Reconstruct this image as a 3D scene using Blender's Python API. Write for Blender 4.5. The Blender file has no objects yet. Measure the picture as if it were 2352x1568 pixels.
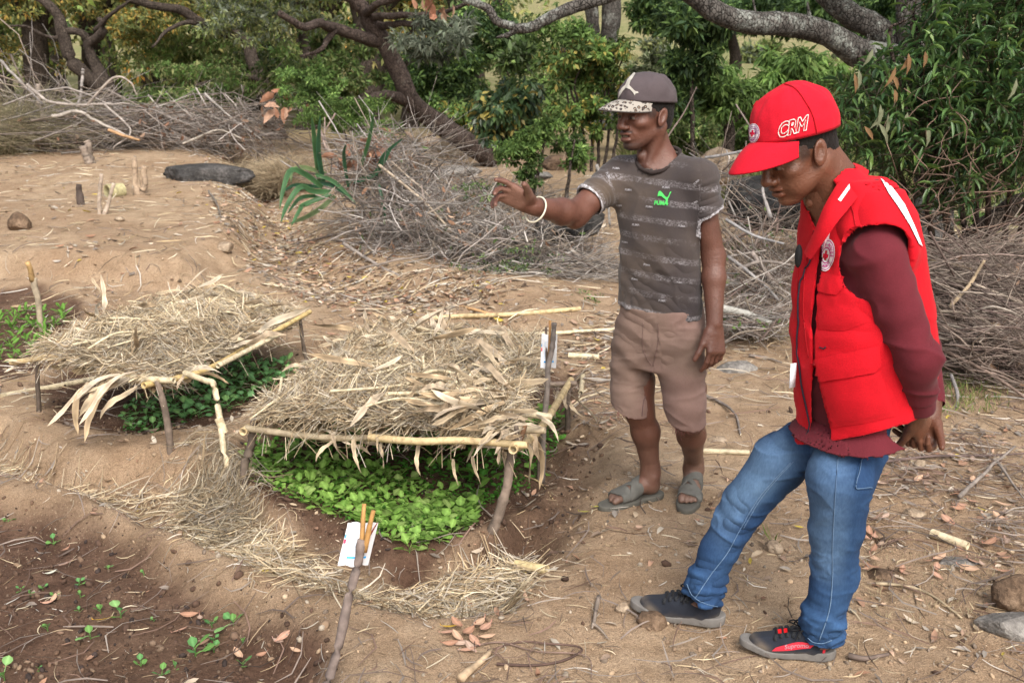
import bpy, math, random
import numpy as np
from mathutils import Vector, Matrix
from mathutils.bvhtree import BVHTree

random.seed(7)
rng = np.random.default_rng(7)
R = math.radians
SC = bpy.context.scene
COL = SC.collection

# ------------------------------------------------------------------ camera, world, sun, exposure
CAM = np.array([0.0, 0.0, 1.65]); PITCH = R(14.6); FU = 1000.0 * 2352 / 1024
_cd = bpy.data.cameras.new('camera'); _cd.sensor_width = 36.0; _cd.lens = 36.0 * 1000 / 1024
_cd.clip_end = 2000; _cd.clip_start = 0.05
_cd.dof.use_dof = True; _cd.dof.focus_distance = 3.3; _cd.dof.aperture_fstop = 7.1
_co = bpy.data.objects.new('camera', _cd); COL.objects.link(_co)
_co.location = CAM; _co.rotation_euler = (R(90) - PITCH, 0, 0); SC.camera = _co

SUN_EL, SUN_AZ = R(45), R(165)          # azimuth measured from +Y towards +X
_w = bpy.data.worlds.new('World'); SC.world = _w; _w.use_nodes = True
_nt = _w.node_tree; _nt.nodes.clear()
_sky = _nt.nodes.new('ShaderNodeTexSky'); _sky.sky_type = 'NISHITA'; _sky.sun_disc = False
_sky.sun_elevation = SUN_EL; _sky.sun_rotation = SUN_AZ
_sky.air_density = 1.0; _sky.dust_density = 6.0; _sky.ozone_density = 1.0
_hs = _nt.nodes.new('ShaderNodeHueSaturation'); _hs.inputs['Saturation'].default_value = 0.45
_bg = _nt.nodes.new('ShaderNodeBackground'); _bg.inputs['Strength'].default_value = 0.15
_wo = _nt.nodes.new('ShaderNodeOutputWorld')
_nt.links.new(_sky.outputs[0], _hs.inputs['Color']); _nt.links.new(_hs.outputs[0], _bg.inputs[0]); _nt.links.new(_bg.outputs[0], _wo.inputs[0])
_sl = bpy.data.lights.new('sun', 'SUN'); _sl.energy = 1.35; _sl.angle = R(32); _sl.color = (1.0, 0.95, 0.87)
_so = bpy.data.objects.new('sun', _sl); COL.objects.link(_so)
_sd = Vector((math.sin(SUN_AZ) * math.cos(SUN_EL), math.cos(SUN_AZ) * math.cos(SUN_EL), math.sin(SUN_EL)))
_so.rotation_euler = (-_sd).to_track_quat('-Z', 'Y').to_euler()
SC.view_settings.view_transform = 'Standard'; SC.view_settings.look = 'None'
SC.view_settings.gamma = 1.0; SC.view_settings.use_curve_mapping = False
SC.view_settings.exposure = 0.72
SC.cycles.max_bounces = 6; SC.cycles.diffuse_bounces = 3; SC.cycles.glossy_bounces = 2
SC.cycles.transparent_max_bounces = 4; SC.cycles.use_denoising = True

# ------------------------------------------------------------------ measuring the photograph
def ray(u, v):
    u = np.asarray(u, float); v = np.asarray(v, float)
    a = (u - 1176) / FU; b = -(v - 784) / FU
    c, s = math.cos(PITCH), math.sin(PITCH)
    return np.stack([a, c + b * s, -s + b * c], -1)
def P(u, v, Y):
    d = ray(u, v); return CAM + d * (np.asarray(Y, float) / d[..., 1])[..., None]
def flat(u, v, z=0.0):
    d = ray(u, v); return CAM + d * ((z - CAM[2]) / d[..., 2])[..., None]

# ------------------------------------------------------------------ noise
def _hash(ix, iy, iz, seed):
    h = (ix.astype(np.uint32) * np.uint32(374761393) + iy.astype(np.uint32) * np.uint32(668265263)
         + iz.astype(np.uint32) * np.uint32(2147483647 - 58) + np.uint32(seed * 974711 & 0xffffffff))
    h = (h ^ (h >> np.uint32(13))) * np.uint32(1274126177)
    h = (h ^ (h >> np.uint32(15))) * np.uint32(2246822519)
    return ((h ^ (h >> np.uint32(16))) & np.uint32(0xffffff)).astype(np.float32) / np.float32(0xffffff)
def vnoise(p, seed=0):
    p = np.asarray(p, float); i = np.floor(p).astype(np.int64); f = (p - i); f = f * f * (3 - 2 * f)
    r = 0
    for dx in (0, 1):
        wx = f[..., 0] if dx else 1 - f[..., 0]
        for dy in (0, 1):
            wy = f[..., 1] if dy else 1 - f[..., 1]
            for dz in (0, 1):
                wz = f[..., 2] if dz else 1 - f[..., 2]
                r = r + wx * wy * wz * _hash(i[..., 0] + dx, i[..., 1] + dy, i[..., 2] + dz, seed)
    return r * 2 - 1
def fbm(p, octaves=3, seed=0, gain=0.5):
    p = np.asarray(p, float); a = 1.0; r = 0; t = 0
    for o in range(octaves):
        r = r + a * vnoise(p * (2.03 ** o), seed + o); t += a; a *= gain
    return r / t
def n2(x, y, s, octv=3, seed=0):
    return fbm(np.stack([x * s, y * s, np.zeros_like(x) + 0.37], -1), octv, seed)
def sstep(a, b, x):
    t = np.clip((x - a) / (b - a), 0, 1); return t * t * (3 - 2 * t)
def polysd(x, y, poly):
    """signed distance to polygon, negative inside"""
    d = np.full(x.shape, 1e9); inside = np.zeros(x.shape, bool); n = len(poly)
    for i in range(n):
        ax, ay = poly[i]; bx, by = poly[(i + 1) % n]
        ex, ey = bx - ax, by - ay
        t = np.clip(((x - ax) * ex + (y - ay) * ey) / (ex * ex + ey * ey + 1e-12), 0, 1)
        d = np.minimum(d, np.hypot(x - ax - t * ex, y - ay - t * ey))
        c = (ay > y) != (by > y)
        inside ^= c & (x < (bx - ax) * (y - ay) / ((by - ay) if by != ay else 1e-9) + ax)
    return np.where(inside, -d, d)
def linesd(x, y, pts):
    d = np.full(x.shape, 1e9)
    for (ax, ay), (bx, by) in zip(pts[:-1], pts[1:]):
        ex, ey = bx - ax, by - ay
        t = np.clip(((x - ax) * ex + (y - ay) * ey) / (ex * ex + ey * ey + 1e-12), 0, 1)
        d = np.minimum(d, np.hypot(x - ax - t * ex, y - ay - t * ey))
    return d
def upoly(pts, z=0.0):
    return [tuple(flat(u, v, z)[:2]) for u, v in pts]

# ------------------------------------------------------------------ mesh helpers
def make(name, verts, quads=None, tris=None, mat=None, parent=None, smooth=False, col=None, fattr=None):
    verts = np.asarray(verts, np.float32).reshape(-1, 3)
    me = bpy.data.meshes.new(name)
    nq = 0 if quads is None else len(quads); nt_ = 0 if tris is None else len(tris)
    me.vertices.add(len(verts)); me.vertices.foreach_set('co', verts.ravel())
    loops = []
    if nq: loops.append(np.asarray(quads, np.int32).ravel())
    if nt_: loops.append(np.asarray(tris, np.int32).ravel())
    lv = np.concatenate(loops)
    me.loops.add(len(lv)); me.loops.foreach_set('vertex_index', lv)
    me.polygons.add(nq + nt_)
    st = np.concatenate([np.arange(nq) * 4, nq * 4 + np.arange(nt_) * 3]).astype(np.int32)
    me.polygons.foreach_set('loop_start', st)
    try:
        me.polygons.foreach_set('loop_total', np.concatenate([np.full(nq, 4), np.full(nt_, 3)]).astype(np.int32))
    except Exception:
        pass
    if smooth: me.polygons.foreach_set('use_smooth', np.ones(nq + nt_, bool))
    me.update(calc_edges=True)
    if col is not None:
        a = me.attributes.new('col', 'FLOAT_COLOR', 'POINT')
        c = np.ones((len(verts), 4), np.float32); c[:, :3] = col; a.data.foreach_set('color', c.ravel())
    for k, vals in (fattr or {}).items():
        a = me.attributes.new(k, 'FLOAT', 'POINT'); a.data.foreach_set('value', np.asarray(vals, np.float32))
    if mat: me.materials.append(mat)
    return link(name, me, parent)
def link(name, me, parent=None):
    o = bpy.data.objects.new(name, me); COL.objects.link(o)
    if parent is not None: o.parent = parent; o.matrix_parent_inverse = Matrix.Translation(-Vector(parent.location)) if parent.get('_world') else Matrix()
    return o
class Buf:
    def __init__(s): s.v = []; s.q = []; s.t = []; s.c = []; s.n = 0
    def add(s, v, q=None, t=None, c=(1, 1, 1)):
        v = np.asarray(v, np.float32).reshape(-1, 3)
        if q is not None and len(q): s.q.append(np.asarray(q, np.int64).reshape(-1, 4) + s.n)
        if t is not None and len(t): s.t.append(np.asarray(t, np.int64).reshape(-1, 3) + s.n)
        c = np.asarray(c, np.float32)
        s.c.append(np.broadcast_to(c, (len(v), 3)) if c.ndim == 1 else c); s.v.append(v); s.n += len(v)
    def build(s, name, mat, parent=None, smooth=False):
        return make(name, np.concatenate(s.v), np.concatenate(s.q) if s.q else None, np.concatenate(s.t) if s.t else None,
                    mat, parent, smooth, np.concatenate(s.c))
def tag(o, label, cat, group=None):
    o['label'] = label; o['category'] = cat
    if group: o['group'] = group
    return o
def thing(name, label, cat, loc=(0, 0, 0), group=None):
    """an Empty at the thing's base; its parts are built in world coordinates"""
    o = bpy.data.objects.new(name, None); COL.objects.link(o); o.location = [float(a) for a in loc]
    o['_world'] = 1; o.empty_display_size = 0.05
    return tag(o, label, cat, group)
def kind(o, k): o['kind'] = k; return o

def unit(a): a = np.asarray(a, float); return a / np.maximum(np.linalg.norm(a, axis=-1, keepdims=True), 1e-9)
def frames(path):
    """(N,S,3) -> tangent, side, up arrays"""
    t = np.gradient(path, axis=-2); t = unit(t)
    ref = np.zeros_like(t); ref[..., 2] = 1
    par = np.abs(t[..., 2]) > 0.93; ref[par] = (0, 1, 0)
    s = unit(np.cross(t, ref)); u = np.cross(s, t)
    return t, s, u
def tubes(path, rad, k=4, cap=True, phase=0.0):
    """path (N,S,3), rad (N,S) -> verts, quads, tris"""
    path = np.asarray(path, float); rad = np.asarray(rad, float)
    if path.ndim == 2: path = path[None]; rad = rad[None]
    N, S, _ = path.shape
    t, s, u = frames(path)
    a = np.arange(k) * 2 * math.pi / k + phase
    ring = s[:, :, None] * np.cos(a)[None, None, :, None] + u[:, :, None] * np.sin(a)[None, None, :, None]
    v = path[:, :, None] + ring * rad[:, :, None, None]
    base = (np.arange(N) * S * k)[:, None, None]
    i = (np.arange(S - 1) * k)[None, :, None]; j = np.arange(k)[None, None, :]; j2 = (j + 1) % k
    q = np.stack([base + i + j, base + i + j2, base + i + k + j2, base + i + k + j], -1).reshape(-1, 4)
    tr = None
    if cap and k >= 3:
        f = np.array([[0, m + 1, m] for m in range(1, k - 1)])
        b0 = (np.arange(N) * S * k)[:, None, None] + f[None]
        b1 = (np.arange(N) * S * k + (S - 1) * k)[:, None, None] + f[None, :, ::-1]
        tr = np.concatenate([b0.reshape(-1, 3), b1.reshape(-1, 3)])
    return v.reshape(-1, 3), q, tr
def tubes_c(path, rad, cols, k=4, cap=True):
    v, q, t = tubes(path, rad, k, cap); N, S = np.asarray(path).shape[:2]
    return v, q, t, np.repeat(np.asarray(cols), S * k, axis=0)
def ribbons(path, width, side):
    """path (N,S,3) width (N,S) side (N,S,3)"""
    N, S, _ = path.shape
    v = np.stack([path - side * width[..., None] * .5, path + side * width[..., None] * .5], 2)
    b = (np.arange(N) * S * 2)[:, None]; i = (np.arange(S - 1) * 2)[None]
    q = np.stack([b + i, b + i + 1, b + i + 3, b + i + 2], -1).reshape(-1, 4)
    return v.reshape(-1, 3), q
def place(tv, tf, M, T):
    """template verts (K,3), faces, matrices (N,3,3), translations (N,3)"""
    N, K = len(M), len(tv)
    v = np.einsum('nij,kj->nki', M, tv) + T[:, None]
    f = (np.arange(N) * K)[:, None, None] + np.asarray(tf)[None]
    return v.reshape(-1, 3), f.reshape(-1, f.shape[-1])
def basis(x, n):
    """matrices with columns x (length dir), y, z=n approx"""
    x = unit(x); y = unit(np.cross(n, x)); z = np.cross(x, y)
    return np.stack([x, y, z], -1)
def rand_dir(N, r=None):
    r = r or rng; return unit(r.normal(size=(N, 3)))
def smooth_path(pts, n):
    """Catmull-Rom through pts (K,D) sampled n times"""
    pts = np.asarray(pts, float); K = len(pts)
    if K == 2: t = np.linspace(0, 1, n)[:, None]; return pts[0] * (1 - t) + pts[1] * t
    e = np.concatenate([[2 * pts[0] - pts[1]], pts, [2 * pts[-1] - pts[-2]]])
    s = np.linspace(0, K - 1 - 1e-6, n); i = s.astype(int); f = (s - i)[:, None]
    p0, p1, p2, p3 = e[i], e[i + 1], e[i + 2], e[i + 3]
    return .5 * (2 * p1 + (p2 - p0) * f + (2 * p0 - 5 * p1 + 4 * p2 - p3) * f ** 2 + (3 * p1 - p0 - 3 * p2 + p3) * f ** 3)
def ico(sub=0):
    t = (1 + 5 ** .5) / 2
    v = unit(np.array([(-1, t, 0), (1, t, 0), (-1, -t, 0), (1, -t, 0), (0, -1, t), (0, 1, t), (0, -1, -t), (0, 1, -t), (t, 0, -1), (t, 0, 1), (-t, 0, -1), (-t, 0, 1)], float))
    f = np.array([(0, 11, 5), (0, 5, 1), (0, 1, 7), (0, 7, 10), (0, 10, 11), (1, 5, 9), (5, 11, 4), (11, 10, 2), (10, 7, 6), (7, 1, 8), (3, 9, 4), (3, 4, 2), (3, 2, 6), (3, 6, 8), (3, 8, 9), (4, 9, 5), (2, 4, 11), (6, 2, 10), (8, 6, 7), (9, 8, 1)])
    for _ in range(sub):
        vs = list(map(tuple, v)); idx = {}; nf = []
        def mid(a, b):
            k = (min(a, b), max(a, b))
            if k not in idx: m = np.array(vs[a]) + np.array(vs[b]); vs.append(tuple(m / np.linalg.norm(m))); idx[k] = len(vs) - 1
            return idx[k]
        for a, b, c in f:
            x, y, z = mid(a, b), mid(b, c), mid(c, a); nf += [(a, x, z), (b, y, x), (c, z, y), (x, y, z)]
        v = np.array(vs); f = np.array(nf)
    return v, f

# ------------------------------------------------------------------ materials
class NT:
    def __init__(s, name):
        s.m = bpy.data.materials.new(name); s.m.use_nodes = True; s.t = s.m.node_tree; s.t.nodes.clear()
        s.out = s.n('ShaderNodeOutputMaterial')
    def n(s, typ, **kw):
        x = s.t.nodes.new(typ)
        for k, v in kw.items(): setattr(x, k, v)
        return x
    def l(s, a, b): s.t.links.new(a, b)
    def noise(s, scale, detail=4, rough=.6, vec=None, dist=0.0):
        x = s.n('ShaderNodeTexNoise'); x.inputs['Scale'].default_value = scale; x.inputs['Detail'].default_value = detail
        x.inputs['Roughness'].default_value = rough; x.inputs['Distortion'].default_value = dist
        if vec is not None: s.l(vec, x.inputs['Vector'])
        return x.outputs['Fac']
    def obj(s, scale=None):
        x = s.n('ShaderNodeTexCoord').outputs['Object']
        if scale:
            m = s.n('ShaderNodeMapping'); m.inputs['Scale'].default_value = scale; s.l(x, m.inputs['Vector']); x = m.outputs[0]
        return x
    def ramp(s, fac, stops):
        x = s.n('ShaderNodeValToRGB'); e = x.color_ramp.elements
        while len(e) < len(stops): e.new(.5)
        for el, (p, c) in zip(e, stops): el.position = p; el.color = (*c, 1) if len(c) == 3 else c
        s.l(fac, x.inputs[0]); return x.outputs[0]
    def mix(s, fac, a, b, mode='MIX'):
        x = s.n('ShaderNodeMix', data_type='RGBA', blend_type=mode)
        for i, val in ((0, fac), (6, a), (7, b)):
            if isinstance(val, (int, float)): x.inputs[i].default_value = val
            elif isinstance(val, tuple): x.inputs[i].default_value = (*val, 1)
            else: s.l(val, x.inputs[i])
        return x.outputs[2]
    def math(s, op, a, b=None, clamp=False):
        x = s.n('ShaderNodeMath', operation=op, use_clamp=clamp)
        for i, val in ((0, a), (1, b)):
            if val is None: continue
            if isinstance(val, (int, float)): x.inputs[i].default_value = val
            else: s.l(val, x.inputs[i])
        return x.outputs[0]
    def attr(s, name, fac=False):
        x = s.n('ShaderNodeAttribute'); x.attribute_name = name; return x.outputs['Fac' if fac else 'Color']
    def bsdf(s, col, rough=.8, bump=None, bdist=.01, bstr=1.0, spec=.3, transl=None, sheen=0.0, sss=0.0):
        b = s.n('ShaderNodeBsdfPrincipled')
        if isinstance(col, tuple): b.inputs['Base Color'].default_value = (*col, 1)
        else: s.l(col, b.inputs['Base Color'])
        if isinstance(rough, (int, float)): b.inputs['Roughness'].default_value = rough
        else: s.l(rough, b.inputs['Roughness'])
        b.inputs['Specular IOR Level'].default_value = spec
        if sheen: b.inputs['Sheen Weight'].default_value = sheen
        if sss:
            b.inputs['Subsurface Weight'].default_value = sss; b.inputs['Subsurface Radius'].default_value = (.012, .005, .003); b.inputs['Subsurface Scale'].default_value = .5
        if bump is not None:
            bn = s.n('ShaderNodeBump'); bn.inputs['Distance'].default_value = bdist; bn.inputs['Strength'].default_value = bstr
            s.l(bump, bn.inputs['Height']); s.l(bn.outputs[0], b.inputs['Normal'])
        o = b.outputs[0]
        if transl is not None:
            tr = s.n('ShaderNodeBsdfTranslucent'); mx = s.n('ShaderNodeMixShader'); mx.inputs[0].default_value = transl
            if isinstance(col, tuple): tr.inputs[0].default_value = (*col, 1)
            else: s.l(col, tr.inputs[0])
            s.l(o, mx.inputs[1]); s.l(tr.outputs[0], mx.inputs[2]); o = mx.outputs[0]
        s.l(o, s.out.inputs[0]); return s.m
def mat_attr(name, rough=.8, nscale=8, namp=.35, bscale=40, bdist=.002, transl=None, spec=.25):
    """colour from the mesh attribute, broken up with a little noise"""
    g = NT(name); v = g.obj()
    nz = g.noise(nscale, 4, .6, v)
    c = g.mix(1.0, g.attr('col'), g.ramp(nz, [(.25, (1 - namp,) * 3), (.75, (1 + namp * .5,) * 3)]), 'MULTIPLY')
    return g.bsdf(c, rough, g.noise(bscale, 3, .6, v), bdist, .6, spec, transl)
M = {}
M['straw'] = mat_attr('straw', .75, 15, .3, transl=.12)
M['leaf'] = mat_attr('leaf', .62, 12, .35, 60, .001, transl=.48, spec=.2)
M['leaf_gloss'] = mat_attr('leaf_gloss', .36, 12, .3, 60, .001, transl=.32, spec=.45)
M['litter'] = mat_attr('litter', .8, 20, .4, transl=.12)
M['twig'] = mat_attr('twig', .85, 14, .45, 60, .004)
M['wood'] = mat_attr('wood', .8, 30, .5, 90, .003)
M['crumb'] = mat_attr('crumb', .9, 60, .4, 200, .002)
def mat_cane():
    g = NT('cane'); v = g.obj((4, 4, 4)); n = g.noise(9, 5, .65, v)
    st = g.noise(5, 3, .5, g.obj((12, 12, 12)), 1.0)
    c = g.mix(1.0, g.attr('col'), g.ramp(n, [(.3, (.55, .5, .45)), (.55, (1, 1, 1)), (.8, (1.15, 1.1, 1.0))]), 'MULTIPLY')
    c = g.mix(g.ramp(st, [(.62, (0, 0, 0)), (.72, (.5, .5, .5))]), c, (.16, .11, .08))
    return g.bsdf(c, .45, g.noise(60, 3, .6, v), .002, .5, .4)
M['cane'] = mat_cane()
def mat_bark(name, a, b, lich, lamt):
    g = NT(name); v = g.obj((1, 1, .6)); n = g.noise(18, 6, .7, v, .5)
    w = g.n('ShaderNodeTexVoronoi', feature='DISTANCE_TO_EDGE'); w.inputs['Scale'].default_value = 34; g.l(v, w.inputs['Vector'])
    c = g.mix(1.0, g.ramp(n, [(.3, a), (.7, b)]), g.ramp(w.outputs['Distance'], [(0, (.30, .28, .26)), (.10, (1.1, 1.1, 1.1))]), 'MULTIPLY')
    l = g.math('ADD', g.math('MULTIPLY', g.noise(3.5, 6, .75, g.obj()), .7), g.math('MULTIPLY', g.noise(32, 4, .7, g.obj()), .3))
    c = g.mix(g.ramp(l, [(.56 - lamt, (0, 0, 0)), (.66 - lamt, (.85, .85, .85))]), c, lich)
    hgt = g.math('ADD', g.math('MULTIPLY', n, .6), g.ramp(w.outputs['Distance'], [(0, (0, 0, 0)), (.12, (1, 1, 1))]))
    return g.bsdf(c, .9, hgt, .012, .9, .2)
M['bark_dark'] = mat_bark('bark_dark', (.026, .020, .016), (.10, .078, .064), (.20, .20, .17), -.06)
M['bark_grey'] = mat_bark('bark_grey', (.035, .031, .028), (.125, .113, .102), (.30, .315, .285), .05)
M['bark_red'] = mat_bark('bark_red', (.026, .018, .015), (.105, .078, .066), (.26, .25, .22), -.02)
def mat_rock(name, a, b, c3):
    g = NT(name); v = g.obj(); n = g.noise(5, 8, .7, v); m = g.noise(40, 4, .7, v)
    c = g.ramp(n, [(.3, a), (.5, b), (.72, c3)])
    c = g.mix(.5, c, g.ramp(m, [(.3, (.4, .4, .4)), (.7, (1.4, 1.4, 1.4))]), 'MULTIPLY')
    return g.bsdf(c, .9, g.math('ADD', n, g.math('MULTIPLY', m, .3)), .03, .8, .2)
M['rock_black'] = mat_rock('rock_black', (.012, .012, .013), (.035, .034, .034), (.11, .105, .10))
M['rock_slate'] = mat_rock('rock_slate', (.02, .019, .019), (.055, .052, .05), (.14, .13, .125))
M['rock_grey'] = mat_rock('rock_grey', (.07, .065, .06), (.19, .175, .16), (.34, .32, .29))
M['rock_tan'] = mat_rock('rock_tan', (.14, .095, .06), (.33, .25, .175), (.46, .38, .29))
M['rock_brown'] = mat_rock('rock_brown', (.03, .022, .018), (.13, .085, .055), (.26, .18, .12))
def mat_flat(name, c, rough=.6, spec=.3, nscale=40, namp=.2):
    g = NT(name); n = g.noise(nscale, 4, .6, g.obj())
    return g.bsdf(g.mix(1.0, c, g.ramp(n, [(.3, (1 - namp,) * 3), (.7, (1 + namp * .4,) * 3)]), 'MULTIPLY'), rough, n, .001, .4, spec)
# ------------------------------------------------------------------ the ground
Z_TRENCH = upoly([(-500, 960), (0, 985), (140, 1060), (420, 1095), (560, 1125), (880, 1262), (1130, 1240), (1215, 1190), (1275, 1290), (1160, 1430), (1000, 1430), (780, 1385), (520, 1285), (330, 1205), (130, 1125), (-300, 1075)], -.06)
Z_BED2 = upoly([(535, 1115), (745, 1222), (935, 1288), (1110, 1228), (1240, 1130), (1300, 990), (1330, 870), (870, 770), (700, 850)], -.06)
Z_BED1 = upoly([(120, 985), (330, 1012), (500, 985), (700, 885), (620, 820), (520, 800), (250, 800), (90, 890)], -.04)
Z_BEDL = upoly([(-400, 680), (100, 690), (200, 715), (150, 850), (0, 880), (-400, 900)], -.04)
Z_BEDF = upoly([(-500, 1150), (0, 1165), (190, 1195), (330, 1265), (520, 1370), (650, 1430), (740, 1500), (770, 1580), (800, 1750), (-700, 1750)], -.05)
Z_SLOPE = upoly([(1190, 1200), (1230, 1080), (1310, 980), (1390, 1010), (1345, 1150), (1300, 1290)], -.03)
Z_MOIST = upoly([(1040, 1290), (1215, 1090), (1260, 1000), (1360, 1000), (1350, 1130), (1285, 1270), (1180, 1330)], -.05)
L_CHAN = upoly([(560, 430), (590, 500), (640, 590), (760, 660), (900, 690), (1010, 700)])
L_BANK = upoly([(-600, 640), (0, 650), (250, 665), (430, 668), (560, 690), (640, 660)])
Z_UP = upoly([(-900, 648), (0, 655), (200, 668), (420, 672), (520, 640), (600, 560), (560, 470), (500, 400), (-900, 400)])
MOUNDS = [(flat(1130, 690), .75, .13), (flat(1210, 745), .35, .07), (flat(880, 620), .7, .10), (flat(430, 1060), .55, .05), (flat(1330, 720), .5, .06)]
def hbase(x, y):
    z = .05 * np.clip(y - 6.5, 0, 60) + .16 * np.clip(y - 66, 0, 300)
    z = z + .22 * sstep(.22, -.14, polysd(x, y, Z_UP) + .20 * n2(x, y, 1.7, 3, 41)) + .05 * sstep(5.5, 8, y) * sstep(1.2, 0, x) * n2(x, y, 1.4, 3, 43)
    return z
def h(x, y):
    x = np.asarray(x, float); y = np.asarray(y, float)
    z = hbase(x, y)
    w = .07 * n2(x, y, 3.0, 2, 11)
    near = y < 12
    z = z - .165 * sstep(.07, -.09, polysd(x, y, Z_TRENCH) + w)
    z = z - .085 * sstep(.06, -.08, polysd(x, y, Z_BED2) + w)
    z = z - .05 * sstep(.08, -.10, polysd(x, y, Z_BED1) + w)
    z = z - .05 * sstep(.08, -.10, polysd(x, y, Z_BEDL) + w)
    z = z - .10 * sstep(.09, -.10, polysd(x, y, Z_BEDF) + w)
    z = z - .075 * sstep(.10, -.10, polysd(x, y, Z_SLOPE) + w)
    z = z - .12 * sstep(.55, .05, linesd(x, y, L_CHAN) + w)
    for c, r, a in MOUNDS:
        z = z + a * np.exp(-((x - c[0]) ** 2 + (y - c[1]) ** 2) / (r * r) * 1.6)
    far = sstep(9, 16, y)
    z = z + (.03 + .10 * far) * n2(x, y, .55, 3, 3) + .013 * (1 + far) * n2(x, y, 3.1, 3, 5)
    return z
def fine(x, y):
    bed = np.maximum.reduce([sstep(.05, -.05, polysd(x, y, q)) for q in (Z_BED2, Z_BED1, Z_BEDF, Z_BEDL, Z_SLOPE)])
    f = .006 * n2(x, y, 13, 2, 21) + .003 * n2(x, y, 31, 2, 23)
    cl = np.clip(n2(x, y, 24, 2, 25), 0, 1); dn = np.clip(n2(x, y, 5.5, 2, 27) - .1, 0, 1); f = f - .022 * dn * (1 - bed) + .012 * np.clip(n2(x, y, 15, 2, 29) - .25, 0, 1)
    return f * (1 + .9 * bed) + .014 * bed * cl
def gp(u, v):
    """where the pixel's ray meets the ground"""
    d = ray(u, v); z = np.zeros(np.shape(d)[:-1])
    for _ in range(25):
        t = np.where(d[..., 2] < -.004, (z - CAM[2]) / np.minimum(d[..., 2], -.004), 300)
        p = CAM + d * t[..., None]; z = .5 * z + .5 * h(p[..., 0], p[..., 1])
    p[..., 2] = h(p[..., 0], p[..., 1]); return p
def hz(x, y): return float(h(np.array([x]), np.array([y]))[0])
def onground(xy, dz=0.0):
    xy = np.asarray(xy, float); return np.concatenate([xy, (h(xy[..., 0], xy[..., 1]) + dz)[..., None]], -1)

def graded(lo, hi, step, far_lo, far_hi, grow):
    a = list(np.arange(lo, hi, step)); s = step
    up = []; p = hi
    while p < far_hi: up.append(p); s *= grow; p += s
    s = step; dn = []; p = lo - step
    while p > far_lo: dn.append(p); s *= grow; p -= s
    return np.array(dn[::-1] + a + up)
gx = graded(-3.3, 3.3, .022, -260, 260, 1.11); gy = graded(1.3, 8.5, .022, -40, 420, 1.07)
GX, GY = np.meshgrid(gx, gy); gxx, gyy = GX.ravel(), GY.ravel()
gzz = h(gxx, gyy) + fine(gxx, gyy) * (gyy < 14)
ng = len(gx); ii = np.arange((len(gy) - 1) * ng).reshape(-1, ng)[:, :-1].ravel()
wv = .06 * n2(gxx, gyy, 5.0, 3, 31)
soil = np.maximum.reduce([sstep(.07, -.07, polysd(gxx, gyy, q) + wv) for q in (Z_BED2, Z_BED1, Z_BEDL)])
soil = np.maximum(soil, sstep(.10, -.10, polysd(gxx, gyy, Z_BEDF) + 1.5 * wv))
soil = np.maximum(soil, .85 * sstep(.13, -.12, polysd(gxx, gyy, Z_MOIST) + wv))
soil = np.clip(soil + .18 * n2(gxx, gyy, 1.7, 3, 33), 0, 1)
grass = sstep(11, 18, gyy) * sstep(-1.5, 3.5, gxx - .05 * gyy)
grass = np.maximum(grass, sstep(17, 23, gyy)); grass = np.maximum(grass, sstep(9, 10.5, gyy) * sstep(4.0, 5.2, gxx)) * np.clip(.8 + .5 * n2(gxx, gyy, .4, 3, 35), 0, 1)
def mat_ground():
    g = NT('sandy_soil'); v = g.obj()
    big = g.noise(.9, 5, .6, v); mid = g.noise(7, 5, .65, v); fin = g.noise(60, 4, .7, v); grain = g.noise(240, 3, .7, v)
    sand = g.ramp(mid, [(.25, (.240, .168, .108)), (.5, (.362, .266, .178)), (.78, (.465, .358, .250))])
    sand = g.mix(g.ramp(big, [(.38, (0, 0, 0)), (.68, (.65, .65, .65))]), sand, (.255, .165, .102))
    sand = g.mix(.55, sand, g.ramp(fin, [(.25, (.55, .5, .45)), (.5, (1, 1, 1)), (.8, (1.3, 1.28, 1.22))]), 'MULTIPLY')
    sand = g.mix(.85, sand, g.ramp(grain, [(.3, (.55, .5, .46)), (.5, (1, 1, 1)), (.72, (1.55, 1.5, 1.42))]), 'MULTIPLY')
    dark = g.ramp(mid, [(.25, (.060, .033, .022)), (.55, (.112, .066, .045)), (.8, (.185, .118, .080))])
    dark = g.mix(.8, dark, g.ramp(fin, [(.25, (.5, .45, .42)), (.5, (1, 1, 1)), (.8, (1.5, 1.45, 1.4))]), 'MULTIPLY')
    c = g.mix(g.attr('soil', True), sand, dark)
    gr = g.ramp(g.noise(1.2, 6, .7, v), [(.3, (.09, .12, .04)), (.5, (.17, .185, .075)), (.7, (.31, .26, .15))])
    c = g.mix(g.attr('grass', True), c, gr)
    # fine chaff strewn over the sand
    wv = g.n('ShaderNodeTexVoronoi', feature='F1'); wv.inputs['Scale'].default_value = 95; wv.inputs['Randomness'].default_value = 1
    g.l(g.obj((1, .35, 1)), wv.inputs['Vector'])
    spk = g.math('MULTIPLY', g.ramp(wv.outputs['Distance'], [(.10, (1, 1, 1)), (.17, (0, 0, 0))]), g.ramp(g.noise(2.3, 4, .6, v), [(.42, (0, 0, 0)), (.62, (.75, .75, .75))]))
    c = g.mix(spk, c, (.50, .40, .27))
    hgt = g.math('ADD', g.math('MULTIPLY', fin, .8), g.math('ADD', g.math('MULTIPLY', grain, .25), g.math('MULTIPLY', mid, .8)))
    return g.bsdf(c, .95, hgt, .016, .9, .12)
ground = make('ground', np.stack([gxx, gyy, gzz], -1), np.stack([ii, ii + 1, ii + 1 + ng, ii + ng], -1), None, mat_ground(), None, True, None, {'soil': soil, 'grass': grass})
kind(ground, 'structure')

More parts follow.
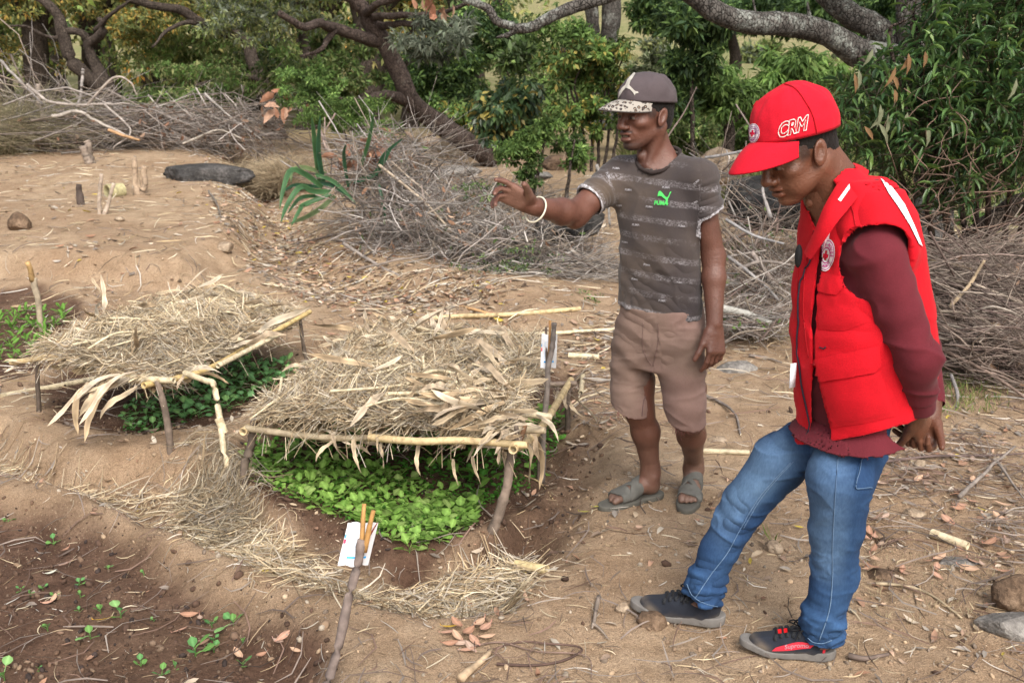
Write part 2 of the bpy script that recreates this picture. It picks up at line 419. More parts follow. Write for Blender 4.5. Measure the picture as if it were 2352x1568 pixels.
# ------------------------------------------------------------------ litter strewn on the ground
def zone(poly, x, y, w=.1): return sstep(w, -w, polysd(x, y, poly))
Z_LIT_R = upoly([(1950, 1010), (2400, 960), (2500, 1250), (2352, 1330), (2050, 1260), (1960, 1180)])
Z_LIT_M = upoly([(1290, 800), (1420, 740), (1420, 980), (1300, 985)])
Z_STRAW_T = Z_TRENCH
L_RIDGE = upoly([(-200, 1100), (150, 1150), (400, 1265), (620, 1380), (800, 1450), (1000, 1500), (1080, 1600)], 0)
leafT = np.array([(0, 0, 0), (.3, .16, .05), (.3, -.16, .05), (.65, .17, .07), (.65, -.17, .07), (1, 0, .02), (.3, 0, .0), (.65, 0, .02)])
leafT[:, 0] -= .5
leafQ = np.array([(6, 1, 3, 7), (2, 6, 7, 4)]); leafF = np.array([(0, 1, 6), (0, 6, 2), (7, 3, 5), (4, 7, 5)])
def place_leaf(buf, T, L, x, n, cols, curl=None):
    N = len(T); Mx = basis(x, n) * L[:, None, None]
    v = np.einsum('nij,kj->nki', Mx, leafT) + T[:, None]
    if curl is not None:
        bend = curl[:, None] * (leafT[None, :, 0] ** 2) * L[:, None]
        v = v + bend[..., None] * np.cross(Mx[:, :, 0] / L[:, None], Mx[:, :, 1] / L[:, None])[:, None]
    b = (np.arange(N) * 8)[:, None, None]
    buf.add(v, (b + leafQ).reshape(-1, 4), (b + leafF).reshape(-1, 3), np.repeat(cols, 8, 0))
LEAFCOL = np.array([(.40, .24, .16), (.52, .35, .25), (.34, .19, .12), (.50, .39, .27), (.26, .19, .14), (.43, .36, .28), (.58, .47, .36), (.33, .29, .25), (.22, .18, .15), (.48, .42, .34)])
def litter_density(x, y):
    d = .04 + .5 * np.clip(n2(x, y, 1.5, 3, 51) - .05, 0, 1)
    d = d + 1.3 * zone(Z_LIT_R, x, y, .4) * np.clip(.5 + 1.6 * n2(x, y, 2.6, 3, 53), .05, 1.3) + 1.4 * zone(Z_LIT_M, x, y, .3)
    d = d + 1.7 * sstep(.75, .15, linesd(x, y, L_CHAN))
    d = d + .45 * zone(Z_TRENCH, x, y)
    for q in (Z_BED2, Z_BED1, Z_BEDL): d = d * (1 - .9 * zone(q, x, y))
    d = d * (1 - .75 * zone(Z_BEDF, x, y)) * (1 - .7 * sstep(.14, .05, linesd(x, y, L_RIDGE)))
    return np.clip(d, 0, 2.2)
def scatter(n, ylo, yhi, power, dens, dmax, xspread=.62):
    """points on the ground, thinning with distance"""
    out = []
    tot = 0
    while tot < n:
        t = rng.random(n * 2); y = ylo * (yhi / ylo) ** (t ** power); x = (rng.random(n * 2) * 2 - 1) * (xspread * y + .6)
        k = rng.random(n * 2) * dmax < dens(x, y); o = np.stack([x[k], y[k]], -1); out.append(o); tot += len(o)
    return np.concatenate(out)[:n]
def flatdirs(n, tilt=.3):
    a = rng.random(n) * 2 * math.pi; x = np.stack([np.cos(a), np.sin(a), rng.normal(0, tilt * .5, n)], -1)
    nn = np.stack([rng.normal(0, tilt, n), rng.normal(0, tilt, n), np.ones(n)], -1)
    return x, unit(nn)
def leaf_litter(name, n, ylo, yhi, power, lo, hi):
    b = Buf(); xy = scatter(n, ylo, yhi, power, litter_density, 2.0)
    L = lo + (hi - lo) * rng.random(n) ** 1.6; x, nn = flatdirs(n, .4)
    T = onground(xy); T[:, 2] += fine(xy[:, 0], xy[:, 1]) + .004 + L * .08
    c = LEAFCOL[rng.integers(0, len(LEAFCOL), n)] * rng.uniform(.7, 1.25, (n, 1))
    yl = rng.random(n) < .03; c[yl] = (.55, .42, .08)
    place_leaf(b, T, L, x, nn, c, rng.normal(.1, .6, n))
    return kind(b.build(name, M['litter']), 'stuff')
leaf_litter('leaf_litter', 4300, 1.9, 9, .9, .012, .060)
leaf_litter('leaf_litter', 5200, 6, 17, .9, .04, .10)
def straws(n, xy, Lr, W, cols, lift=.012, tilt=.12, curl=.25, buf=None, gfun=None):
    """thin dry stems lying about"""
    b = buf or Buf(); S = 4
    a = rng.random(n) * 2 * math.pi; L = rng.uniform(*Lr, n)
    t = np.linspace(-.5, .5, S)[None, :]
    bend = rng.normal(0, curl, n)[:, None]
    lx = t * L[:, None]; ly = bend * (t * t - .08) * L[:, None] * 2
    px = xy[:, :1] + lx * np.cos(a)[:, None] - ly * np.sin(a)[:, None]
    py = xy[:, 1:] + lx * np.sin(a)[:, None] + ly * np.cos(a)[:, None]
    z = (gfun or h)(px.ravel(), py.ravel()).reshape(px.shape) + rng.random((n, 1)) * lift + .003 + np.abs(rng.normal(0, tilt, (n, 1))) * (t + .5) * L[:, None]
    path = np.stack([px, py, z], -1)
    _, s, u = frames(path)
    ang = rng.random((n, 1, 1)) * math.pi
    side = s * np.cos(ang) + u * np.sin(ang)
    w = rng.uniform(W * .5, W * 1.4, n)[:, None] * np.array([.7, 1, .9, .4])[None]
    v, q = ribbons(path, w, side)
    c = cols[rng.integers(0, len(cols), n)] * rng.uniform(.65, 1.2, (n, 1))
    b.add(v, q, None, np.repeat(c, S * 2, 0)); return b
STRAW = np.array([(.56, .45, .29), (.66, .55, .38), (.46, .345, .21), (.38, .285, .18), (.72, .63, .47), (.30, .22, .14), (.50, .44, .36), (.40, .35, .28)])
def trench_density(x, y):
    core = sstep(-.02, -.16, polysd(x, y, Z_TRENCH)) * (1 - .6 * zone(Z_SLOPE, x, y)) * sstep(.02, .14, polysd(x, y, Z_BED2)) * np.clip(.55 + 1.1 * n2(x, y, 1.9, 2, 61), .06, 1) * (.35 + .65 * sstep(-1.6, -.9, x))
    return core
b = straws(3500, scatter(3500, 2.4, 6.5, 1.0, trench_density, 1.0, .6), (.03, .20), .0044, STRAW * 1.12, .03, .12, .45)
# a thick band of bundled straw along the far lip of the ridge
bl = upoly([(640, 1345), (760, 1395), (900, 1405), (1060, 1420), (1180, 1400)], -.1)
pp = smooth_path(np.array(bl), 700) + rng.normal(0, .06, (700, 2))
b = straws(700, pp, (.10, .30), .0042, STRAW * 1.05, .05, .06, .2, b)
pp = flat(rng.normal(505, 45, 1700), rng.normal(1155, 34, 1700), -.08)[:, :2]
b = straws(1700, pp, (.05, .16), .0032, STRAW * .7, .07, .25, .5, b)
kind(b.build('dry_straw', M['straw']), 'stuff')
def any_density(x, y): return litter_density(x, y) * .5 + .25 * (1 - zone(Z_BED2, x, y)) + .1
xy = scatter(7500, 1.9, 14, .85, any_density, 1.4)
b = straws(7500, xy, (.02, .10), .0030, np.concatenate([STRAW, [(.25, .19, .15), (.62, .58, .52)]]), .008, .06, .3)
xy = scatter(6500, 5, 17, .9, any_density, 1.4)
b = straws(6500, xy, (.05, .28), .0075, np.concatenate([STRAW, [(.25, .19, .15), (.20, .16, .13), (.62, .58, .52)]]), .02, .08, .3, b)
kind(b.build('chaff', M['straw']), 'stuff')
xy = scatter(2600, 1.9, 8, .9, lambda x, y: .12 + 1.0 * zone(Z_LIT_R, x, y, .4) + .7 * zone(Z_LIT_M, x, y, .3), 1.2)
b = straws(2600, xy, (.04, .26), .0050, np.array([(.16, .12, .10), (.26, .21, .18), (.34, .29, .25), (.20, .13, .10)]), .02, .07, .35)
kind(b.build('twig_litter', M['straw']), 'stuff')
# little stones, clods and droppings
def crumbs(name, n, ylo, yhi, dens, lo, hi, cols, mat='crumb'):
    b = Buf(); iv, jf = ico(0); xy = scatter(n, ylo, yhi, .9, dens, 1.0)
    s = lo * (hi / lo) ** (rng.random(n) ** 2.2); T = onground(xy); T[:, 2] += fine(xy[:, 0], xy[:, 1]) + s * .3
    Mx = np.stack([rand_dir(n), rand_dir(n), rand_dir(n)], -1) * .35 + np.eye(3)[None] * .8
    Mx = Mx * s[:, None, None]
    v, f = place(iv, jf, Mx, T); c = cols[rng.integers(0, len(cols), n)] * rng.uniform(.7, 1.2, (n, 1))
    b.add(v, None, f, np.repeat(c, 12, 0)); return kind(b.build(name, M[mat], None, True), 'stuff')
crumbs('pebbles', 7500, 1.9, 8, lambda x, y: np.clip(.35 + .6 * n2(x, y, 1.1, 2, 71), .03, 1) * (1 - zone(Z_BEDF, x, y)), .0025, .012, np.array([(.40, .29, .19), (.42, .32, .22), (.26, .18, .12), (.38, .32, .25), (.22, .17, .13)]))
crumbs('clods', 420, 1.9, 7, lambda x, y: np.maximum.reduce([zone(q, x, y, .15) for q in (Z_BEDF, Z_BED1, Z_BED2, Z_SLOPE, Z_MOIST)]) * .8 + .10, .010, .026, np.array([(.10, .06, .042), (.17, .11, .075), (.25, .17, .11), (.07, .042, .03)]))
crumbs('soil_crumbs', 5500, 1.9, 6, lambda x, y: np.maximum.reduce([zone(q, x, y) for q in (Z_BEDF, Z_BED1, Z_BED2, Z_SLOPE)]), .003, .014, np.array([(.06, .035, .024), (.10, .06, .04), (.14, .085, .055), (.045, .032, .028), (.19, .13, .09)]))
# ------------------------------------------------------------------ canes, sticks, rocks: helpers
CANE = np.array((.58, .45, .25)); CANE2 = np.array((.62, .53, .36)); STICK = np.array((.15, .115, .09))
def cane_mesh(name, pts, r, col=CANE, parent=None, node=.16, seed=0, mat='cane', k=10):
    pts = np.asarray(pts, float); L = np.linalg.norm(np.diff(pts, axis=0), axis=1).sum()
    n = max(int(L / .02), 6); path = smooth_path(pts, n)
    s = np.linspace(0, L, n); ph = (s + seed * .37 * node) % node
    dn = np.minimum(ph, node - ph)
    rad = r * (1 - .10 * s / L) * (1 + .14 * np.exp(-(dn / .007) ** 2))
    c = np.asarray(col)[None] * (1 + .12 * vnoise(np.stack([s * 5, s * 0 + seed, s * 0], -1), 3))[:, None] * (1 - .35 * np.exp(-(dn / .008) ** 2))[:, None]
    v, q, t = tubes(path[None], rad[None], k); b = Buf(); b.add(v, q, None, np.repeat(c, k, 0))
    for e, sg in ((0, 1), (n - 1, -1)):                     # hollow cut ends
        ring = v.reshape(n, k, 3)[e]; ctr = path[e]
        inner = ctr + (ring - ctr) * .72; deep = ctr + (ring - ctr) * .6 + sg * unit(path[min(e + 1, n - 1)] - path[max(e - 1, 0)]) * r * 1.2
        vv = np.concatenate([ring, inner, deep]); j = np.arange(k); j2 = (j + 1) % k
        qq = np.concatenate([np.stack([j, j2, k + j2, k + j], -1), np.stack([k + j, k + j2, 2 * k + j2, 2 * k + j], -1)])
        if sg < 0: qq = qq[:, ::-1]
        tt = np.array([[2 * k, 2 * k + m, 2 * k + m + 1] for m in range(1, k - 1)])
        cc = np.concatenate([np.tile(np.asarray(col) * 1.15, (k, 1)), np.tile(np.asarray(col) * .9, (k, 1)), np.tile(np.asarray(col) * .35, (k, 1))])
        b.add(vv, qq, tt, cc)
    return b.build(name, M[mat], parent, True)
def stick_mesh(name, pts, r, r2=None, col=STICK, parent=None, seed=0, k=9, mat='wood', knots=True):
    pts = np.asarray(pts, float); L = np.linalg.norm(np.diff(pts, axis=0), axis=1).sum()
    n = max(int(L / .018), 6); path = smooth_path(pts, n); s = np.linspace(0, 1, n)
    wob = np.stack([vnoise(np.stack([s * L * 9, s * 0 + seed, s * 0 + i], -1), 7) for i in range(3)], -1)
    path = path + wob * r * .35
    rad = (r + ((r2 or r * .8) - r) * s) * (1 + .10 * vnoise(np.stack([s * L * 40, s * 0 + seed, s * 0], -1), 9))
    if knots:
        for kk in range(int(L / .11)):
            rad = rad * (1 + .11 * np.exp(-((s * L - (kk + .3 + .5 * ((seed * 7 + kk * 3) % 10) / 10) * .11) / .010) ** 2))
    c = np.asarray(col)[None] * (1 + .22 * vnoise(np.stack([s * L * 14, s * 0 + seed + 5, s * 0], -1), 13))[:, None]
    v, q, t = tubes(path[None], rad[None], k); b = Buf()
    cap = np.arange(len(v)); cc = np.repeat(c, k, 0)
    b.add(v, q, t, cc); return b.build(name, M[mat], parent, True)
def rock(name, label, cat, c, rad, mat='rock_grey', seed=0, amp=.22, flat_=0, group=None, rz=0.0, sub=4, cut=True):
    v, f = ico(sub); n = fbm(v * 1.3 + seed * 3.1, 4, seed); v2 = v * (1 + amp * n)[:, None]
    if cut:                                                 # broken facets
        rr = np.random.default_rng(seed + 90)
        for _ in range(9):
            d = unit(rr.normal(size=3)); lim = rr.uniform(.62, .9)
            over = np.maximum(v2 @ d - lim, 0); v2 = v2 - over[:, None] * d * .85
    v2 = v2 * (1 + .05 * fbm(v * 7 + seed, 3, seed + 4))[:, None]
    v2 = v2 * np.asarray(rad); ca, sa = math.cos(rz), math.sin(rz)
    v2 = np.stack([v2[:, 0] * ca - v2[:, 1] * sa, v2[:, 0] * sa + v2[:, 1] * ca, v2[:, 2]], -1)
    o = make(name, v2, None, f, M[mat], None, True); o.location = [float(a) for a in c]; return tag(o, label, cat, group)

# ------------------------------------------------------------------ straw roofs over the seedbeds
CORN = np.array([(.58, .46, .31), (.70, .59, .44), (.50, .37, .23), (.64, .52, .38), (.56, .44, .31)])
def corn_leaf_mesh(seed, droop, L=.34, W=.028):
    rr = np.random.default_rng(seed); n = 9; t = np.linspace(0, 1, n)
    x = t * L; z = .016 * np.sin(t * 5 + seed) * rr.uniform(.2, 1) - droop * .35 * t ** 2 * L; y = .020 * np.sin(t * rr.uniform(2, 4) + rr.uniform(0, 6)) * t
    x = x * (1 - .12 * droop * t)
    w = W * np.sqrt(np.clip(np.sin(math.pi * (t * .86 + .10)), 0, 1)) * (1 + .12 * np.sin(t * 17 + seed)); w[-1] = .002
    tw = rr.uniform(-2.2, 2.2) * t + rr.uniform(-.4, .4); v = []
    for i in range(n):
        sy, sz = math.cos(tw[i]), math.sin(tw[i])
        for a, hh in ((-.5, .10), (0, 0), (.5, .10)):
            jag = 1 + (.22 * rr.normal() if a else 0)
            v.append((x[i], y[i] + a * w[i] * sy * jag - hh * w[i] * sz, z[i] + a * w[i] * sz * jag + hh * w[i] * sy))
    q = [(3 * i + j, 3 * i + j + 1, 3 * i + j + 4, 3 * i + j + 3) for i in range(n - 1) for j in (0, 1)]
    c = CORN[seed % len(CORN)][None] * (1 + .16 * rr.normal(size=(n, 1)))
    cc = np.repeat(c, 3, 0) * (1 + .12 * rr.normal(size=(3 * n, 1))); cc[1::3] *= .72; cc[:6] *= .8; me = make('corn_leaf', v, q, None, M['straw'], None, True, cc); m = me.data; bpy.data.objects.remove(me); return m
CORN_FLAT = [corn_leaf_mesh(i, .1 + .12 * i, .22 + .03 * (i % 4)) for i in range(5)]
CORN_HANG = [corn_leaf_mesh(10 + i, .9 + .25 * (i % 3), .20 + .06 * (i % 4), .026 + .007 * (i % 3)) for i in range(7)]
def put_leaf(me, parent, p, az, pitch=0.0, roll=0.0, s=1.0, name='corn_leaf'):
    o = bpy.data.objects.new(name, me); COL.objects.link(o)
    if parent is not None: o.parent = parent; o.matrix_parent_inverse = Matrix.Translation(-Vector(parent.location))
    o.matrix_basis = Matrix.Translation(Vector([float(a) for a in p])) @ Matrix.Rotation(az, 4, 'Z') @ Matrix.Rotation(pitch, 4, 'Y') @ Matrix.Rotation(roll, 4, 'X') @ Matrix.Scale(s, 4)
    return o
class Roof:
    def __init__(s, parent, corners, hump, n, seed, droop_sides=(1, 1, 1, 1)):
        s.c = np.asarray(corners, float); s.parent = parent; s.poly = [tuple(p[:2]) for p in s.c]; s.hump = hump
        A = np.c_[s.c[:, :2], np.ones(4)]; s.pl = np.linalg.lstsq(A, s.c[:, 2], rcond=None)[0]; s.seed = seed
        s.mat(); s.strands(n)
    def z(s, x, y):
        sd = polysd(x, y, s.poly) + .05 * n2(x, y, 5, 2, s.seed)
        base = s.pl[0] * x + s.pl[1] * y + s.pl[2]
        return base + s.hump * sstep(.01, -.30, sd) * (.75 + .55 * n2(x, y, 3.2, 3, s.seed + 1)) + .030 * n2(x, y, 9, 2, s.seed + 2) - np.clip(sd, 0, .3) * .55
    def uv(s, a, b):
        c = s.c[:, :2]; a = a[:, None]; b = b[:, None]
        return (c[0] * (1 - a) + c[1] * a) * (1 - b) + (c[3] * (1 - a) + c[2] * a) * b
    def mat(s):
        n = 46; a, b = np.meshgrid(np.linspace(.0, 1, n), np.linspace(.0, 1, n)); xy = s.uv(a.ravel(), b.ravel())
        zt = s.z(xy[:, 0], xy[:, 1]) - .012; zb = zt - .05 - .04 * np.clip(n2(xy[:, 0], xy[:, 1], 6, 2, 4), -1, 1)
        v = np.concatenate([np.c_[xy, zt], np.c_[xy, zb]]); i = np.arange((n - 1) * n).reshape(n - 1, n)[:, :-1].ravel()
        keep = vnoise(np.c_[xy[i] * 16, i * 0], 77) > -.12
        i = i[keep]; q = np.stack([i, i + 1, i + n + 1, i + n], -1); q = np.concatenate([q, q[:, ::-1] + n * n])
        col = np.array((.27, .20, .115)) * (1 + .3 * vnoise(v * 40, 5))[:, None]
        kind(make('straw_mat', v, q, None, M['straw'], s.parent, True, col), 'stuff')
    def strands(s, n):
        b = Buf(); r = np.random.default_rng(s.seed)
        e = r.random(n); aa = r.random(n); bb = r.random(n)
        edge = r.random(n) < .22; side = r.integers(0, 4, n)
        aa = np.where(edge & (side == 0), np.abs(r.normal(0, .04, n)), aa); aa = np.where(edge & (side == 1), 1 - np.abs(r.normal(0, .04, n)), aa)
        bb = np.where(edge & (side == 2), np.abs(r.normal(0, .03, n)), bb); bb = np.where(edge & (side == 3), 1 - np.abs(r.normal(0, .03, n)), bb)
        xy = s.uv(aa, bb); S = 5; t = np.linspace(-.5, .5, S)[None]
        a = r.random(n) * 2 * math.pi; a = np.where(r.random(n) < .45, r.normal(.5, .5, n), a); L = r.uniform(.05, .22, n)
        bend = r.normal(0, .3, n)[:, None]; lx = t * L[:, None]; ly = bend * (t * t - .08) * L[:, None] * 2
        px = xy[:, :1] + lx * np.cos(a)[:, None] - ly * np.sin(a)[:, None]; py = xy[:, 1:] + lx * np.sin(a)[:, None] + ly * np.cos(a)[:, None]
        z = s.z(px.ravel(), py.ravel()).reshape(px.shape) + (r.random((n, 1)) ** 2 * .06) - .008 + r.normal(0, .24, (n, 1)) * t * L[:, None] + .06 * np.abs(r.normal(0, .5, (n, 1))) * (t * t) * 4 * L[:, None] / .2
        path = np.stack([px, py, z], -1); _, sd, u = frames(path); ang = r.random((n, 1, 1)) * math.pi
        w = r.uniform(.0018, .0052, n)[:, None] * np.array([.7, 1, 1, .9, .4])[None]
        v, q = ribbons(path, w, sd * np.cos(ang) + u * np.sin(ang))
        tone = 1 + .65 * n2(xy[:, 0], xy[:, 1], 4.5, 3, s.seed + 6)
        c = STRAW[r.integers(0, len(STRAW), n)] * (r.uniform(.6, 1.25, n) * tone)[:, None]
        b.add(v, q, None, np.repeat(c, S * 2, 0))
        # loose wisps hanging below the rim
        m = n // 40; k = r.integers(0, 4, m); f = r.random(m)
        c0 = s.c[k]; c1 = s.c[(k + 1) % 4]; p0 = c0 + (c1 - c0) * f[:, None]; p0[:, 2] += r.normal(-.01, .02, m)
        tt = np.linspace(0, 1, 5)[None]; d = r.normal(0, .10, (m, 2)); LL = r.uniform(.03, .12, m)
        path = p0[:, None] + np.stack([d[:, :1] * tt, d[:, 1:] * tt, -LL[:, None] * tt ** 1.5], -1); _, sd, u = frames(path)
        v, q = ribbons(path, np.full((m, 5), .0028), sd); b.add(v, q, None, np.repeat(STRAW[r.integers(0, 8, m)] * r.uniform(.6, 1, (m, 1)), 10, 0))
        kind(b.build('straw_thatch', M['straw'], s.parent), 'stuff')
    def leaves(s, spots, hang=False, seed=0):
        r = np.random.default_rng(seed + 5)
        for a, b, az in spots:
            p = s.uv(np.array([a]), np.array([b]))[0]; z = s.z(p[:1], p[1:])[0] + .045
            me = (CORN_HANG if hang else CORN_FLAT)[r.integers(0, 5)]
            put_leaf(me, s.parent, (p[0], p[1], z + r.uniform(0, .03)), az, r.normal(-.15, .25), r.normal(0, .5), r.uniform(.7, 1.15))

def bundle(parent, p, n, az, spread, hang, seed, s=(.7, 1.1), pit=(-.1, .2), jit=.03):
    r = np.random.default_rng(seed)
    for i in range(n):
        q = np.asarray(p) + r.normal(0, jit, 3) * (1, 1, .4)
        put_leaf((CORN_HANG[r.integers(0, 7)] if hang else CORN_FLAT[r.integers(0, 5)]), parent, q, az + r.normal(0, spread), r.normal(*pit), r.normal(0, .6), r.uniform(*s))

def stalks(s, n, seed, r0=.006, reg=((0, 1), (0, 1)), az=None):
    r = np.random.default_rng(seed)
    for i in range(n):
        p = s.uv(np.array([r.uniform(*reg[0])]), np.array([r.uniform(*reg[1])]))[0]; a = r.random() * 6.3 if az is None else r.normal(az, .35); L = r.uniform(.14, .42); d = np.array((math.cos(a), math.sin(a))) * L / 2
        q = np.stack([p - d, p + r.normal(0, .01, 2), p + d]); z = s.z(q[:, 0], q[:, 1]); z = np.maximum(z, z.mean()) + .03 + r.uniform(0, .03); z[r.integers(0, 3)] += r.uniform(0, .05)
        cane_mesh('stalk', np.c_[q, z], r0 * r.uniform(.6, 1.3), CANE2 * r.uniform(.85, 1.2), s.parent, .1, i, 'cane', 6)
# shelter over the further bed
base = gp(np.array([390, 85, 710]), np.array([1035, 945, 858]))
top = np.stack([P(362, 880, base[0, 1]), P(85, 825, base[1, 1]), P(690, 732, base[2, 1])])
far_c = top[1] + top[2] - top[0]; far_c[2] = top[:, 2].mean()
sh1 = thing('seedbed_shelter', 'low straw roof on thin posts with one cane broken down to the soil', 'shelter', base[0], 'straw shelters over the seedbeds')
stick_mesh('post', [base[0] - (0, 0, .06), (base[0] * .5 + top[0] * .5) + (.008, 0, 0), top[0] + (0, 0, .01)], .017, .014, STICK * 1.2, sh1, 1)
stick_mesh('post', [base[1] - (0, 0, .06), top[1] + (0, 0, .01)], .013, .010, STICK * .8, sh1, 2)
stick_mesh('post', [base[2] - (0, 0, .06), base[2] * .5 + top[2] * .5 + (-.006, 0, 0), top[2] + (0, 0, .03)], .013, .010, STICK * .9, sh1, 3)
fb = onground(far_c[None, :2])[0]; stick_mesh('post', [fb - (0, 0, .05), far_c], .013, .010, STICK, sh1, 4)
Y0 = base[0, 1]
cane_mesh('cane_rail', [P(303, 868, Y0 + .05), P(400, 874, Y0 - .02)], .016, CANE2, sh1, .13, 1)
cane_mesh('cane_rail', [P(25, 832, base[1, 1] + .02), P(160, 820, base[1, 1] - .12), P(330, 878, Y0 + .03)], .014, CANE, sh1, .17, 2)
cane_mesh('cane_rail', [P(330, 885, Y0 - .03), P(470, 850, Y0 + .35), P(580, 790, Y0 + .85), P(712, 716, base[2, 1] - .02)], .015, CANE * (1.05, 1, .8), sh1, .16, 3)
cane_mesh('cane_rail', [P(500, 840, Y0 + .3), P(640, 768, Y0 + .8)], .013, CANE2, sh1, .15, 4)
cane_mesh('cane_rail', [P(700, 722, base[2, 1] + .2), P(600, 745, base[2, 1] + .1)], .017, CANE2 * (.9, .85, .7), sh1, .15, 6)
cane_mesh('cane_stub', [P(548, 780, Y0 + .75), P(590, 797, Y0 + .7)], .016, CANE2, sh1, .2, 5)
pb = gp(530, 1090)
cane_mesh('broken_cane', [P(425, 856, Y0 + .06), P(478, 876, Y0 - .04)], .014, CANE2, sh1, .11, 7)
cane_mesh('broken_cane', [P(478, 875, Y0 - .04), P(491, 884, Y0 - .06), P(503, 950, Y0 - .10), pb + (-.02, 0, .10), pb - (0, 0, .03)], .014, CANE2, sh1, .11, 8)
q = P(512, 975, Y0 - .12); cane_mesh('leaf_sheath', [q + (-.012, -.015, .035), q + (.010, -.017, -.03)], .019, CANE2 * 1.1, sh1, .4, 9)
roof1 = Roof(sh1, [P(350, 868, Y0 + .02), P(685, 730, base[2, 1]), far_c + (.1, .0, .0), P(85, 812, base[1, 1])], .11, 13500, 101)
r_ = np.random.default_rng(3)
roof1.leaves([(r_.random(), r_.random(), r_.random() * 6.3) for _ in range(34)], False, 1)
roof1.leaves([(.55 + .4 * r_.random(), .9 + .12 * r_.random(), 1.2 + r_.normal(0, .5)) for _ in range(12)], False, 2)
stalks(roof1, 26, 51); stalks(roof1, 8, 52, .007, ((.3, 1), (.85, 1.02)), 1.1)
bundle(sh1, P(300, 862, Y0 + .02), 8, math.pi + .55, .25, True, 31, (.8, 1.15), (.25, .2))
bundle(sh1, P(240, 868, Y0 + .03), 4, math.pi + .9, .3, True, 32, (.6, 1.0), (.4, .2))
bundle(sh1, P(60, 828, base[1, 1]), 5, math.pi - .1, .3, True, 33, (.4, .7))
bundle(sh1, P(540, 790, Y0 + .6), 7, .75, .25, False, 34, (.7, 1.2), (-.15, .15))
bundle(sh1, P(440, 858, Y0 + .12), 4, -.3, .6, True, 35, (.4, .7))
put_leaf(CORN_FLAT[1], sh1, P(596, 766, Y0 + .7), .72, -.45, .5, 1.3)
put_leaf(CORN_FLAT[3], sh1, P(238, 720, base[1, 1] + .5), 1.7, -1.1, .5, .8)
put_leaf(CORN_FLAT[0], sh1, P(232, 690, base[1, 1] + .6), 2.2, -.9, 1.2, .7)

# shelter over the nearer bed
qb = gp(np.array([555, 1125, 1302, 1237]), np.array([1112, 1212, 992, 1104]))
qt = np.stack([P(590, 958, qb[0, 1] + .02), P(1190, 1000, qb[1, 1] + .03), P(1306, 880, qb[2, 1]), P(1242, 985, qb[3, 1])])
sh2 = thing('seedbed_shelter', 'low straw roof with pale corn leaves above the leafy green bed', 'shelter', qb[1], 'straw shelters over the seedbeds')
stick_mesh('post', [qb[0] - (0, 0, .06), qb[0] * .5 + qt[0] * .5 + (-.006, 0, 0), qt[0] + (.006, 0, .012)], .019, .016, STICK, sh2, 5)
stick_mesh('post_fork', [qt[0] - (0, 0, .02), qt[0] + (.022, .01, .045)], .012, .006, np.array((.36, .17, .07)), sh2, 15)
stick_mesh('post', [qb[1] - (0, 0, .06), qb[1] * .55 + qt[1] * .45 + (.012, 0, 0), qt[1]], .021, .016, STICK * 1.35, sh2, 6)
stick_mesh('post_fork', [qt[1] - (0, 0, .03), qt[1] + (-.012, .0, .04)], .012, .008, STICK, sh2, 16)
stick_mesh('post_fork', [qt[1] - (0, 0, .03), qt[1] + (.03, .02, .045)], .012, .007, np.array((.24, .13, .07)), sh2, 17)
stick_mesh('post', [qb[2] - (0, 0, .06), qt[2]], .015, .013, STICK * .9, sh2, 7)
stick_mesh('post', [qb[3] - (0, 0, .06), qt[3]], .014, .013, STICK * 1.1, sh2, 8)
cane_mesh('cane_rail', [P(565, 983, qb[0, 1] - .03), P(700, 1000, qb[0, 1] - .10), P(800, 1006, qb[0, 1] - .16), P(900, 1001, qb[0, 1] - .22)], .0145, CANE2 * (.62, .60, .60), sh2, .19, 11)
cane_mesh('cane_rail', [P(850, 1004, qb[0, 1] - .22), P(960, 1013, qb[1, 1] + .08), P(1060, 1011, qb[1, 1] + .03), P(1212, 1022, qb[1, 1] - .03)], .0155, CANE, sh2, .17, 12)
cane_mesh('cane_rail', [P(558, 991, qb[0, 1] - .05), P(640, 938, qb[0, 1] + .35)], .017, CANE * 1.08, sh2, .25, 13)
cane_mesh('cane_rail', [P(1178, 1032, qb[1, 1] - .05), P(1240, 985, qb[1, 1] + .40), P(1312, 872, qb[2, 1] + .12)], .018, CANE, sh2, .2, 14)
cane_mesh('cane_rail', [P(1165, 986, qb[1, 1] + .10), P(1252, 988, qb[1, 1] + .06)], .015, CANE2 * (.75, .72, .72), sh2, .2, 15)
cane_mesh('cane_rail', [P(1190, 946, qb[1, 1] + .42), P(1268, 958, qb[1, 1] + .40)], .016, CANE2, sh2, .3, 16)
cane_mesh('cane_rail', [P(1250, 884, qb[2, 1] + .05), P(1325, 880, qb[2, 1] + .02)], .015, STICK * 1.6, sh2, .3, 17)
bl_, br_ = P(825, 768, 5.75), P(1245, 795, 5.40)
roof2 = Roof(sh2, [P(590, 962, qb[0, 1]), P(1165, 985, qb[1, 1] + .06), br_, bl_], .06, 22000, 202)
r_ = np.random.default_rng(4)
roof2.leaves([(r_.random(), r_.random(), r_.random() * 6.3) for _ in range(75)], False, 3)
roof2.leaves([(.18 + .16 * r_.random(), .93 + .1 * r_.random(), 1.6 + r_.normal(0, .6)) for _ in range(20)], False, 4)
roof2.leaves([(.45 + .12 * r_.random(), .72 + .12 * r_.random(), 1.5 + r_.normal(0, .5)) for _ in range(16)], False, 5)
roof2.leaves([(.74 + .26 * r_.random(), .0 + .30 * r_.random(), 3.7 + r_.normal(0, .5)) for _ in range(40)], False, 6)
roof2.leaves([(.85 + .12 * r_.random(), .35 + .25 * r_.random(), 3.4 + r_.normal(0, .8)) for _ in range(12)], False, 8)
stalks(roof2, 30, 53); stalks(roof2, 12, 54, .007, ((.6, .9), (.0, .4)), .3)
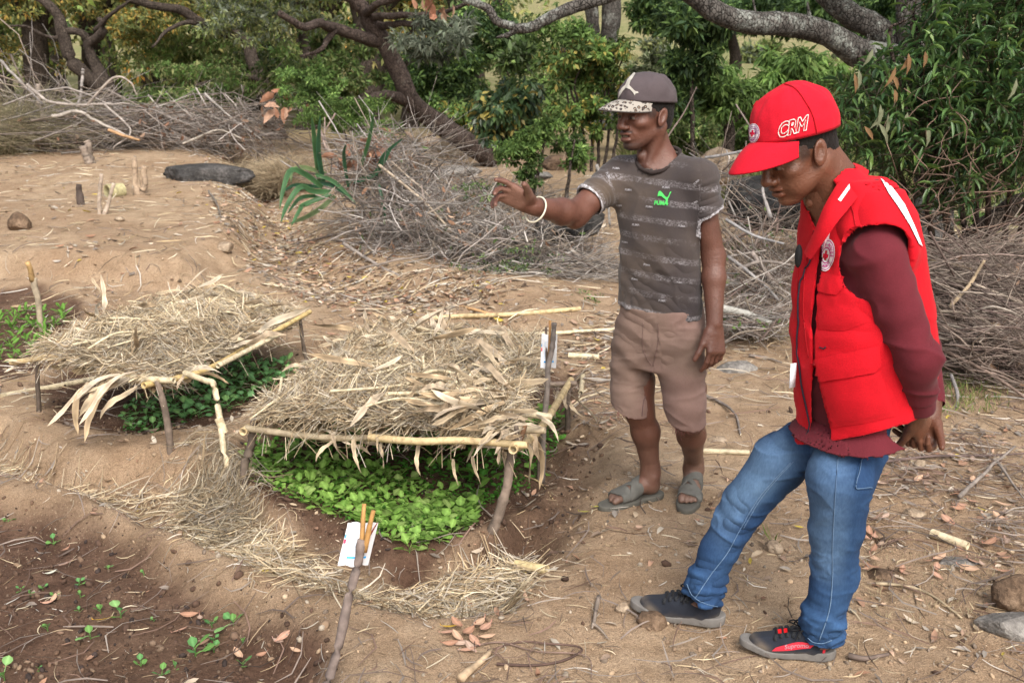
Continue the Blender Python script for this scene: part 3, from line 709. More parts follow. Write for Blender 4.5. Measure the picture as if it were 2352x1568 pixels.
bundle(sh2, P(770, 990, qb[0, 1] - .12), 9, .1, .4, False, 41, (.5, .8), (-.05, .15), .05); bundle(sh2, P(1160, 975, qb[1, 1] + .1), 12, 3.6, .8, False, 47, (.5, .9), (-.05, .2), .06)
bundle(sh2, P(770, 1000, qb[0, 1] - .19), 2, -1.6, .5, True, 42, (.5, .75), (.7, .2))
bundle(sh2, P(870, 1005, qb[0, 1] - .26), 4, -1.5, .7, True, 43, (.3, .5), (.8, .3), .05)
for (u, v, az, s) in ((810, 1030, -1.3, .75), (960, 1032, -1.9, .75), (1040, 1075, -1.4, .6), (1085, 1068, -1.1, .7), (1150, 1040, -.7, .8)):
    put_leaf(CORN_HANG[int(u) % 5], sh2, P(u, v - 22, qb[1, 1] + .12), az, 1.05, .3, s)
bundle(sh2, P(1150, 978, qb[1, 1] + .1), 15, -2.6, 1.3, True, 44, (.4, .8), (.35, .35), .07)
bundle(sh2, P(1230, 990, qb[1, 1] + .25), 4, -1.0, .6, True, 45, (.6, .9), (.7, .25))
bundle(sh2, P(1290, 900, qb[2, 1]), 5, -.8, .8, True, 46, (.5, .8), (.5, .25))

# ------------------------------------------------------------------ seedlings
def leaf_blade(L, W, wav, col, n=6, droop=.35, stalk=.4, seed=0, notch=0.0, mat='leaf'):
    """petiole plus a cupped blade with a wavy edge; grows along +X from the origin"""
    rr = np.random.default_rng(seed); t = np.linspace(0, 1, n)
    w = W * np.sin(math.pi * np.clip(t * .93 + .07, 0, 1)) ** .7 * (.75 + .4 * t); w[0] *= .3; w[-1] *= .35
    x0 = stalk * L; v = []
    for i in range(n):
        x = x0 + t[i] * L; z = .35 * x - droop * (x / L) ** 2 * L * .35
        for a in (-1, -.55, 0, .55, 1):
            e = 1 + (wav * rr.normal() if abs(a) == 1 else 0)
            v.append((x + (rr.normal() * wav * L * .10 if abs(a) == 1 else 0), a * .5 * w[i] * e, z + (abs(a) * .22 - (.18 if abs(a) == 1 else 0) + rr.normal() * wav * .18) * w[i]))
    q = [(5 * i + j, 5 * i + j + 1, 5 * i + j + 6, 5 * i + j + 5) for i in range(n - 1) for j in range(4)]
    b = Buf(); cc = np.tile(col, (len(v), 1)) * (1 + .10 * rr.normal(size=(len(v), 1))); cc[2::5] = np.asarray(col) * 1.35 + .02
    b.add(v, q, None, cc)
    p = np.array([[(0, 0, 0), (x0 * .5, 0, x0 * .22), (x0 * 1.15, 0, .35 * x0 * 1.15 - droop * (x0 * 1.15 / L) ** 2 * L * .35)]])
    tv, tq, tt = tubes(p, np.array([[.0016, .0014, .0010]]) * (L / .05) ** .5, 4); b.add(tv, tq, tt, np.asarray(col) * (1.3, 1.15, 1.3))
    o = b.build('leaf', M[mat], None, True); m = o.data; bpy.data.objects.remove(o); return m
G1 = np.array([(.25, .44, .09), (.30, .50, .11), (.20, .37, .07), (.33, .47, .14)])
BIG = [leaf_blade(.062 + .006 * (i % 3), .060, .16, G1[i % 4], 7, .5, .55, i) for i in range(6)]
MID = [leaf_blade(.034, .034, .05, (.11, .34, .05) if i % 2 else (.14, .40, .06), 5, .4, .7, 20 + i) for i in range(4)]
BLUE = [leaf_blade(.030, .030, .04, c, 5, .3, .8, 30 + i) for i, c in enumerate(((.28, .58, .24), (.34, .62, .22), (.24, .52, .19)))]
NARROW = [leaf_blade(.034, .014, .04, (.17, .36, .06), 5, .3, .3, 40 + i) for i in range(2)]
COTY = [leaf_blade(.020, .020, .02, c, 4, .2, .5, 50 + i) for i, c in enumerate(((.15, .37, .12), (.20, .42, .11)))]
def seedling(name, label, group, p, meshes, n, s, hgt, seed, lean=.5):
    rr = np.random.default_rng(seed); t = thing(name, label, 'seedling', p, group); a0 = rr.random() * 6.3
    stem = stick_mesh('stem', [np.asarray(p) - (0, 0, .01), np.asarray(p) + (0, 0, hgt + .004)], .0022 * s ** .5, .0015 * s ** .5, (.16, .30, .08), t, seed, 5, 'leaf', False)
    for i in range(n):
        put_leaf(meshes[rr.integers(0, len(meshes))], t, np.asarray(p) + (0, 0, hgt * (.3 + .7 * i / max(n - 1, 1))), a0 + i * 2.4 + rr.normal(0, .3), rr.normal(-lean * .5, .28) - .25 * i / n, rr.normal(0, .25), s * rr.uniform(.75, 1.15), 'leaf')
    return t
def inpoly(n, polyU, z, seed, dmin):
    pl = upoly(polyU, z); xs = [p[0] for p in pl]; ys = [p[1] for p in pl]; r = np.random.default_rng(seed); out = []
    for _ in range(n * 400):
        if len(out) >= n: break
        x, y = r.uniform(min(xs), max(xs)), r.uniform(min(ys), max(ys))
        if polysd(np.array([x]), np.array([y]), pl)[0] < 0 and all((x - a) ** 2 + (y - b) ** 2 > dmin ** 2 for a, b in out): out.append((x, y))
    return out
GRP2 = 'leafy seedlings under the nearer straw roof'
front = inpoly(185, [(565, 1108), (590, 1030), (740, 1040), (900, 1090), (1060, 1150), (1100, 1195), (1010, 1250), (930, 1258), (840, 1212), (690, 1155)], -.07, 1, .040)
for i, (x, y) in enumerate(front):
    seedling('mustard_seedling', 'bright green broad leaved seedling along the open front of the nearer bed', GRP2 + ', front', (x, y, hz(x, y)), BIG, 4 + i % 3, .36 + .44 * ((i * 37) % 10) / 10, .016, i)
back_ = inpoly(85, [(640, 1030), (700, 990), (1100, 960), (1290, 960), (1290, 1010), (1230, 1090), (1120, 1160), (1000, 1100)], -.07, 2, .06)
for i, (x, y) in enumerate(back_):
    seedling('mustard_seedling', 'small dark green seedling in the shade of the nearer straw roof', GRP2 + ', shade', (x, y, hz(x, y)), MID + BIG[2:3], 5, .75 + .35 * ((i * 53) % 10) / 10, .03, 300 + i)
b1 = inpoly(95, [(275, 985), (300, 940), (430, 870), (560, 825), (650, 840), (670, 868), (560, 925), (480, 955), (345, 1003)], -.05, 3, .075)
for i, (x, y) in enumerate(b1):
    seedling('cabbage_seedling', 'blue green round leaved seedling in the further shaded bed', 'seedlings under the further straw roof', (x, y, hz(x, y)), BLUE, 4 + i % 2, .95 + .65 * ((i * 29) % 10) / 10, .025, 500 + i)
bl = inpoly(44, [(-60, 740), (60, 728), (170, 735), (120, 775), (90, 800), (40, 838), (-60, 850)], -.05, 4, .11)
for i, (x, y) in enumerate(bl):
    seedling('pepper_seedling', 'pale green narrow leaved seedling in the bed beyond the straw roofs', 'seedlings in the uncovered far bed', (x, y, hz(x, y)), NARROW, 6, 1.5 + .5 * ((i * 31) % 10) / 10, .05, 700 + i)
# a carpet of tiny sprouts between the plants
def sprouts(name, n, polyU, z, L, col, seed):
    r = np.random.default_rng(seed); pts = np.array(inpoly(n, polyU, z, seed, .0)); n = len(pts); b = Buf()
    for kk in range(3):
        a = r.random(n) * 6.28; x = np.stack([np.cos(a), np.sin(a), r.uniform(-.1, .5, n)], -1); nn = np.stack([r.normal(0, .3, n), r.normal(0, .3, n), np.ones(n)], -1)
        T = onground(pts, 0) + np.c_[np.cos(a), np.sin(a), np.zeros(n)] * L * .5; T[:, 2] += r.uniform(.008, .035, n)
        Ls = L * r.uniform(.6, 1.3, n); Mx = basis(x, nn) * Ls[:, None, None]; lt = leafT * (1, 2.1, 1.5)
        v = np.einsum('nij,kj->nki', Mx, lt) + T[:, None]; bb = (np.arange(n) * 8)[:, None, None]
        c = np.asarray(col) * r.uniform(.6, 1.3, (n, 1)) * (1, 1, 1); b.add(v, (bb + leafQ).reshape(-1, 4), (bb + leafF).reshape(-1, 3), np.repeat(c, 8, 0))
    return kind(b.build(name, M['leaf']), 'stuff')
sprouts('sprout_carpet', 1500, [(560, 1100), (600, 1000), (760, 960), (1290, 950), (1290, 1020), (1200, 1130), (1090, 1200), (930, 1250), (780, 1190)], -.07, .017, (.10, .27, .04), 8)
sprouts('sprout_carpet', 650, [(270, 990), (290, 930), (430, 860), (560, 815), (660, 835), (690, 868), (560, 935), (345, 1010)], -.05, .016, (.10, .27, .06), 9)
sprouts('grass_tufts', 260, [(900, 1180), (1110, 1140), (1090, 1210), (960, 1250)], -.07, .03, (.20, .34, .08), 10)
SPOTS = [(183, 1345, 1, 'a three leaved seedling on the dark soil near the yellow leaf'), (48, 1358, .8, 0), (70, 1371, .8, 0), (124, 1252, 1.2, 'a feathery seedling beside a dry stalk in the dark bed'), (20, 1201, 1, 0), (185, 1373, .9, 0), (183, 1408, .8, 0), (278, 1420, 1.5, 'seedling with one large round leaf touching the yellow fallen leaf'), (209, 1472, 1.35, 'seedling with two round seed leaves in the middle of the dark bed'), (110, 1448, 1, 0), (536, 1438, 1.4, 'round leaved seedling nearest the end of the sandy ridge'), (487, 1440, 1.2, 0), (449, 1508, 2.1, 'largest seedling in the dark bed, with four broad leaves'), (491, 1497, 1.1, 0), (558, 1533, 1.2, 'seedling beside a curled pink leaf in the dark bed'), (373, 1558, 1.2, 'rounded seedling at the front edge of the dark bed'), (324, 1534, 1.1, 0), (128, 1373, .8, 0), (231, 1408, 1, 0), (353, 1428, .6, 0), (99, 1355, .7, 0), (249, 1309, .7, 0), (491, 1475, 1, 0), (557, 1479, .7, 0), (403, 1538, .8, 0), (330, 1320, .6, 0), (10, 1560, 1.5, 0), (90, 1540, .6, 0)]
for i, (u, v, s, lab) in enumerate(SPOTS):
    p = gp(u, v)
    seedling('bean_seedling', lab if lab else 'tiny green seedling scattered over the dark front bed', 'seedlings in the dark front bed', p, COTY if s < 1.3 else COTY + BLUE[1:2], 4 if s > .9 else 3, s * .98, .014 * s, 900 + i)

# ------------------------------------------------------------------ marker sticks and seed packets
def mat_packet():
    g = NT('printed_plastic'); return g.bsdf(g.attr('col'), .38, g.noise(25, 3, .6, g.obj()), .006, .6, .45)
M['packet'] = mat_packet()
def packet(name, label, O, R_, U_, wl, wr, hgt, fold, seed, lines=True):
    """an empty seed bag skewered on a stick: two panels folded round it, with its printing"""
    O = np.asarray(O); R_ = unit(R_); U_ = unit(U_); N_ = np.cross(R_, U_); t = thing(name, label, 'seed packet', O); r = np.random.default_rng(seed)
    def pt(a, b, off=0.0):                                  # a in metres across, b 0..1 up
        back = abs(a) * fold[0 if a < 0 else 1] + .004 * math.sin(b * 7 + a * 60)
        return O + R_ * a + U_ * (b * hgt) + N_ * (-back + off)
    nx, ny = 12, 10; xs = np.linspace(-wl, wr, nx); v = []; c = []
    for side in (0, -.0025):
        for j in range(ny):
            for i in range(nx):
                v.append(pt(xs[i], j / (ny - 1) + (.02 * math.sin(xs[i] * 160) if j in (0, ny - 1) else 0), side)); c.append((.78, .79, .82) if xs[i] < .004 else (.62, .62, .63))
    q = [(j * nx + i, j * nx + i + 1, (j + 1) * nx + i + 1, (j + 1) * nx + i) for j in range(ny - 1) for i in range(nx - 1)]
    q += [tuple(k + nx * ny for k in f[::-1]) for f in q]
    make('pouch', v, q, None, M['packet'], t, True, np.array(c))
    def bar(nm, a0, a1, b0, b1, col, off=.0025):
        k = 5; vv = [pt(a0 + (a1 - a0) * i / (k - 1), b0 + (b1 - b0) * j, off) for j in (0, 1) for i in range(k)]
        return make(nm, vv, [(i, i + 1, k + i + 1, k + i) for i in range(k - 1)], None, M['packet'], t, False, np.tile(col, (2 * k, 1)))
    blue = (.01, .32, .72)
    bar('blue_band', -wl * .62, -.004, .17, .215, blue); bar('blue_band', .012, .022, .17, .215, blue)
    bar('red_mark', -wl * .985, -wl * .86, .50, .60, (.75, .03, .10)); bar('blue_mark', -wl * .985, -wl * .9, .63, .71, (.05, .35, .65))
    if lines:
        b = Buf()
        for j in range(15):
            bb = .28 + j * .036; a0 = -wl * (.55 + .2 * r.random()); a1 = -.006 - .01 * r.random()
            if j in (8, 9): continue
            vv = [pt(a0 + (a1 - a0) * i / 3, bb + .012 * jj, .0025) for jj in (0, 1) for i in range(4)]
            b.add(vv, [(i, i + 1, 5 + i, 4 + i) for i in range(3)], None, (.50, .66, .82))
        b.build('print_lines', M['packet'], t)
    return t
k0 = gp(722, 1640); kt = P(832, 1240, 2.60)
stake = thing('marker_stick', 'split grey stick leaning in the foreground with a white packet on it', 'stick', k0, 'marker sticks at the beds')
stick_mesh('shaft', [k0 - (0, 0, .06), k0 * .5 + P(800, 1400, 2.55) * .5 + (.004, 0, 0), P(812, 1330, 2.57), kt], .0135, .0125, np.array((.21, .165, .145)), stake, 21, 12)
stick_mesh('split_end', [kt - (.004, 0, .015), P(838, 1154, 2.645)], .0085, .0065, np.array((.45, .25, .09)), stake, 22, 7, 'wood', False)
stick_mesh('split_end', [kt - (-.004, .006, .03), P(859, 1170, 2.600)], .0095, .0062, np.array((.42, .23, .08)), stake, 23, 7, 'wood', False)
stick_mesh('bark_strip', [kt + (.008, 0, -.01), P(868, 1200, 2.61)], .004, .0015, np.array((.25, .05, .04)), stake, 24, 5, 'wood', False)
ax = unit(P(850, 1160, 2.62) - P(812, 1300, 2.57))
packet('seed_packet', 'white seed packet with a blue band skewered on the foreground stick', P(817, 1300, 2.59), (1, .05, -.06), ax + np.array((-.03, 0, 0)), .052, .033, .125, (.25, .9), 1)
k0 = onground(P(1247, 960, 4.20)[None, :2])[0]; kt = P(1275, 742, 4.22)
stake2 = thing('marker_stick', 'thin grey stick standing through the straw with a small packet', 'stick', k0, 'marker sticks at the beds')
stick_mesh('shaft', [k0, P(1256, 880, 4.20), P(1268, 800, 4.21), kt], .013, .011, np.array((.20, .17, .15)), stake2, 25)
stick_mesh('split_end', [P(1259, 840, 4.24), P(1264, 736, 4.25)], .006, .006, np.array((.40, .22, .09)), stake2, 26, 6, 'wood', False)
stick_mesh('split_end', [P(1256, 840, 4.25), P(1254, 750, 4.27)], .006, .005, STICK, stake2, 27, 6, 'wood', False)
packet('seed_packet', 'small pale blue edged seed packet on the stick behind the straw roof', P(1260, 846, 4.25), (1, 0, 0), (.03, .02, 1), .036, .034, .155, (.2, .4), 2, True)
k0 = gp(98, 762); stake3 = thing('marker_stick', 'bare pale stick with a cut end standing by the far bed', 'stick', k0, 'marker sticks at the beds')
stick_mesh('shaft', [k0 - (0, 0, .05), P(88, 690, k0[1]), P(76, 640, k0[1])], .020, .020, np.array((.34, .28, .20)), stake3, 28)
stick_mesh('cut_end', [P(77, 646, k0[1]), P(61, 600, k0[1] - .05)], .019, .016, np.array((.42, .27, .12)), stake3, 29)

# ------------------------------------------------------------------ canes lying about
def lying(label, pts, r, col=CANE, seed=0, name='cane', lift=None, cat='cane'):
    g = gp(np.array([p[0] for p in pts], float), np.array([p[1] for p in pts], float)); g[:, 2] += (lift if lift is not None else r * .9)
    o = cane_mesh(name, g, r, col, None, .2, seed); return tag(o, label, cat)
lying('long pale cane lying on the soil and running under the further roof', [(-30, 922), (130, 893), (300, 858)], .017, CANE2, 31)
lying('thick yellowish cane lying behind the nearer straw roof', [(994, 736), (1060, 731), (1180, 727), (1332, 714)], .018, CANE, 32)
lying('long thin cane lying from the straw roof to the shorts of the man', [(1090, 776), (1250, 770), (1420, 760)], .014, CANE2, 33)
lying('short thick cut cane lying beside the packet stick', [(1306, 822), (1376, 826)], .019, CANE2, 34)
lying('short stub of cane pointing at the camera near the corner post', [(1339, 868), (1334, 908)], .015, CANE2 * .9, 35)
lying('pale cane on the ground behind the bare legs of the man', [(1600, 1040), (1720, 1044)], .013, CANE2 * .85, 36)
lying('split pale cane piece lying in the straw of the trench', [(1186, 1306), (1256, 1318)], .020, CANE2 * (1.1, 1.05, .85), 37)
lying('broken pale cane among dead leaves beside the flat grey stone', [(2139, 1232), (2222, 1262)], .017, CANE2, 38)
lying('thin orange brown split stick lying in the leaf channel', [(1030, 705), (1080, 712), (1130, 726)], .012, CANE * (.9, .7, .6), 39, 'stick', None, 'stick')
def twig(label, pts, r, col=(.22, .17, .13), seed=0, lift=.008, name='twig', forks=()):
    g = gp(np.array([p[0] for p in pts], float), np.array([p[1] for p in pts], float)); g[:, 2] += lift
    o = stick_mesh(name, g, r, r * .5, np.asarray(col), None, seed, 6, 'wood'); tag(o, label, 'twig')
    for f in forks:
        gg = gp(np.array([p[0] for p in f], float), np.array([p[1] for p in f], float)); gg[:, 2] += lift
        stick_mesh('fork', gg, r * .7, r * .3, np.asarray(col), o, seed + 1, 5, 'wood')
    return o
twig('grey forked twig lying on the sand near the toe of the black shoe', [(1374, 1376), (1366, 1410), (1362, 1444)], .0085, (.27, .22, .18), 1, .012, 'twig', [[(1362, 1440), (1378, 1452), (1394, 1472)], [(1362, 1440), (1359, 1450)]])
twig('long looping dark vine stem lying on the sand', [(1140, 1530), (1220, 1532), (1290, 1522), (1335, 1500), (1320, 1488), (1260, 1482), (1200, 1478), (1120, 1500)], .0045, (.12, .075, .06), 2)
twig('thin looping stem crossing the dark vine on the sand', [(1080, 1490), (1150, 1480), (1230, 1500), (1345, 1510), (1360, 1560)], .003, (.22, .15, .12), 3)
twig('pale dry stalk lying in front of the trench corner', [(1060, 1568), (1090, 1535), (1130, 1500)], .014, (.46, .34, .22), 4, .014)
twig('long pale stem on the ground between the stones', [(2010, 1345), (2080, 1350), (2140, 1372), (2210, 1425)], .006, (.45, .36, .24), 5)
twig('long thin dark twig above the fallen leaves', [(1990, 1075), (2120, 1058), (2250, 1055), (2360, 1050)], .007, (.14, .10, .09), 6, .02)
twig('pale grey branch slanting over the fallen leaves', [(2200, 1158), (2270, 1090), (2330, 1040)], .010, (.26, .22, .19), 7, .03, 'twig', [[(2290, 1078), (2320, 1120), (2352, 1165)]])
twig('grey curved twig lying behind the knee of the blue jeans', [(1600, 905), (1660, 930), (1690, 960), (1700, 1000)], .009, (.20, .17, .15), 8, .01, 'twig')
twig('grey twig on bare sand behind the hand of the man', [(1720, 820), (1760, 826), (1795, 838)], .010, (.24, .20, .17), 9, .012)
twig('short dark stick under the heel of the red striped shoe', [(1945, 1512), (1985, 1520), (2040, 1510)], .010, (.16, .12, .10), 10, .01)
twig('dry fibre root lying on the slope of the nearer bed', [(1205, 1095), (1240, 1112), (1270, 1150)], .004, (.48, .37, .20), 11, .01)
twig('dark stick slanting in the leaf channel', [(480, 445), (500, 478), (508, 505)], .012, (.20, .17, .14), 12, .03)

# ------------------------------------------------------------------ stones, clods and stumps
def gr(u, v, dz=0.0): p = gp(u, v); p[2] += dz; return p
rock('rock_slab', 'long dark grey rock slab lying in front of the dead branches', 'rock', gr(475, 412, .06), (.58, .34, .15), 'rock_slate', 5, .20, rz=-.12)
rock('stone', 'brown blocky stone on top of the grey one at the picture edge', 'stone', gr(2330, 1392, .05), (.085, .06, .065), 'rock_brown', 6)
rock('stone', 'speckled grey rounded stone in front of the brown blocky one', 'stone', gr(2320, 1448, .012), (.11, .07, .05), 'rock_grey', 7)
rock('stone', 'flat grey stone set into the ground beside the broken cane', 'stone', gr(2205, 1292, -.012), (.085, .045, .028), 'rock_grey', 8)
rock('stone', 'dark flat stone sunk in the ground, further of two behind the jeans', 'stone', gr(2040, 1245, -.02), (.09, .06, .035), 'rock_brown', 9)
rock('stone', 'dark flat stone sunk in the ground, nearer of two behind the jeans', 'stone', gr(2030, 1318, -.015), (.085, .055, .035), 'rock_brown', 10)
rock('stone', 'rough brown stone under the sole of the raised black shoe', 'stone', gr(1496, 1428, .005), (.055, .05, .045), 'rock_brown', 11)
rock('stone', 'small tan stone just in front of the black shoe toe', 'stone', gr(1432, 1402, .01), (.024, .02, .020), 'rock_tan', 12)
rock('clod', 'round brown clod of soil between the blue trouser legs', 'clod', gr(1776, 1264, .012), (.032, .03, .028), 'rock_tan', 13, .3, cut=False)
rock('stone', 'flat brown stone in the leaves between the two men', 'stone', gr(1650, 1010, .0), (.05, .035, .022), 'rock_tan', 14)
rock('stone', 'pale lichen grey stone on the sand behind the hanging hand', 'stone', gr(1690, 845, -.02), (.15, .09, .07), 'rock_grey', 15)
rock('clod', 'reddish brown clod lying on the bare ground by the far bed', 'clod', gr(50, 526, .05), (.115, .09, .10), 'rock_brown', 16)
rock('clod', 'sandy clod at the edge of the leaf channel', 'clod', gr(518, 598, .03), (.085, .06, .05), 'rock_tan', 17)
rock('stone', 'small flat stone on the bare slope', 'stone', gr(275, 508, .02), (.05, .04, .03), 'rock_tan', 18)
rock('stone', 'tan boulder half covered by the uprooted agave leaves', 'rock', gr(762, 505, .04), (.22, .18, .2), 'rock_tan', 19)
rock('stone', 'tan earth clump set in the pathway leaves behind the jeans', 'stone', gr(2100, 1185, .0), (.05, .035, .03), 'rock_tan', 20)
rock('stone', 'little tan stone lying amid leaves under the brush', 'stone', gr(2113, 1070, .01), (.03, .025, .02), 'rock_tan', 21)
log = tag(cane_mesh('log', [gr(247, 452, .05), gr(284, 447, .05)], .085, (.40, .36, .20), None, .6, 3, 'wood', 12), 'short pale cut log lying on the bare slope', 'log')
def stump(label, u, v, hgt, r, lean, seed, split=2, col=(.26, .21, .17)):
    p = gr(u, v); t = thing('stump', label, 'stump', p)
    for i in range(split):
        a = i * 2.2 + seed; q = p + np.array((math.cos(a), math.sin(a), 0)) * r * .55
        stick_mesh('stem', [q - (0, 0, .1), q + (lean * hgt + .05 * math.cos(a), 0, hgt * (1 - .25 * i))], r * (.8 if split > 1 else 1), r * .6, np.asarray(col), t, seed + i, 9)
    return t
stump('short grey tree stump on the sandy slope', 210, 375, .30, .075, -.05, 2, 2)
stump('split pale stump standing on the slope near the log', 320, 445, .40, .045, .05, 4, 3, (.36, .27, .19))
stump('low broken stump beside the tall bare stake', 98, 343, .40, .05, -.2, 6, 2, (.36, .25, .17))
stump('tall bare stake at the foot of the dead branches', 107, 344, 1.0, .05, -.03, 8, 1, (.30, .25, .21))
stump('burnt stub on the slope by a dry stalk', 196, 470, .2, .045, .05, 9, 1, (.08, .06, .05))
stump('thin pale stump of cut stems in the middle of the slope', 228, 490, .38, .028, .3, 10, 2, (.42, .34, .27))

# ------------------------------------------------------------------ the larger fallen leaves, one by one
def dry_leaf_mesh(seed, col):
    o = leaf_blade(.05, .022, .03, col, 6, .2, .1, seed, 0, 'litter'); v = np.zeros(len(o.vertices) * 3, np.float32); o.vertices.foreach_get('co', v); v = v.reshape(-1, 3)
    v[:, 2] = v[:, 2] * .5 - .006 * (v[:, 0] > 0); v[:, 2] -= v[:, 2].min(); v[:, 2] += 6 * ((v[:, 0] - .03) ** 2) * (.6 + seed % 3 * .5); v[:, 0] -= .03
    o.vertices.foreach_set('co', v.ravel()); return o
DRY = [dry_leaf_mesh(60 + i, c) for i, c in enumerate([(.50, .29, .20), (.56, .36, .24), (.40, .22, .14), (.48, .34, .26)])]
YEL = dry_leaf_mesh(70, (.60, .38, .04)); WHT = dry_leaf_mesh(71, (.62, .62, .50)); YEG = dry_leaf_mesh(72, (.50, .48, .08))
def fallen(label, u, v, me, s, az, group=None, pitch=0.0):
    p = gr(u, v, .006 + .004 * s); o = put_leaf(me, None, p, az, pitch, rng.normal(0, .3), s, 'dry_leaf'); return tag(o, label, 'leaf', group)
fallen('orange yellow fallen leaf lying on the dark front bed', 240, 1433, YEL, 1.35, .12)
fallen('whitish curled leaf on the dark front bed', 118, 1322, WHT, .9, .5)
fallen('yellow half curled leaf at the corner of the trench', 1032, 1448, YEL, 1.0, -.2)
fallen('tall upright brown leaf standing in the trench straw', 1080, 1400, DRY[2], 1.3, 1.9, None, -.6)
fallen('yellow green leaf by the toe of the sandal', 1375, 1170, YEG, 1.0, .1)
fallen('greenish leaf on the soil in front of the sandal', 1342, 1182, YEG, .9, -.4)
fallen('yellow leaf near the straw by the ridge', 500, 1212, YEL, .7, .2)
LD = 'pinkish brown dry leaf in the pile at the trench corner'
for i, (u, v) in enumerate([(1030, 1460), (1050, 1470), (1075, 1460), (1060, 1485), (1090, 1480), (1100, 1440), (1035, 1485), (1080, 1495), (1115, 1450), (1120, 1470), (1050, 1440), (1200, 1340), (1075, 1500)]):
    fallen(LD, u, v, DRY[i % 4], 1.0 + .3 * (i % 3) * .5, i * 2.1, 'leaves piled at the trench corner')
LD = 'dry brown leaf lying on the dark front bed'
for i, (u, v) in enumerate([(110, 1390), (125, 1382), (435, 1420), (460, 1425), (415, 1455), (547, 1510), (600, 1510), (640, 1480), (650, 1470), (680, 1500), (150, 1270), (400, 1190)]):
    fallen(LD, u, v, DRY[i % 4], .8 + .2 * (i % 3), i * 1.7, 'leaves on the dark front bed')
LD = 'large tan dry leaf lying on the sandy path'
rr = np.random.default_rng(12)
for i in range(60):
    u, v = (rr.uniform(1980, 2345), rr.uniform(1040, 1330)) if i < 44 else (rr.uniform(1300, 1420), rr.uniform(800, 990))
    fallen('large tan dry leaf in the leaf drift under the brush heap' if i < 44 else 'tan dry leaf in the drift beside the straw roof', u, v, DRY[i % 4], rr.uniform(.9, 1.5), rr.uniform(0, 6.3), 'leaves drifted under the brush heap' if i < 44 else 'leaves drifted beside the straw roof')
# ------------------------------------------------------------------ trees, bushes, brush heaps
LANC = np.array([(0, 0, 0), (.30, .5, .10), (.30, -.5, .10), (.30, 0, 0), (.68, .42, .06), (.68, -.42, .06), (.68, 0, -.05), (1, 0, -.16)])
LANC_Q = np.array([(3, 1, 4, 6), (2, 3, 6, 5)]); LANC_T = np.array([(0, 1, 3), (0, 3, 2), (6, 4, 7), (5, 6, 7)])
def leaves_into(b, T, X, N, L, W, cols, simple=False):
    """leaf blades: base T, direction X, face N, length L, width W"""
    n = len(T); Mx = basis(X, N)
    if simple:
        tv = np.array([(0, 0, 0), (.5, .5, .08), (1, 0, -.06), (.5, -.5, .08)]); v = np.einsum('nij,nkj->nki', Mx, tv[None] * np.stack([L, W, L], -1)[:, None]) + T[:, None]
        f = (np.arange(n) * 4)[:, None] + np.array([0, 1, 2, 3])[None]; b.add(v, f[:, ::-1], None, np.repeat(cols, 4, 0)); return
    v = np.einsum('nij,nkj->nki', Mx, LANC[None] * np.stack([L, W, L], -1)[:, None]) + T[:, None]; o = (np.arange(n) * 8)[:, None, None]
    b.add(v, (o + LANC_Q).reshape(-1, 4), (o + LANC_T).reshape(-1, 3), np.repeat(cols, 8, 0))
def limb_mesh(name, pts, rad, mat, parent, k=10, seed=0, rough=.12):
    pts = np.asarray(pts, float); L = np.linalg.norm(np.diff(pts, axis=0), axis=1).sum(); n = int(np.clip(L / (np.max(rad) * .8), 8, 90)); path = smooth_path(pts, n)
    r = np.interp(np.linspace(0, 1, n), np.linspace(0, 1, len(rad)), rad); s = np.linspace(0, L, n)
    path = path + np.stack([vnoise(np.stack([s / (r * 5), s * 0 + seed, s * 0 + i], -1), 3) for i in range(3)], -1) * r[:, None] * .35
    v, q, t = tubes(path[None], r[None], k); nrm = unit(v - np.repeat(path, k, 0)); v = v + nrm * (np.repeat(r, k) * (rough * 2) * fbm(v / np.max(rad) * 1.1 + seed, 3, seed))[:, None]
    return make(name, v, q, t, mat, parent, True)
def clump_points(centers, radii, n, r, fill=.55):
    """points in a set of ellipsoidal leaf clumps, denser at their skins"""
    k = r.integers(0, len(centers), n); d = rand_dir(n, r); rr_ = (fill + (1 - fill) * r.random(n) ** .6)[:, None]
    return np.asarray(centers)[k] + d * rr_ * np.asarray(radii)[k], d, k
def crown_mesh(name, centers, radii, n, L, W, cols, seed, parent, mat='leaf', droop=.3, simple=True, tone=.35, sprig=3, up=.3):
    r = np.random.default_rng(seed); m = n // sprig; p, d, k = clump_points(centers, radii, m, r); b = Buf()
    ct = (1 + tone * r.normal(size=len(centers)))[k].clip(.45, 1.7)
    far_ = float(sstep(11, 16, np.asarray(centers)[:, 1].mean() if np.asarray(centers)[:, 1].mean() > 3 else 20.)); cols = np.asarray(cols, float); cols = (cols * .82 + .18 * cols.mean(1, keepdims=True)) * (1 + .30 * far_)  # haze put into the leaf colour: crowns greyed, distant ones lightened
    for j in range(sprig):
        X = unit(d * .6 + rand_dir(m, r) * .9 + np.array((0, 0, -droop))); N = unit(rand_dir(m, r) * .7 + np.array((0, 0, up + .5)))
        l = L * r.uniform(.6, 1.3, m); c = np.asarray(cols)[r.integers(0, len(cols), m)] * (ct * r.uniform(.7, 1.3, m))[:, None]
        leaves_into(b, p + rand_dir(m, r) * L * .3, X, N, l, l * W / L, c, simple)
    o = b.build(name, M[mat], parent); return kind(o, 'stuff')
def blob_set(c, size, n, seed, rs=(.28, .5), flat_=.75):
    r = np.random.default_rng(seed); d = rand_dir(n, r) * (r.random((n, 1)) ** .45); ctr = np.asarray(c) + d * np.asarray(size); rad = np.asarray(size) * r.uniform(*rs, (n, 1)); rad[:, 2] *= flat_; return ctr, rad
OLIVE = [(0.128, 0.164, 0.049), (0.178, 0.215, 0.064), (0.102, 0.131, 0.046), (0.241, 0.251, 0.082)]
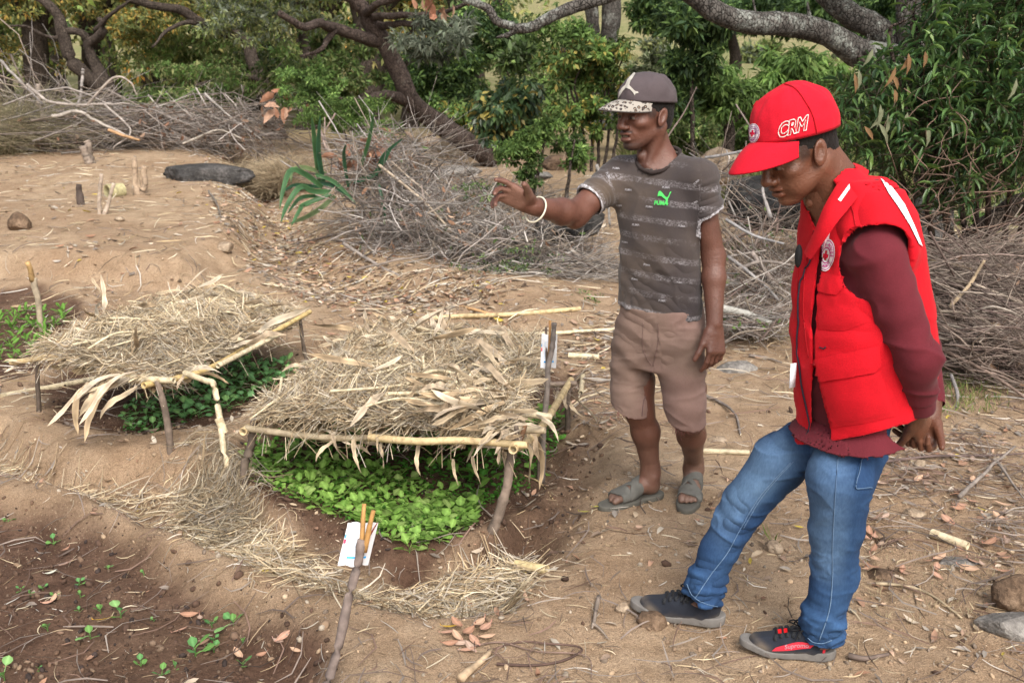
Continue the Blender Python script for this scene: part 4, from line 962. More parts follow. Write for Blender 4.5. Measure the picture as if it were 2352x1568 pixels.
GREEN = [(0.092, 0.171, 0.037), (0.132, 0.234, 0.048), (0.072, 0.13, 0.034), (0.193, 0.292, 0.066)]
DARKG = [(0.044, 0.091, 0.035), (0.063, 0.123, 0.038), (0.084, 0.15, 0.05), (0.033, 0.07, 0.026)]
BRIGHT = [(0.112, 0.21, 0.033), (0.156, 0.263, 0.044), (0.088, 0.168, 0.033), (0.2, 0.304, 0.061)]
YELLOW = [(0.39, 0.312, 0.046), (0.286, 0.26, 0.052), (0.468, 0.273, 0.039), (0.156, 0.182, 0.039), (0.104, 0.143, 0.033)]
GREY = [(0.16, 0.19, 0.134), (0.206, 0.234, 0.162), (0.122, 0.154, 0.1)]
def pz(u, v, Y): return P(u, v, Y)
def tree(label, limbs, crowns, mat='bark_dark', name='tree', group=None, bark_k=10):
    """limbs: list of (name, [(u, v, Y)...], [radii px at that depth]); crowns: dicts"""
    p0 = P(*limbs[0][1][0]); t = thing(name, label, 'tree', p0, group)
    for i, (nm, pts, rad) in enumerate(limbs):
        pp = np.stack([P(*p) for p in pts]); sc = [a * p[2] / FU for a, p in zip(rad, [pts[int(round(j))] for j in np.linspace(0, len(pts) - 1, len(rad))])]
        limb_mesh(nm, pp, sc, M[mat], t, bark_k, i + len(label))
    for i, c in enumerate(crowns):
        ctr = P(c['u'], c['v'], c['Y']); s = c['Y'] / FU; size = np.array((c['ru'] * s, c.get('ry', c['ru'] * s * .7), c['rv'] * s))
        cc, rr_ = blob_set(ctr, size, c.get('k', 14), c.get('seed', i + 3), c.get('rs', (.28, .5)))
        crown_mesh('crown', cc, rr_, c['n'], c['L'], c['L'] * c.get('w', .35), c['cols'], c.get('seed', i + 3), t, c.get('mat', 'leaf'), c.get('droop', .3), c.get('simple', True), c.get('tone', .3))
    return t
# --- the leaning tree in the middle
tree('dark leaning tree whose trunk slants across the middle of the thicket', [
    ('trunk', [(1120, 368, 15.2), (1087, 346, 15), (999, 287, 14.8), (946, 240, 14.6), (920, 176, 14.5), (893, 117, 14.4), (864, 64, 14.3), (832, 23, 14.2), (790, -10, 14), (700, -60, 14)], [25, 23, 22, 21, 19, 17, 14, 11]),
    ('branch', [(871, 100, 14.4), (820, 88, 14.1), (767, 67, 13.8), (738, 56, 13.5), (690, 60, 13.2), (640, 30, 13)], [15, 13, 11, 9, 7]),
    ('branch', [(772, 70, 13.8), (752, 90, 13.7), (735, 115, 13.6), (690, 130, 13.5)], [8, 7, 5, 3]),
    ('branch', [(935, 236, 14.6), (896, 223, 14.3), (855, 226, 14.0), (808, 234, 13.8), (780, 225, 13.6)], [13, 11, 9, 6, 3]),
    ('branch', [(866, 60, 14.3), (911, 55, 14.0), (985, 57, 13.6), (1040, 60, 13.2)], [9, 7, 6, 3]),
    ('branch', [(850, 42, 14.2), (905, 37, 13.9), (960, 34, 13.6), (1030, 25, 13.2), (1080, 5, 13)], [8, 7, 5, 4]),
    ('branch', [(838, 30, 14.2), (870, 12, 13.8), (930, -12, 13.5)], [10, 8, 6])],
    [dict(u=600, v=40, Y=15.8, ru=140, rv=70, n=3000, L=.10, cols=OLIVE + GREY, k=26, rs=(.14, .3)), dict(u=1000, v=85, Y=13.0, ru=90, rv=45, n=1500, L=.13, w=.22, cols=GREY, k=16, rs=(.14, .3)), dict(u=800, v=-60, Y=15.5, ru=260, rv=45, n=3000, L=.10, cols=OLIVE + GREY, k=20, rs=(.2, .36)), dict(u=860, v=238, Y=13.4, ru=60, rv=14, n=420, L=.07, cols=BRIGHT, k=8)], 'bark_red')
# --- forked tree on the far left of the clearing
tree('black forked tree with yellowing leaves behind the dead branches', [
    ('trunk', [(258, 300, 18), (249, 222, 18), (234, 182, 18), (217, 146, 18), (205, 103, 18), (222, 88, 17.9), (240, 67, 17.8), (232, 50, 17.8), (225, 40, 17.8)], [26, 20, 15, 12, 10, 8, 5]),
    ('trunk', [(242, 215, 18), (187, 164, 17.9), (160, 135, 17.9), (146, 76, 17.9), (138, 53, 17.9), (120, 20, 17.9), (88, -5, 17.9), (40, -30, 17.9)], [15, 15, 14, 13, 12, 9, 8]),
    ('branch', [(148, 70, 17.9), (180, 76, 17.9), (205, 100, 18)], [9, 8, 9]),
    ('branch', [(150, 80, 17.9), (110, 85, 17.8), (60, 62, 17.6), (20, 60, 17.4)], [6, 4, 3, 2]),
    ('branch', [(220, 70, 17.9), (260, 30, 17.6), (300, 0, 17.4)], [6, 4, 3])],
    [dict(u=110, v=-20, Y=19.5, ru=230, rv=70, n=5000, L=.11, cols=YELLOW + OLIVE, k=26, rs=(.16, .3)), dict(u=330, v=30, Y=19, ru=130, rv=60, n=3200, L=.11, cols=YELLOW + OLIVE, k=18, rs=(.16, .3)), dict(u=60, v=110, Y=20.5, ru=120, rv=60, n=2200, L=.10, cols=YELLOW[:3] + OLIVE, k=16, rs=(.16, .3))], 'bark_dark')
# --- tree with the long curving limb at the top
tree('tree with one long dark limb arching high over the olive thicket', [
    ('trunk', [(640, 330, 19), (615, 250, 19), (600, 190, 19), (580, 130, 19), (560, 90, 19), (527, 73, 18.8), (483, 67, 18.5), (457, 53, 18.2), (416, 23, 18), (322, 6, 17.6), (260, -20, 17.4)], [20, 18, 15, 13, 12, 12, 11, 9, 7]),
    ('branch', [(600, 190, 19), (560, 175, 18.6), (480, 190, 18.4), (440, 200, 18.2)], [8, 6, 5, 3]),
    ('branch', [(457, 53, 18.2), (420, 55, 18), (380, 75, 17.8), (350, 110, 17.6)], [6, 5, 4, 2])],
    [dict(u=470, v=110, Y=20.2, ru=220, rv=95, n=8500, L=.10, cols=OLIVE + GREEN[:2], k=40, rs=(.14, .28)), dict(u=430, v=210, Y=17.0, ru=170, rv=60, n=8000, L=.09, cols=GREEN[:2] + BRIGHT[:1] + OLIVE, k=30, rs=(.14, .3)), dict(u=520, v=-40, Y=20, ru=240, rv=55, n=4500, L=.10, cols=OLIVE + GREY, k=24, rs=(.16, .3)), dict(u=620, v=170, Y=20.0, ru=90, rv=70, n=4000, L=.10, cols=GREY + DARKG + OLIVE, k=18, rs=(.16, .3))], 'bark_dark')
# --- the great grey tree at the right whose limbs cross the top
tree('large grey barked tree whose lichen covered limbs cross the top', [
    ('trunk', [(2165, 620, 9.6), (2150, 540, 9.6), (2150, 330, 9.6), (2125, 180, 9.5), (2103, 130, 9.5), (2092, 60, 9.5), (2090, -30, 9.5), (2088, -120, 9.5)], [58, 46, 40, 36, 27, 24, 24]),
    ('limb', [(2128, 165, 9.5), (2016, 132, 9.3), (1966, 114, 9.2), (1898, 85, 9.1), (1810, 58, 9.0), (1734, 52, 8.9), (1664, 36, 8.8), (1594, -4, 8.7), (1540, -50, 8.6)], [40, 34, 28, 26, 24, 22, 20]),
    ('limb', [(2110, 140, 9.5), (2060, 98, 9.6), (2016, 67, 9.7), (1957, 36, 9.8), (1910, 0, 9.9), (1870, -50, 10)], [32, 29, 27, 25, 22]),
    ('limb', [(1560, -80, 8.7), (1470, -35, 8.6), (1391, -2, 8.5), (1324, 17, 8.5), (1266, 41, 8.4), (1213, 65, 8.4), (1178, 63, 8.4)], [18, 15, 13, 14, 12, 11, 10]),
    ('limb', [(1190, 65, 8.4), (1165, 78, 8.4), (1140, 88, 8.4)], [9, 6, 2]),
    ('limb', [(1182, 62, 8.4), (1146, 47, 8.4), (1119, 22, 8.4), (1072, -2, 8.4), (1020, -40, 8.4)], [10, 9, 9, 8, 8]),
    ('snag', [(1856, 68, 9.0), (1858, 40, 9.0), (1855, 5, 9)], [6, 5, 2]), ('snag', [(1993, 105, 9.2), (1994, 80, 9.2)], [5, 3]), ('snag', [(1740, 50, 8.9), (1733, 20, 8.9), (1728, -10, 8.9)], [3, 2, 2]),
    ('hollow', [(1978, 118, 9.15), (1992, 124, 9.13), (2004, 136, 9.12)], [10, 15, 9])],
    [dict(u=2050, v=-90, Y=9.2, ru=320, rv=60, n=1500, L=.10, cols=DARKG, k=18)], 'bark_grey', bark_k=16)
# --- two thick dark trunks beyond
tree('thick twin dark trunk standing in the thicket behind the capped man', [('trunk', [(1362, 300, 15), (1358, 115, 15), (1358, 60, 15), (1356, -60, 15)], [18, 15, 15, 15]), ('trunk', [(1392, 300, 15.2), (1398, 120, 15.2), (1404, 50, 15.2), (1414, -60, 15.2)], [22, 20, 21, 22])],
     [dict(u=1340, v=-60, Y=14, ru=170, rv=50, n=2500, L=.10, cols=GREEN, k=16)], 'bark_grey')
# --- small mango like trees in the middle distance
tree('small dark trunked tree with a rounded green crown behind the men', [('trunk', [(1672, 370, 12.2), (1673, 330, 12.2), (1672, 293, 12.2), (1661, 272, 12.2), (1629, 240, 12.2)], [15, 13, 13, 10, 5]), ('branch', [(1670, 290, 12.2), (1690, 272, 12.2), (1712, 262, 12.2)], [10, 8, 4])],
     [dict(u=1672, v=212, Y=12.2, ru=92, rv=52, n=5200, L=.115, w=.26, cols=GREEN + BRIGHT[:2], k=24, rs=(.2, .36), droop=.8)], 'bark_dark')
tree('mango tree with bright drooping leaves beside the red cap', [('trunk', [(1850, 330, 13), (1848, 260, 13), (1842, 180, 13)], [12, 10, 6])],
     [dict(u=1840, v=160, Y=12.8, ru=85, rv=62, n=4200, L=.15, w=.24, cols=BRIGHT + GREEN[:1], k=22, rs=(.2, .36), droop=1.1)], 'bark_dark')
tree('slender sapling with dark leaves rising between the two men', [('trunk', [(1592, 360, 11.5), (1590, 250, 11.5), (1588, 160, 11.5), (1583, 60, 11.5)], [5, 5, 4, 2])],
     [dict(u=1596, v=55, Y=11.4, ru=75, rv=40, n=1700, L=.13, w=.28, cols=DARKG + GREEN, k=18, rs=(.15, .3), droop=.4), dict(u=1590, v=128, Y=11.5, ru=60, rv=50, n=1600, L=.12, w=.28, cols=GREEN + DARKG, k=16, rs=(.15, .3)), dict(u=1560, v=210, Y=11.6, ru=50, rv=90, n=1900, L=.11, w=.28, cols=GREEN + DARKG, k=18, rs=(.15, .3))], 'bark_dark')
tree('dark spreading tree hiding the hillside above the field', [('trunk', [(1690, 165, 24), (1688, 120, 24), (1680, 80, 24)], [14, 12, 9])],
     [dict(u=1560, v=30, Y=23, ru=110, rv=52, n=5500, L=.16, cols=DARKG + GREEN, k=24, rs=(.2, .36)), dict(u=1700, v=-5, Y=23, ru=130, rv=60, n=5500, L=.16, cols=DARKG + GREEN[:1], k=24, rs=(.2, .36))], 'bark_dark')
tree('deep green tree filling the gap behind the forked grey limbs', [('trunk', [(1990, 260, 19), (1985, 150, 19), (1980, 60, 19)], [16, 13, 10])],
     [dict(u=1900, v=25, Y=18, ru=190, rv=75, n=9000, L=.14, cols=DARKG + GREEN[:2], k=34, rs=(.16, .32)), dict(u=2080, v=60, Y=17, ru=80, rv=90, n=3500, L=.14, cols=DARKG + GREEN[:2], k=18)], 'bark_dark')
# --- shrubs close behind the pointing man
def shrub(label, stems, crowns, name='shrub', cat='shrub', mat='bark_dark', stem_r=4):
    p0 = P(*stems[0][0]); t = thing(name, label, cat, p0)
    for i, pts in enumerate(stems):
        pp = np.stack([P(*p) for p in pts]); Y = pts[0][2]; limb_mesh('stem', pp, np.linspace(stem_r, stem_r * .35, 4) * Y / FU, M[mat], t, 6, i)
    for i, c in enumerate(crowns):
        ctr = P(c['u'], c['v'], c['Y']); s = c['Y'] / FU; size = np.array((c['ru'] * s, c.get('ry', c['ru'] * s * .7), c['rv'] * s)); cc, rr_ = blob_set(ctr, size, c.get('k', 18), c.get('seed', i + 11), c.get('rs', (.16, .32)))
        crown_mesh('crown', cc, rr_, c['n'], c['L'], c['L'] * c.get('w', .4), c['cols'], c.get('seed', i + 11), t, c.get('mat', 'leaf'), c.get('droop', .3), c.get('simple', True), c.get('tone', .3))
    return t
shrub('tall many stemmed shrub with green and yellow leaves behind the pointing arm', [[(1330 + 14 * i, 395, 10.6), (1318 + 20 * i, 300, 10.6), (1300 + 30 * i - (i % 3) * 20, 200, 10.5), (1290 + 36 * i - (i % 2) * 30, 110, 10.4)] for i in range(6)],
      [dict(u=1350, v=140, Y=10.5, ru=110, rv=75, n=4200, L=.075, cols=BRIGHT + GREEN + YELLOW[:2], k=34, rs=(.12, .25)), dict(u=1350, v=245, Y=10.5, ru=90, rv=70, n=2300, L=.075, cols=BRIGHT[:2] + GREEN + YELLOW[:1], k=26, rs=(.12, .25)), dict(u=1290, v=90, Y=10.8, ru=90, rv=50, n=2300, L=.075, cols=BRIGHT[:2] + GREEN, k=22, rs=(.12, .25))])
shrub('dense shrub with dark hanging leaves left of the pale stones', [[(1190, 370, 12), (1185, 300, 12), (1175, 200, 12)], [(1210, 370, 12), (1200, 300, 12), (1190, 110, 12)], [(1225, 368, 12), (1230, 300, 12)]],
      [dict(u=1165, v=255, Y=11.9, ru=72, rv=85, n=5200, L=.12, w=.40, cols=DARKG + GREEN[2:3] + YELLOW[:1], k=30, rs=(.18, .34), droop=1.2, mat='leaf_gloss'), dict(u=1190, v=130, Y=11.8, ru=40, rv=42, n=500, L=.13, w=.35, cols=[(.20, .26, .12), (.16, .24, .09)] + GREEN, k=14, droop=-.4)])
shrub('light feathery green shrub over the brush heap by the open hand', [[(1218, 455, 8.9), (1220, 390, 8.9), (1215, 300, 8.9)], [(1222, 455, 8.9), (1240, 380, 8.9), (1255, 300, 8.9)], [(1300, 460, 8.9), (1310, 380, 8.9), (1320, 320, 8.9)]],
      [dict(u=1190, v=345, Y=8.9, ru=58, rv=36, n=2600, L=.045, cols=BRIGHT + GREEN[:2], k=30, rs=(.14, .3)), dict(u=1240, v=300, Y=8.9, ru=50, rv=30, n=1800, L=.045, cols=BRIGHT + GREEN[:2], k=24, rs=(.14, .3)), dict(u=1310, v=350, Y=9, ru=45, rv=45, n=1500, L=.05, cols=GREEN + BRIGHT[:2], k=20), dict(u=1215, v=400, Y=8.9, ru=35, rv=25, n=600, L=.05, cols=GREEN, k=12)], stem_r=5)
shrub('bright feathery acacia bush in front of the leaning trunk', [[(800, 350, 13.6), (790, 300, 13.6), (770, 250, 13.6)], [(820, 350, 13.6), (850, 300, 13.6), (870, 280, 13.6)]],
      [dict(u=780, v=265, Y=13.5, ru=110, rv=48, n=7000, L=.05, cols=BRIGHT + GREEN[:2], k=46, rs=(.12, .26)), dict(u=870, v=300, Y=13.2, ru=55, rv=26, n=2200, L=.05, cols=BRIGHT, k=24, rs=(.12, .26)), dict(u=690, v=200, Y=14, ru=80, rv=50, n=3600, L=.06, cols=GREEN + BRIGHT[:1], k=26, rs=(.14, .3))])
shrub('leafy green bank of bushes behind the leaning trunk', [[(1040, 330, 16.5), (1030, 220, 16.5), (1010, 120, 16.5)], [(1000, 330, 16.5), (985, 230, 16.4), (975, 130, 16.4)]],
      [dict(u=1000, v=190, Y=16.4, ru=130, rv=110, n=11000, L=.10, cols=GREEN + DARKG[:2] + BRIGHT[:1], k=46, rs=(.14, .28)), dict(u=740, v=150, Y=16.8, ru=130, rv=90, n=8000, L=.10, cols=GREEN + OLIVE, k=36, rs=(.14, .28)), dict(u=1110, v=70, Y=16, ru=90, rv=70, n=4000, L=.10, cols=GREEN + DARKG, k=22), dict(u=1050, v=290, Y=15.6, ru=70, rv=50, n=2800, L=.09, cols=GREEN + YELLOW[:1], k=20)])
shrub('fine leaved mid green bushes closing the view beyond the pointing arm', [[(1180, 330, 19), (1175, 230, 19), (1160, 130, 19)], [(1300, 330, 18), (1305, 240, 18), (1310, 150, 18)]],
      [dict(u=1170, v=130, Y=19, ru=95, rv=95, n=7000, L=.085, cols=GREEN + OLIVE + BRIGHT[:1], k=44, rs=(.14, .28)), dict(u=1300, v=185, Y=18, ru=95, rv=100, n=7000, L=.085, cols=GREEN + BRIGHT[:2] + OLIVE, k=44, rs=(.14, .28)), dict(u=1210, v=260, Y=17.5, ru=110, rv=50, n=4500, L=.08, cols=GREEN + OLIVE, k=34, rs=(.14, .28)), dict(u=1420, v=270, Y=16.5, ru=60, rv=50, n=2500, L=.08, cols=GREEN + OLIVE, k=26)])
shrub('fine leaved mid green bushes low in the field between the men', [[(1600, 370, 15), (1605, 320, 15), (1600, 280, 15)], [(1730, 350, 15), (1735, 300, 15)]],
      [dict(u=1570, v=310, Y=15, ru=75, rv=48, n=4000, L=.075, cols=GREEN + OLIVE + BRIGHT[:1], k=34, rs=(.14, .28)), dict(u=1730, v=300, Y=15.5, ru=80, rv=45, n=3600, L=.08, cols=GREEN + OLIVE + BRIGHT[:1], k=30, rs=(.14, .28))])
shrub('low pale green bushes in the sunny field behind the cap', [[(1480, 330, 16), (1480, 280, 16), (1470, 250, 16)], [(1530, 330, 17), (1535, 280, 17)]],
      [dict(u=1490, v=160, Y=18, ru=55, rv=38, n=2200, L=.10, cols=[(.16, .19, .09), (.20, .22, .12), (.13, .17, .07)], k=18), dict(u=1480, v=230, Y=15, ru=60, rv=26, n=1500, L=.08, cols=BRIGHT[:2] + [(.18, .20, .07)], k=16), dict(u=1790, v=150, Y=22, ru=60, rv=20, n=1200, L=.12, cols=GREEN + [(.16, .19, .09)], k=14), dict(u=1740, v=270, Y=14.5, ru=90, rv=50, n=2800, L=.09, cols=BRIGHT + GREEN[:2], k=24), dict(u=1960, v=270, Y=13, ru=60, rv=70, n=2200, L=.10, w=.2, cols=BRIGHT[:2] + [(.20, .24, .09)], k=18)])
shrub('dry bush with curled rust coloured leaves beyond the cap', [[(1450, 300, 14), (1455, 240, 14), (1460, 190, 14)]], [dict(u=1455, v=215, Y=14, ru=34, rv=40, n=500, L=.11, cols=[(.20, .085, .05), (.26, .12, .07), (.15, .07, .05)], k=14), dict(u=1500, v=255, Y=13.6, ru=30, rv=26, n=260, L=.10, cols=[(.20, .085, .05), (.15, .07, .05)], k=10)])
for i, (u, v, Y, ru, rv, k) in enumerate([(1500, 110, 40, 30, 12, 0), (1560, 140, 34, 26, 12, 1), (1650, 100, 44, 34, 14, 2), (1720, 128, 36, 30, 12, 0), (1770, 112, 46, 26, 10, 1), (1800, 170, 27, 34, 14, 2), (1880, 150, 32, 36, 16, 0), (1950, 190, 24, 40, 18, 1), (1740, 190, 23, 30, 14, 2), (1560, 250, 19, 34, 16, 0), (1620, 300, 17, 40, 18, 1), (2250, 505, 14, 40, 12, 2), (2330, 480, 16, 40, 12, 0)]):
    g_ = gp(u, v + rv); Y = float(np.clip(g_[1], 8, 60)); c = P(u, v, Y); lab = ['grey green', 'yellow green', 'mid green'][k]
    t_ = thing('field_shrub', f'{lab} round shrub out in the sunny field', 'shrub', c, f'{lab} shrubs in the field'); sc_ = Y / FU; cc, rr_ = blob_set(c, np.array((ru * sc_, ru * sc_ * .8, rv * sc_)), 12, 60 + i, (.3, .5)); crown_mesh('crown', cc, rr_, 700, .008 * Y, .003 * Y, [GREY + OLIVE, BRIGHT[:2] + OLIVE, GREEN][k], 70 + i, t_, 'leaf', .1)
# --- forest that closes the view on the left
rr_f = np.random.default_rng(77); FK = []
for i in range(10):
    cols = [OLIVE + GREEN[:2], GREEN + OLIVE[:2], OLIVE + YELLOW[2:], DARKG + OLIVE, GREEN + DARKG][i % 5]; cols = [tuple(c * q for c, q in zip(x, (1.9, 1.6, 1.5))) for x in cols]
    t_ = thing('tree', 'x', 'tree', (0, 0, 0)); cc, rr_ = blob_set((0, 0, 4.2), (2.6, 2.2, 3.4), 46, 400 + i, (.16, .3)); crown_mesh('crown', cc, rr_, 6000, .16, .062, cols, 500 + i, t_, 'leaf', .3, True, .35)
    limb_mesh('trunk', [(0, 0, -.5), (.2, 0, 1.5), (-.1, .2, 3.2), (.3, 0, 5)], [.24, .2, .15, .08], M['bark_dark'], t_, 8, i); limb_mesh('branch', [(.1, 0, 1.4), (.9, .2, 2.6), (1.6, .3, 3.9)], [.13, .1, .05], M['bark_dark'], t_, 6, i + 40); FK.append(t_)
TONE = ['olive green', 'mid green', 'yellowing olive', 'dark green', 'deep green']
def copy_tree(src, loc, sc, rz, label):
    o = src.copy(); COL.objects.link(o); o.location = loc; o.rotation_euler = (0, 0, rz); o.scale = (sc,) * 3; o['label'] = label
    for ch in src.children:
        c = ch.copy(); COL.objects.link(c); c.parent = o; c.matrix_parent_inverse = Matrix()
    return o
spots = [(60, 20.5), (190, 23), (330, 22), (450, 21.5), (570, 23.5), (690, 20.5), (820, 20), (930, 21), (1050, 19.5), (-60, 22), (1100, 26), (980, 28), (860, 27), (740, 28), (620, 30), (500, 29), (380, 30), (260, 30), (140, 29), (20, 28), (-100, 29), (400, 38), (700, 38), (1000, 37), (100, 37), (2250, 24), (2400, 26), (2130, 30)]
used = set()
for i, (u, Y) in enumerate(spots):
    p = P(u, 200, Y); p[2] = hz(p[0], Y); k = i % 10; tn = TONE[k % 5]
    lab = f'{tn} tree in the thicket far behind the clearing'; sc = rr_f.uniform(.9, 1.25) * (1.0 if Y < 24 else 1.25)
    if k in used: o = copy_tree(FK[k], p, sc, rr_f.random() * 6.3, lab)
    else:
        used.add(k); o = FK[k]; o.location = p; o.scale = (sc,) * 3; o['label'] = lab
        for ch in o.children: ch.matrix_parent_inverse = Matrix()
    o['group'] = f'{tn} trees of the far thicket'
# --- the near bush with long narrow leaves at the right
def near_bush():
    t = thing('oleander_bush', 'large bush with long narrow dark green leaves beside the red vest', 'bush', P(2200, 620, 7.6)); r = np.random.default_rng(5)
    stems = []
    for i in range(9):
        u0 = 2120 + 26 * i; u1 = 1990 + 52 * i + r.normal(0, 20); v1 = r.uniform(-60, 200); Y = r.uniform(7.0, 7.9)
        pts = [P(u0, 600, 7.7), P(u0 * .6 + u1 * .4 + r.normal(0, 15), 400, Y), P(u1, max(v1, 100), Y - .1), P(u1 + r.normal(0, 20), v1, Y - .2)]; limb_mesh('stem', pts, [.028, .02, .013, .007], M['bark_red'], t, 7, i)
    # sprays: short twigs each carrying a whorl of leaves
    n = 1400; U = r.uniform(1935, 2420, n); V = r.uniform(-60, 490, n)
    edge = 1955 + 45 * np.sin(V / 60) + np.clip((V - 330) * .75, 0, 300) + np.clip(190 - V, 0, 230) * .95 + 25 * r.normal(size=n)
    keep = (U > edge) & ~((U > 2190) & (V > 440 + r.normal(0, 20, n))) & ~((V > 420) & (r.random(n) < .55)); U, V = U[keep], V[keep]; n = len(U)
    Y = r.uniform(6.6, 8.0, n); c0 = np.stack([P(a, b, y) for a, b, y in zip(U, V, Y)])
    ax = unit(np.stack([r.normal(0, .6, n), -.35 + r.normal(0, .4, n), .35 + r.normal(0, .45, n)], -1)); b = Buf(); big = []; tw = []
    tn = 1 + .35 * fbm(c0 * 1.2, 3, 5)
    for j in range(8):
        rd = unit(rand_dir(n, r)); X = unit(ax * r.uniform(.2, 1.1, (n, 1)) + rd * .9 + np.array((0, 0, -.10))); T = c0 + ax * (j / 8 * .13)[..., None] if False else c0 + ax * (.13 * j / 8)
        N = unit(np.cross(np.cross(X, np.array((0, 0, 1.0))), X) + rand_dir(n, r) * .35); L = r.uniform(.080, .140, n) * np.where(r.random(n) < .1, .6, 1); W = L * r.uniform(.17, .23, n)
        base = np.array([(.062, .128, .042), (.082, .158, .048), (.112, .200, .060), (.044, .098, .036)])[r.integers(0, 4, n)] * (tn * r.uniform(.75, 1.25, n))[:, None]; tip = r.random(n) < .06; base[tip] = (.15, .24, .05)
        front_ = (Y < 6.85) & (r.random(n) < .26) & (len(big) < 240)
        for q in np.nonzero(front_)[0]:
            if len(big) < 240: big.append((T[q], X[q], N[q], L[q]))
            else: front_[q] = False
        m = ~front_; leaves_into(b, T[m], X[m], N[m], L[m], W[m], base[m])
    path = np.stack([c0 - ax * .18 - np.array((0, 0, .05)), c0 - ax * .05, c0 + ax * .12], 1); v, q, tt = tubes(path, np.tile((.004, .003, .002), (n, 1)), 3); b.add(v, q, tt, (.07, .055, .03))
    kind(b.build('foliage', M['leaf_gloss'], t), 'stuff')
    meshes = []
    for i, c in enumerate([(.070, .140, .044), (.090, .170, .050), (.115, .205, .060), (.170, .270, .075)]):
        bb = Buf(); leaves_into(bb, np.zeros((1, 3)), np.array([(1., 0, 0)]), np.array([(0, 0, 1.)]), np.array([1.0]), np.array([.18]), np.array([c])); o = bb.build('leaf', M['leaf_gloss'], None, True); meshes.append(o.data); bpy.data.objects.remove(o)
    for i, (T, X, N, L) in enumerate(big):
        o = bpy.data.objects.new('leaf', meshes[i % 4]); COL.objects.link(o); o.parent = t; o.matrix_parent_inverse = Matrix.Translation(-Vector(t.location)); B = basis(X[None], N[None])[0] * L; m4 = np.eye(4); m4[:3, :3] = B; m4[:3, 3] = T; o.matrix_basis = Matrix(m4.tolist())
    db = Buf()                                              # withered leaves and a few dry tendrils
    for (u, v) in ((2005, 112, ), (1962, 168), (1972, 160), (2050, 172), (2058, 152), (2086, 122), (2090, 128), (2125, 118), (2030, 250), (2018, 282), (2040, 262), (2085, 258), (2055, 205), (2022, 240), (2130, 290), (2335, 180), (1985, 290)):
        T = P(u, v, 6.55); leaves_into(db, T[None], unit(np.array([(r.normal(0, .3), -.1, -1.)])), np.array([(.2, -1., 0.)]), np.array([r.uniform(.10, .17)]), np.array([.03]), np.array([(.34, .20, .10) if r.random() < .5 else (.30, .32, .20)]))
    db.build('withered_leaves', M['leaf'], t); kind(t.children[-1], 'stuff')
    vb = Buf()
    for i in range(34):
        u, v = r.uniform(2040, 2330), r.uniform(420, 640); pts = [P(u, v, 7.0)]
        for j in range(5): u += r.normal(12, 40); v -= r.uniform(10, 70) * (1 if i % 3 else .3); pts.append(P(u, v, 6.7 + r.normal(0, .1)))
        p = smooth_path(pts, 22); tv, tq, tt = tubes(p[None], np.full((1, 22), .0035), 4); vb.add(tv, tq, tt, np.array((.19, .125, .095)) * r.uniform(.6, 1.5))
    kind(vb.build('tendrils', M['twig'], t), 'stuff')
near_bush()
tree('dark leaning trunk rising out of the twigs at the edge of the picture', [('trunk', [(2190, 620, 8.0), (2215, 577, 8.0), (2266, 523, 8.0), (2332, 475, 8.0), (2420, 440, 8), (2520, 330, 8)], [30, 26, 22, 20, 18]), ('branch', [(2270, 522, 8.0), (2320, 512, 8.0), (2370, 505, 8.0)], [10, 9, 8])], [dict(u=2520, v=300, Y=8, ru=80, rv=60, n=600, L=.1, cols=DARKG, k=8)], 'bark_dark')
# --- boulders behind
def bould(label, u, v, Y, ru, rv, mat, seed, ry=None, rz=0.0):
    c = P(u, v, Y); s = Y / FU; rock('boulder', label, 'boulder', c, (ru * s, (ry or ru * s * .8), rv * s), mat, seed, .18, rz=rz)
bould('black boulder half hidden under the outstretched forearm', 1300, 505, 8.7, 100, 58, 'rock_black', 31)
bould('black rock face between the striped sleeve and the red cap', 1760, 470, 8.8, 130, 70, 'rock_black', 32)
bould('pale tan boulder behind the shoulder of the man in stripes', 1650, 380, 10.5, 62, 42, 'rock_tan', 33)
bould('pale angular boulder above the twig heap at the picture edge', 2325, 555, 8.3, 75, 30, 'rock_tan', 34)
bould('grey knobbly rock among the roots beside the red vest', 2160, 560, 9.0, 48, 34, 'rock_grey', 35)
bould('grey stone on the leafy ground under the leaning trunk', 985, 325, 13.8, 26, 15, 'rock_tan', 36)
bould('flat grey rock on the leafy slope behind the hand', 1045, 395, 11, 60, 14, 'rock_grey', 37)
bould('grey stone beside the stems of the feathery shrub', 1240, 405, 9.6, 30, 12, 'rock_grey', 38)
bould('brown rock seen between the shrub stems by the sleeve', 1290, 375, 10, 50, 20, 'rock_brown', 39)
bould('pale rock showing behind the shrub stems', 1300, 330, 11.5, 40, 16, 'rock_tan', 40)
# --- heaps of cut branches
def twig_paths(n, c, rad, L, r, dirb=None, dspread=1.0, segs=6, curl=.35, zmin=None):
    p, _, _ = clump_points(np.array([c]), np.array([rad]), n, r, .15); d = rand_dir(n, r) * dspread + (np.asarray(dirb) if dirb is not None else 0); d[:, 2] *= .6; d = unit(d)
    l = r.uniform(*L, n); side = unit(np.cross(d, rand_dir(n, r))); t = np.linspace(-.5, .5, segs)[None, :, None]; bend = r.normal(0, curl, (n, 1, 1)); kink = np.cumsum(r.normal(0, .05, (n, segs, 3)), 1)
    path = p[:, None] + d[:, None] * t * l[:, None, None] + side[:, None] * bend * (t * t - .08) * l[:, None, None] * 1.6 + kink * l[:, None, None] * .5
    g = h(path[..., 0].ravel(), path[..., 1].ravel()).reshape(path.shape[:2]); path[..., 2] = np.maximum(path[..., 2], g + .01 + .03 * r.random(path.shape[:2])); return path, l
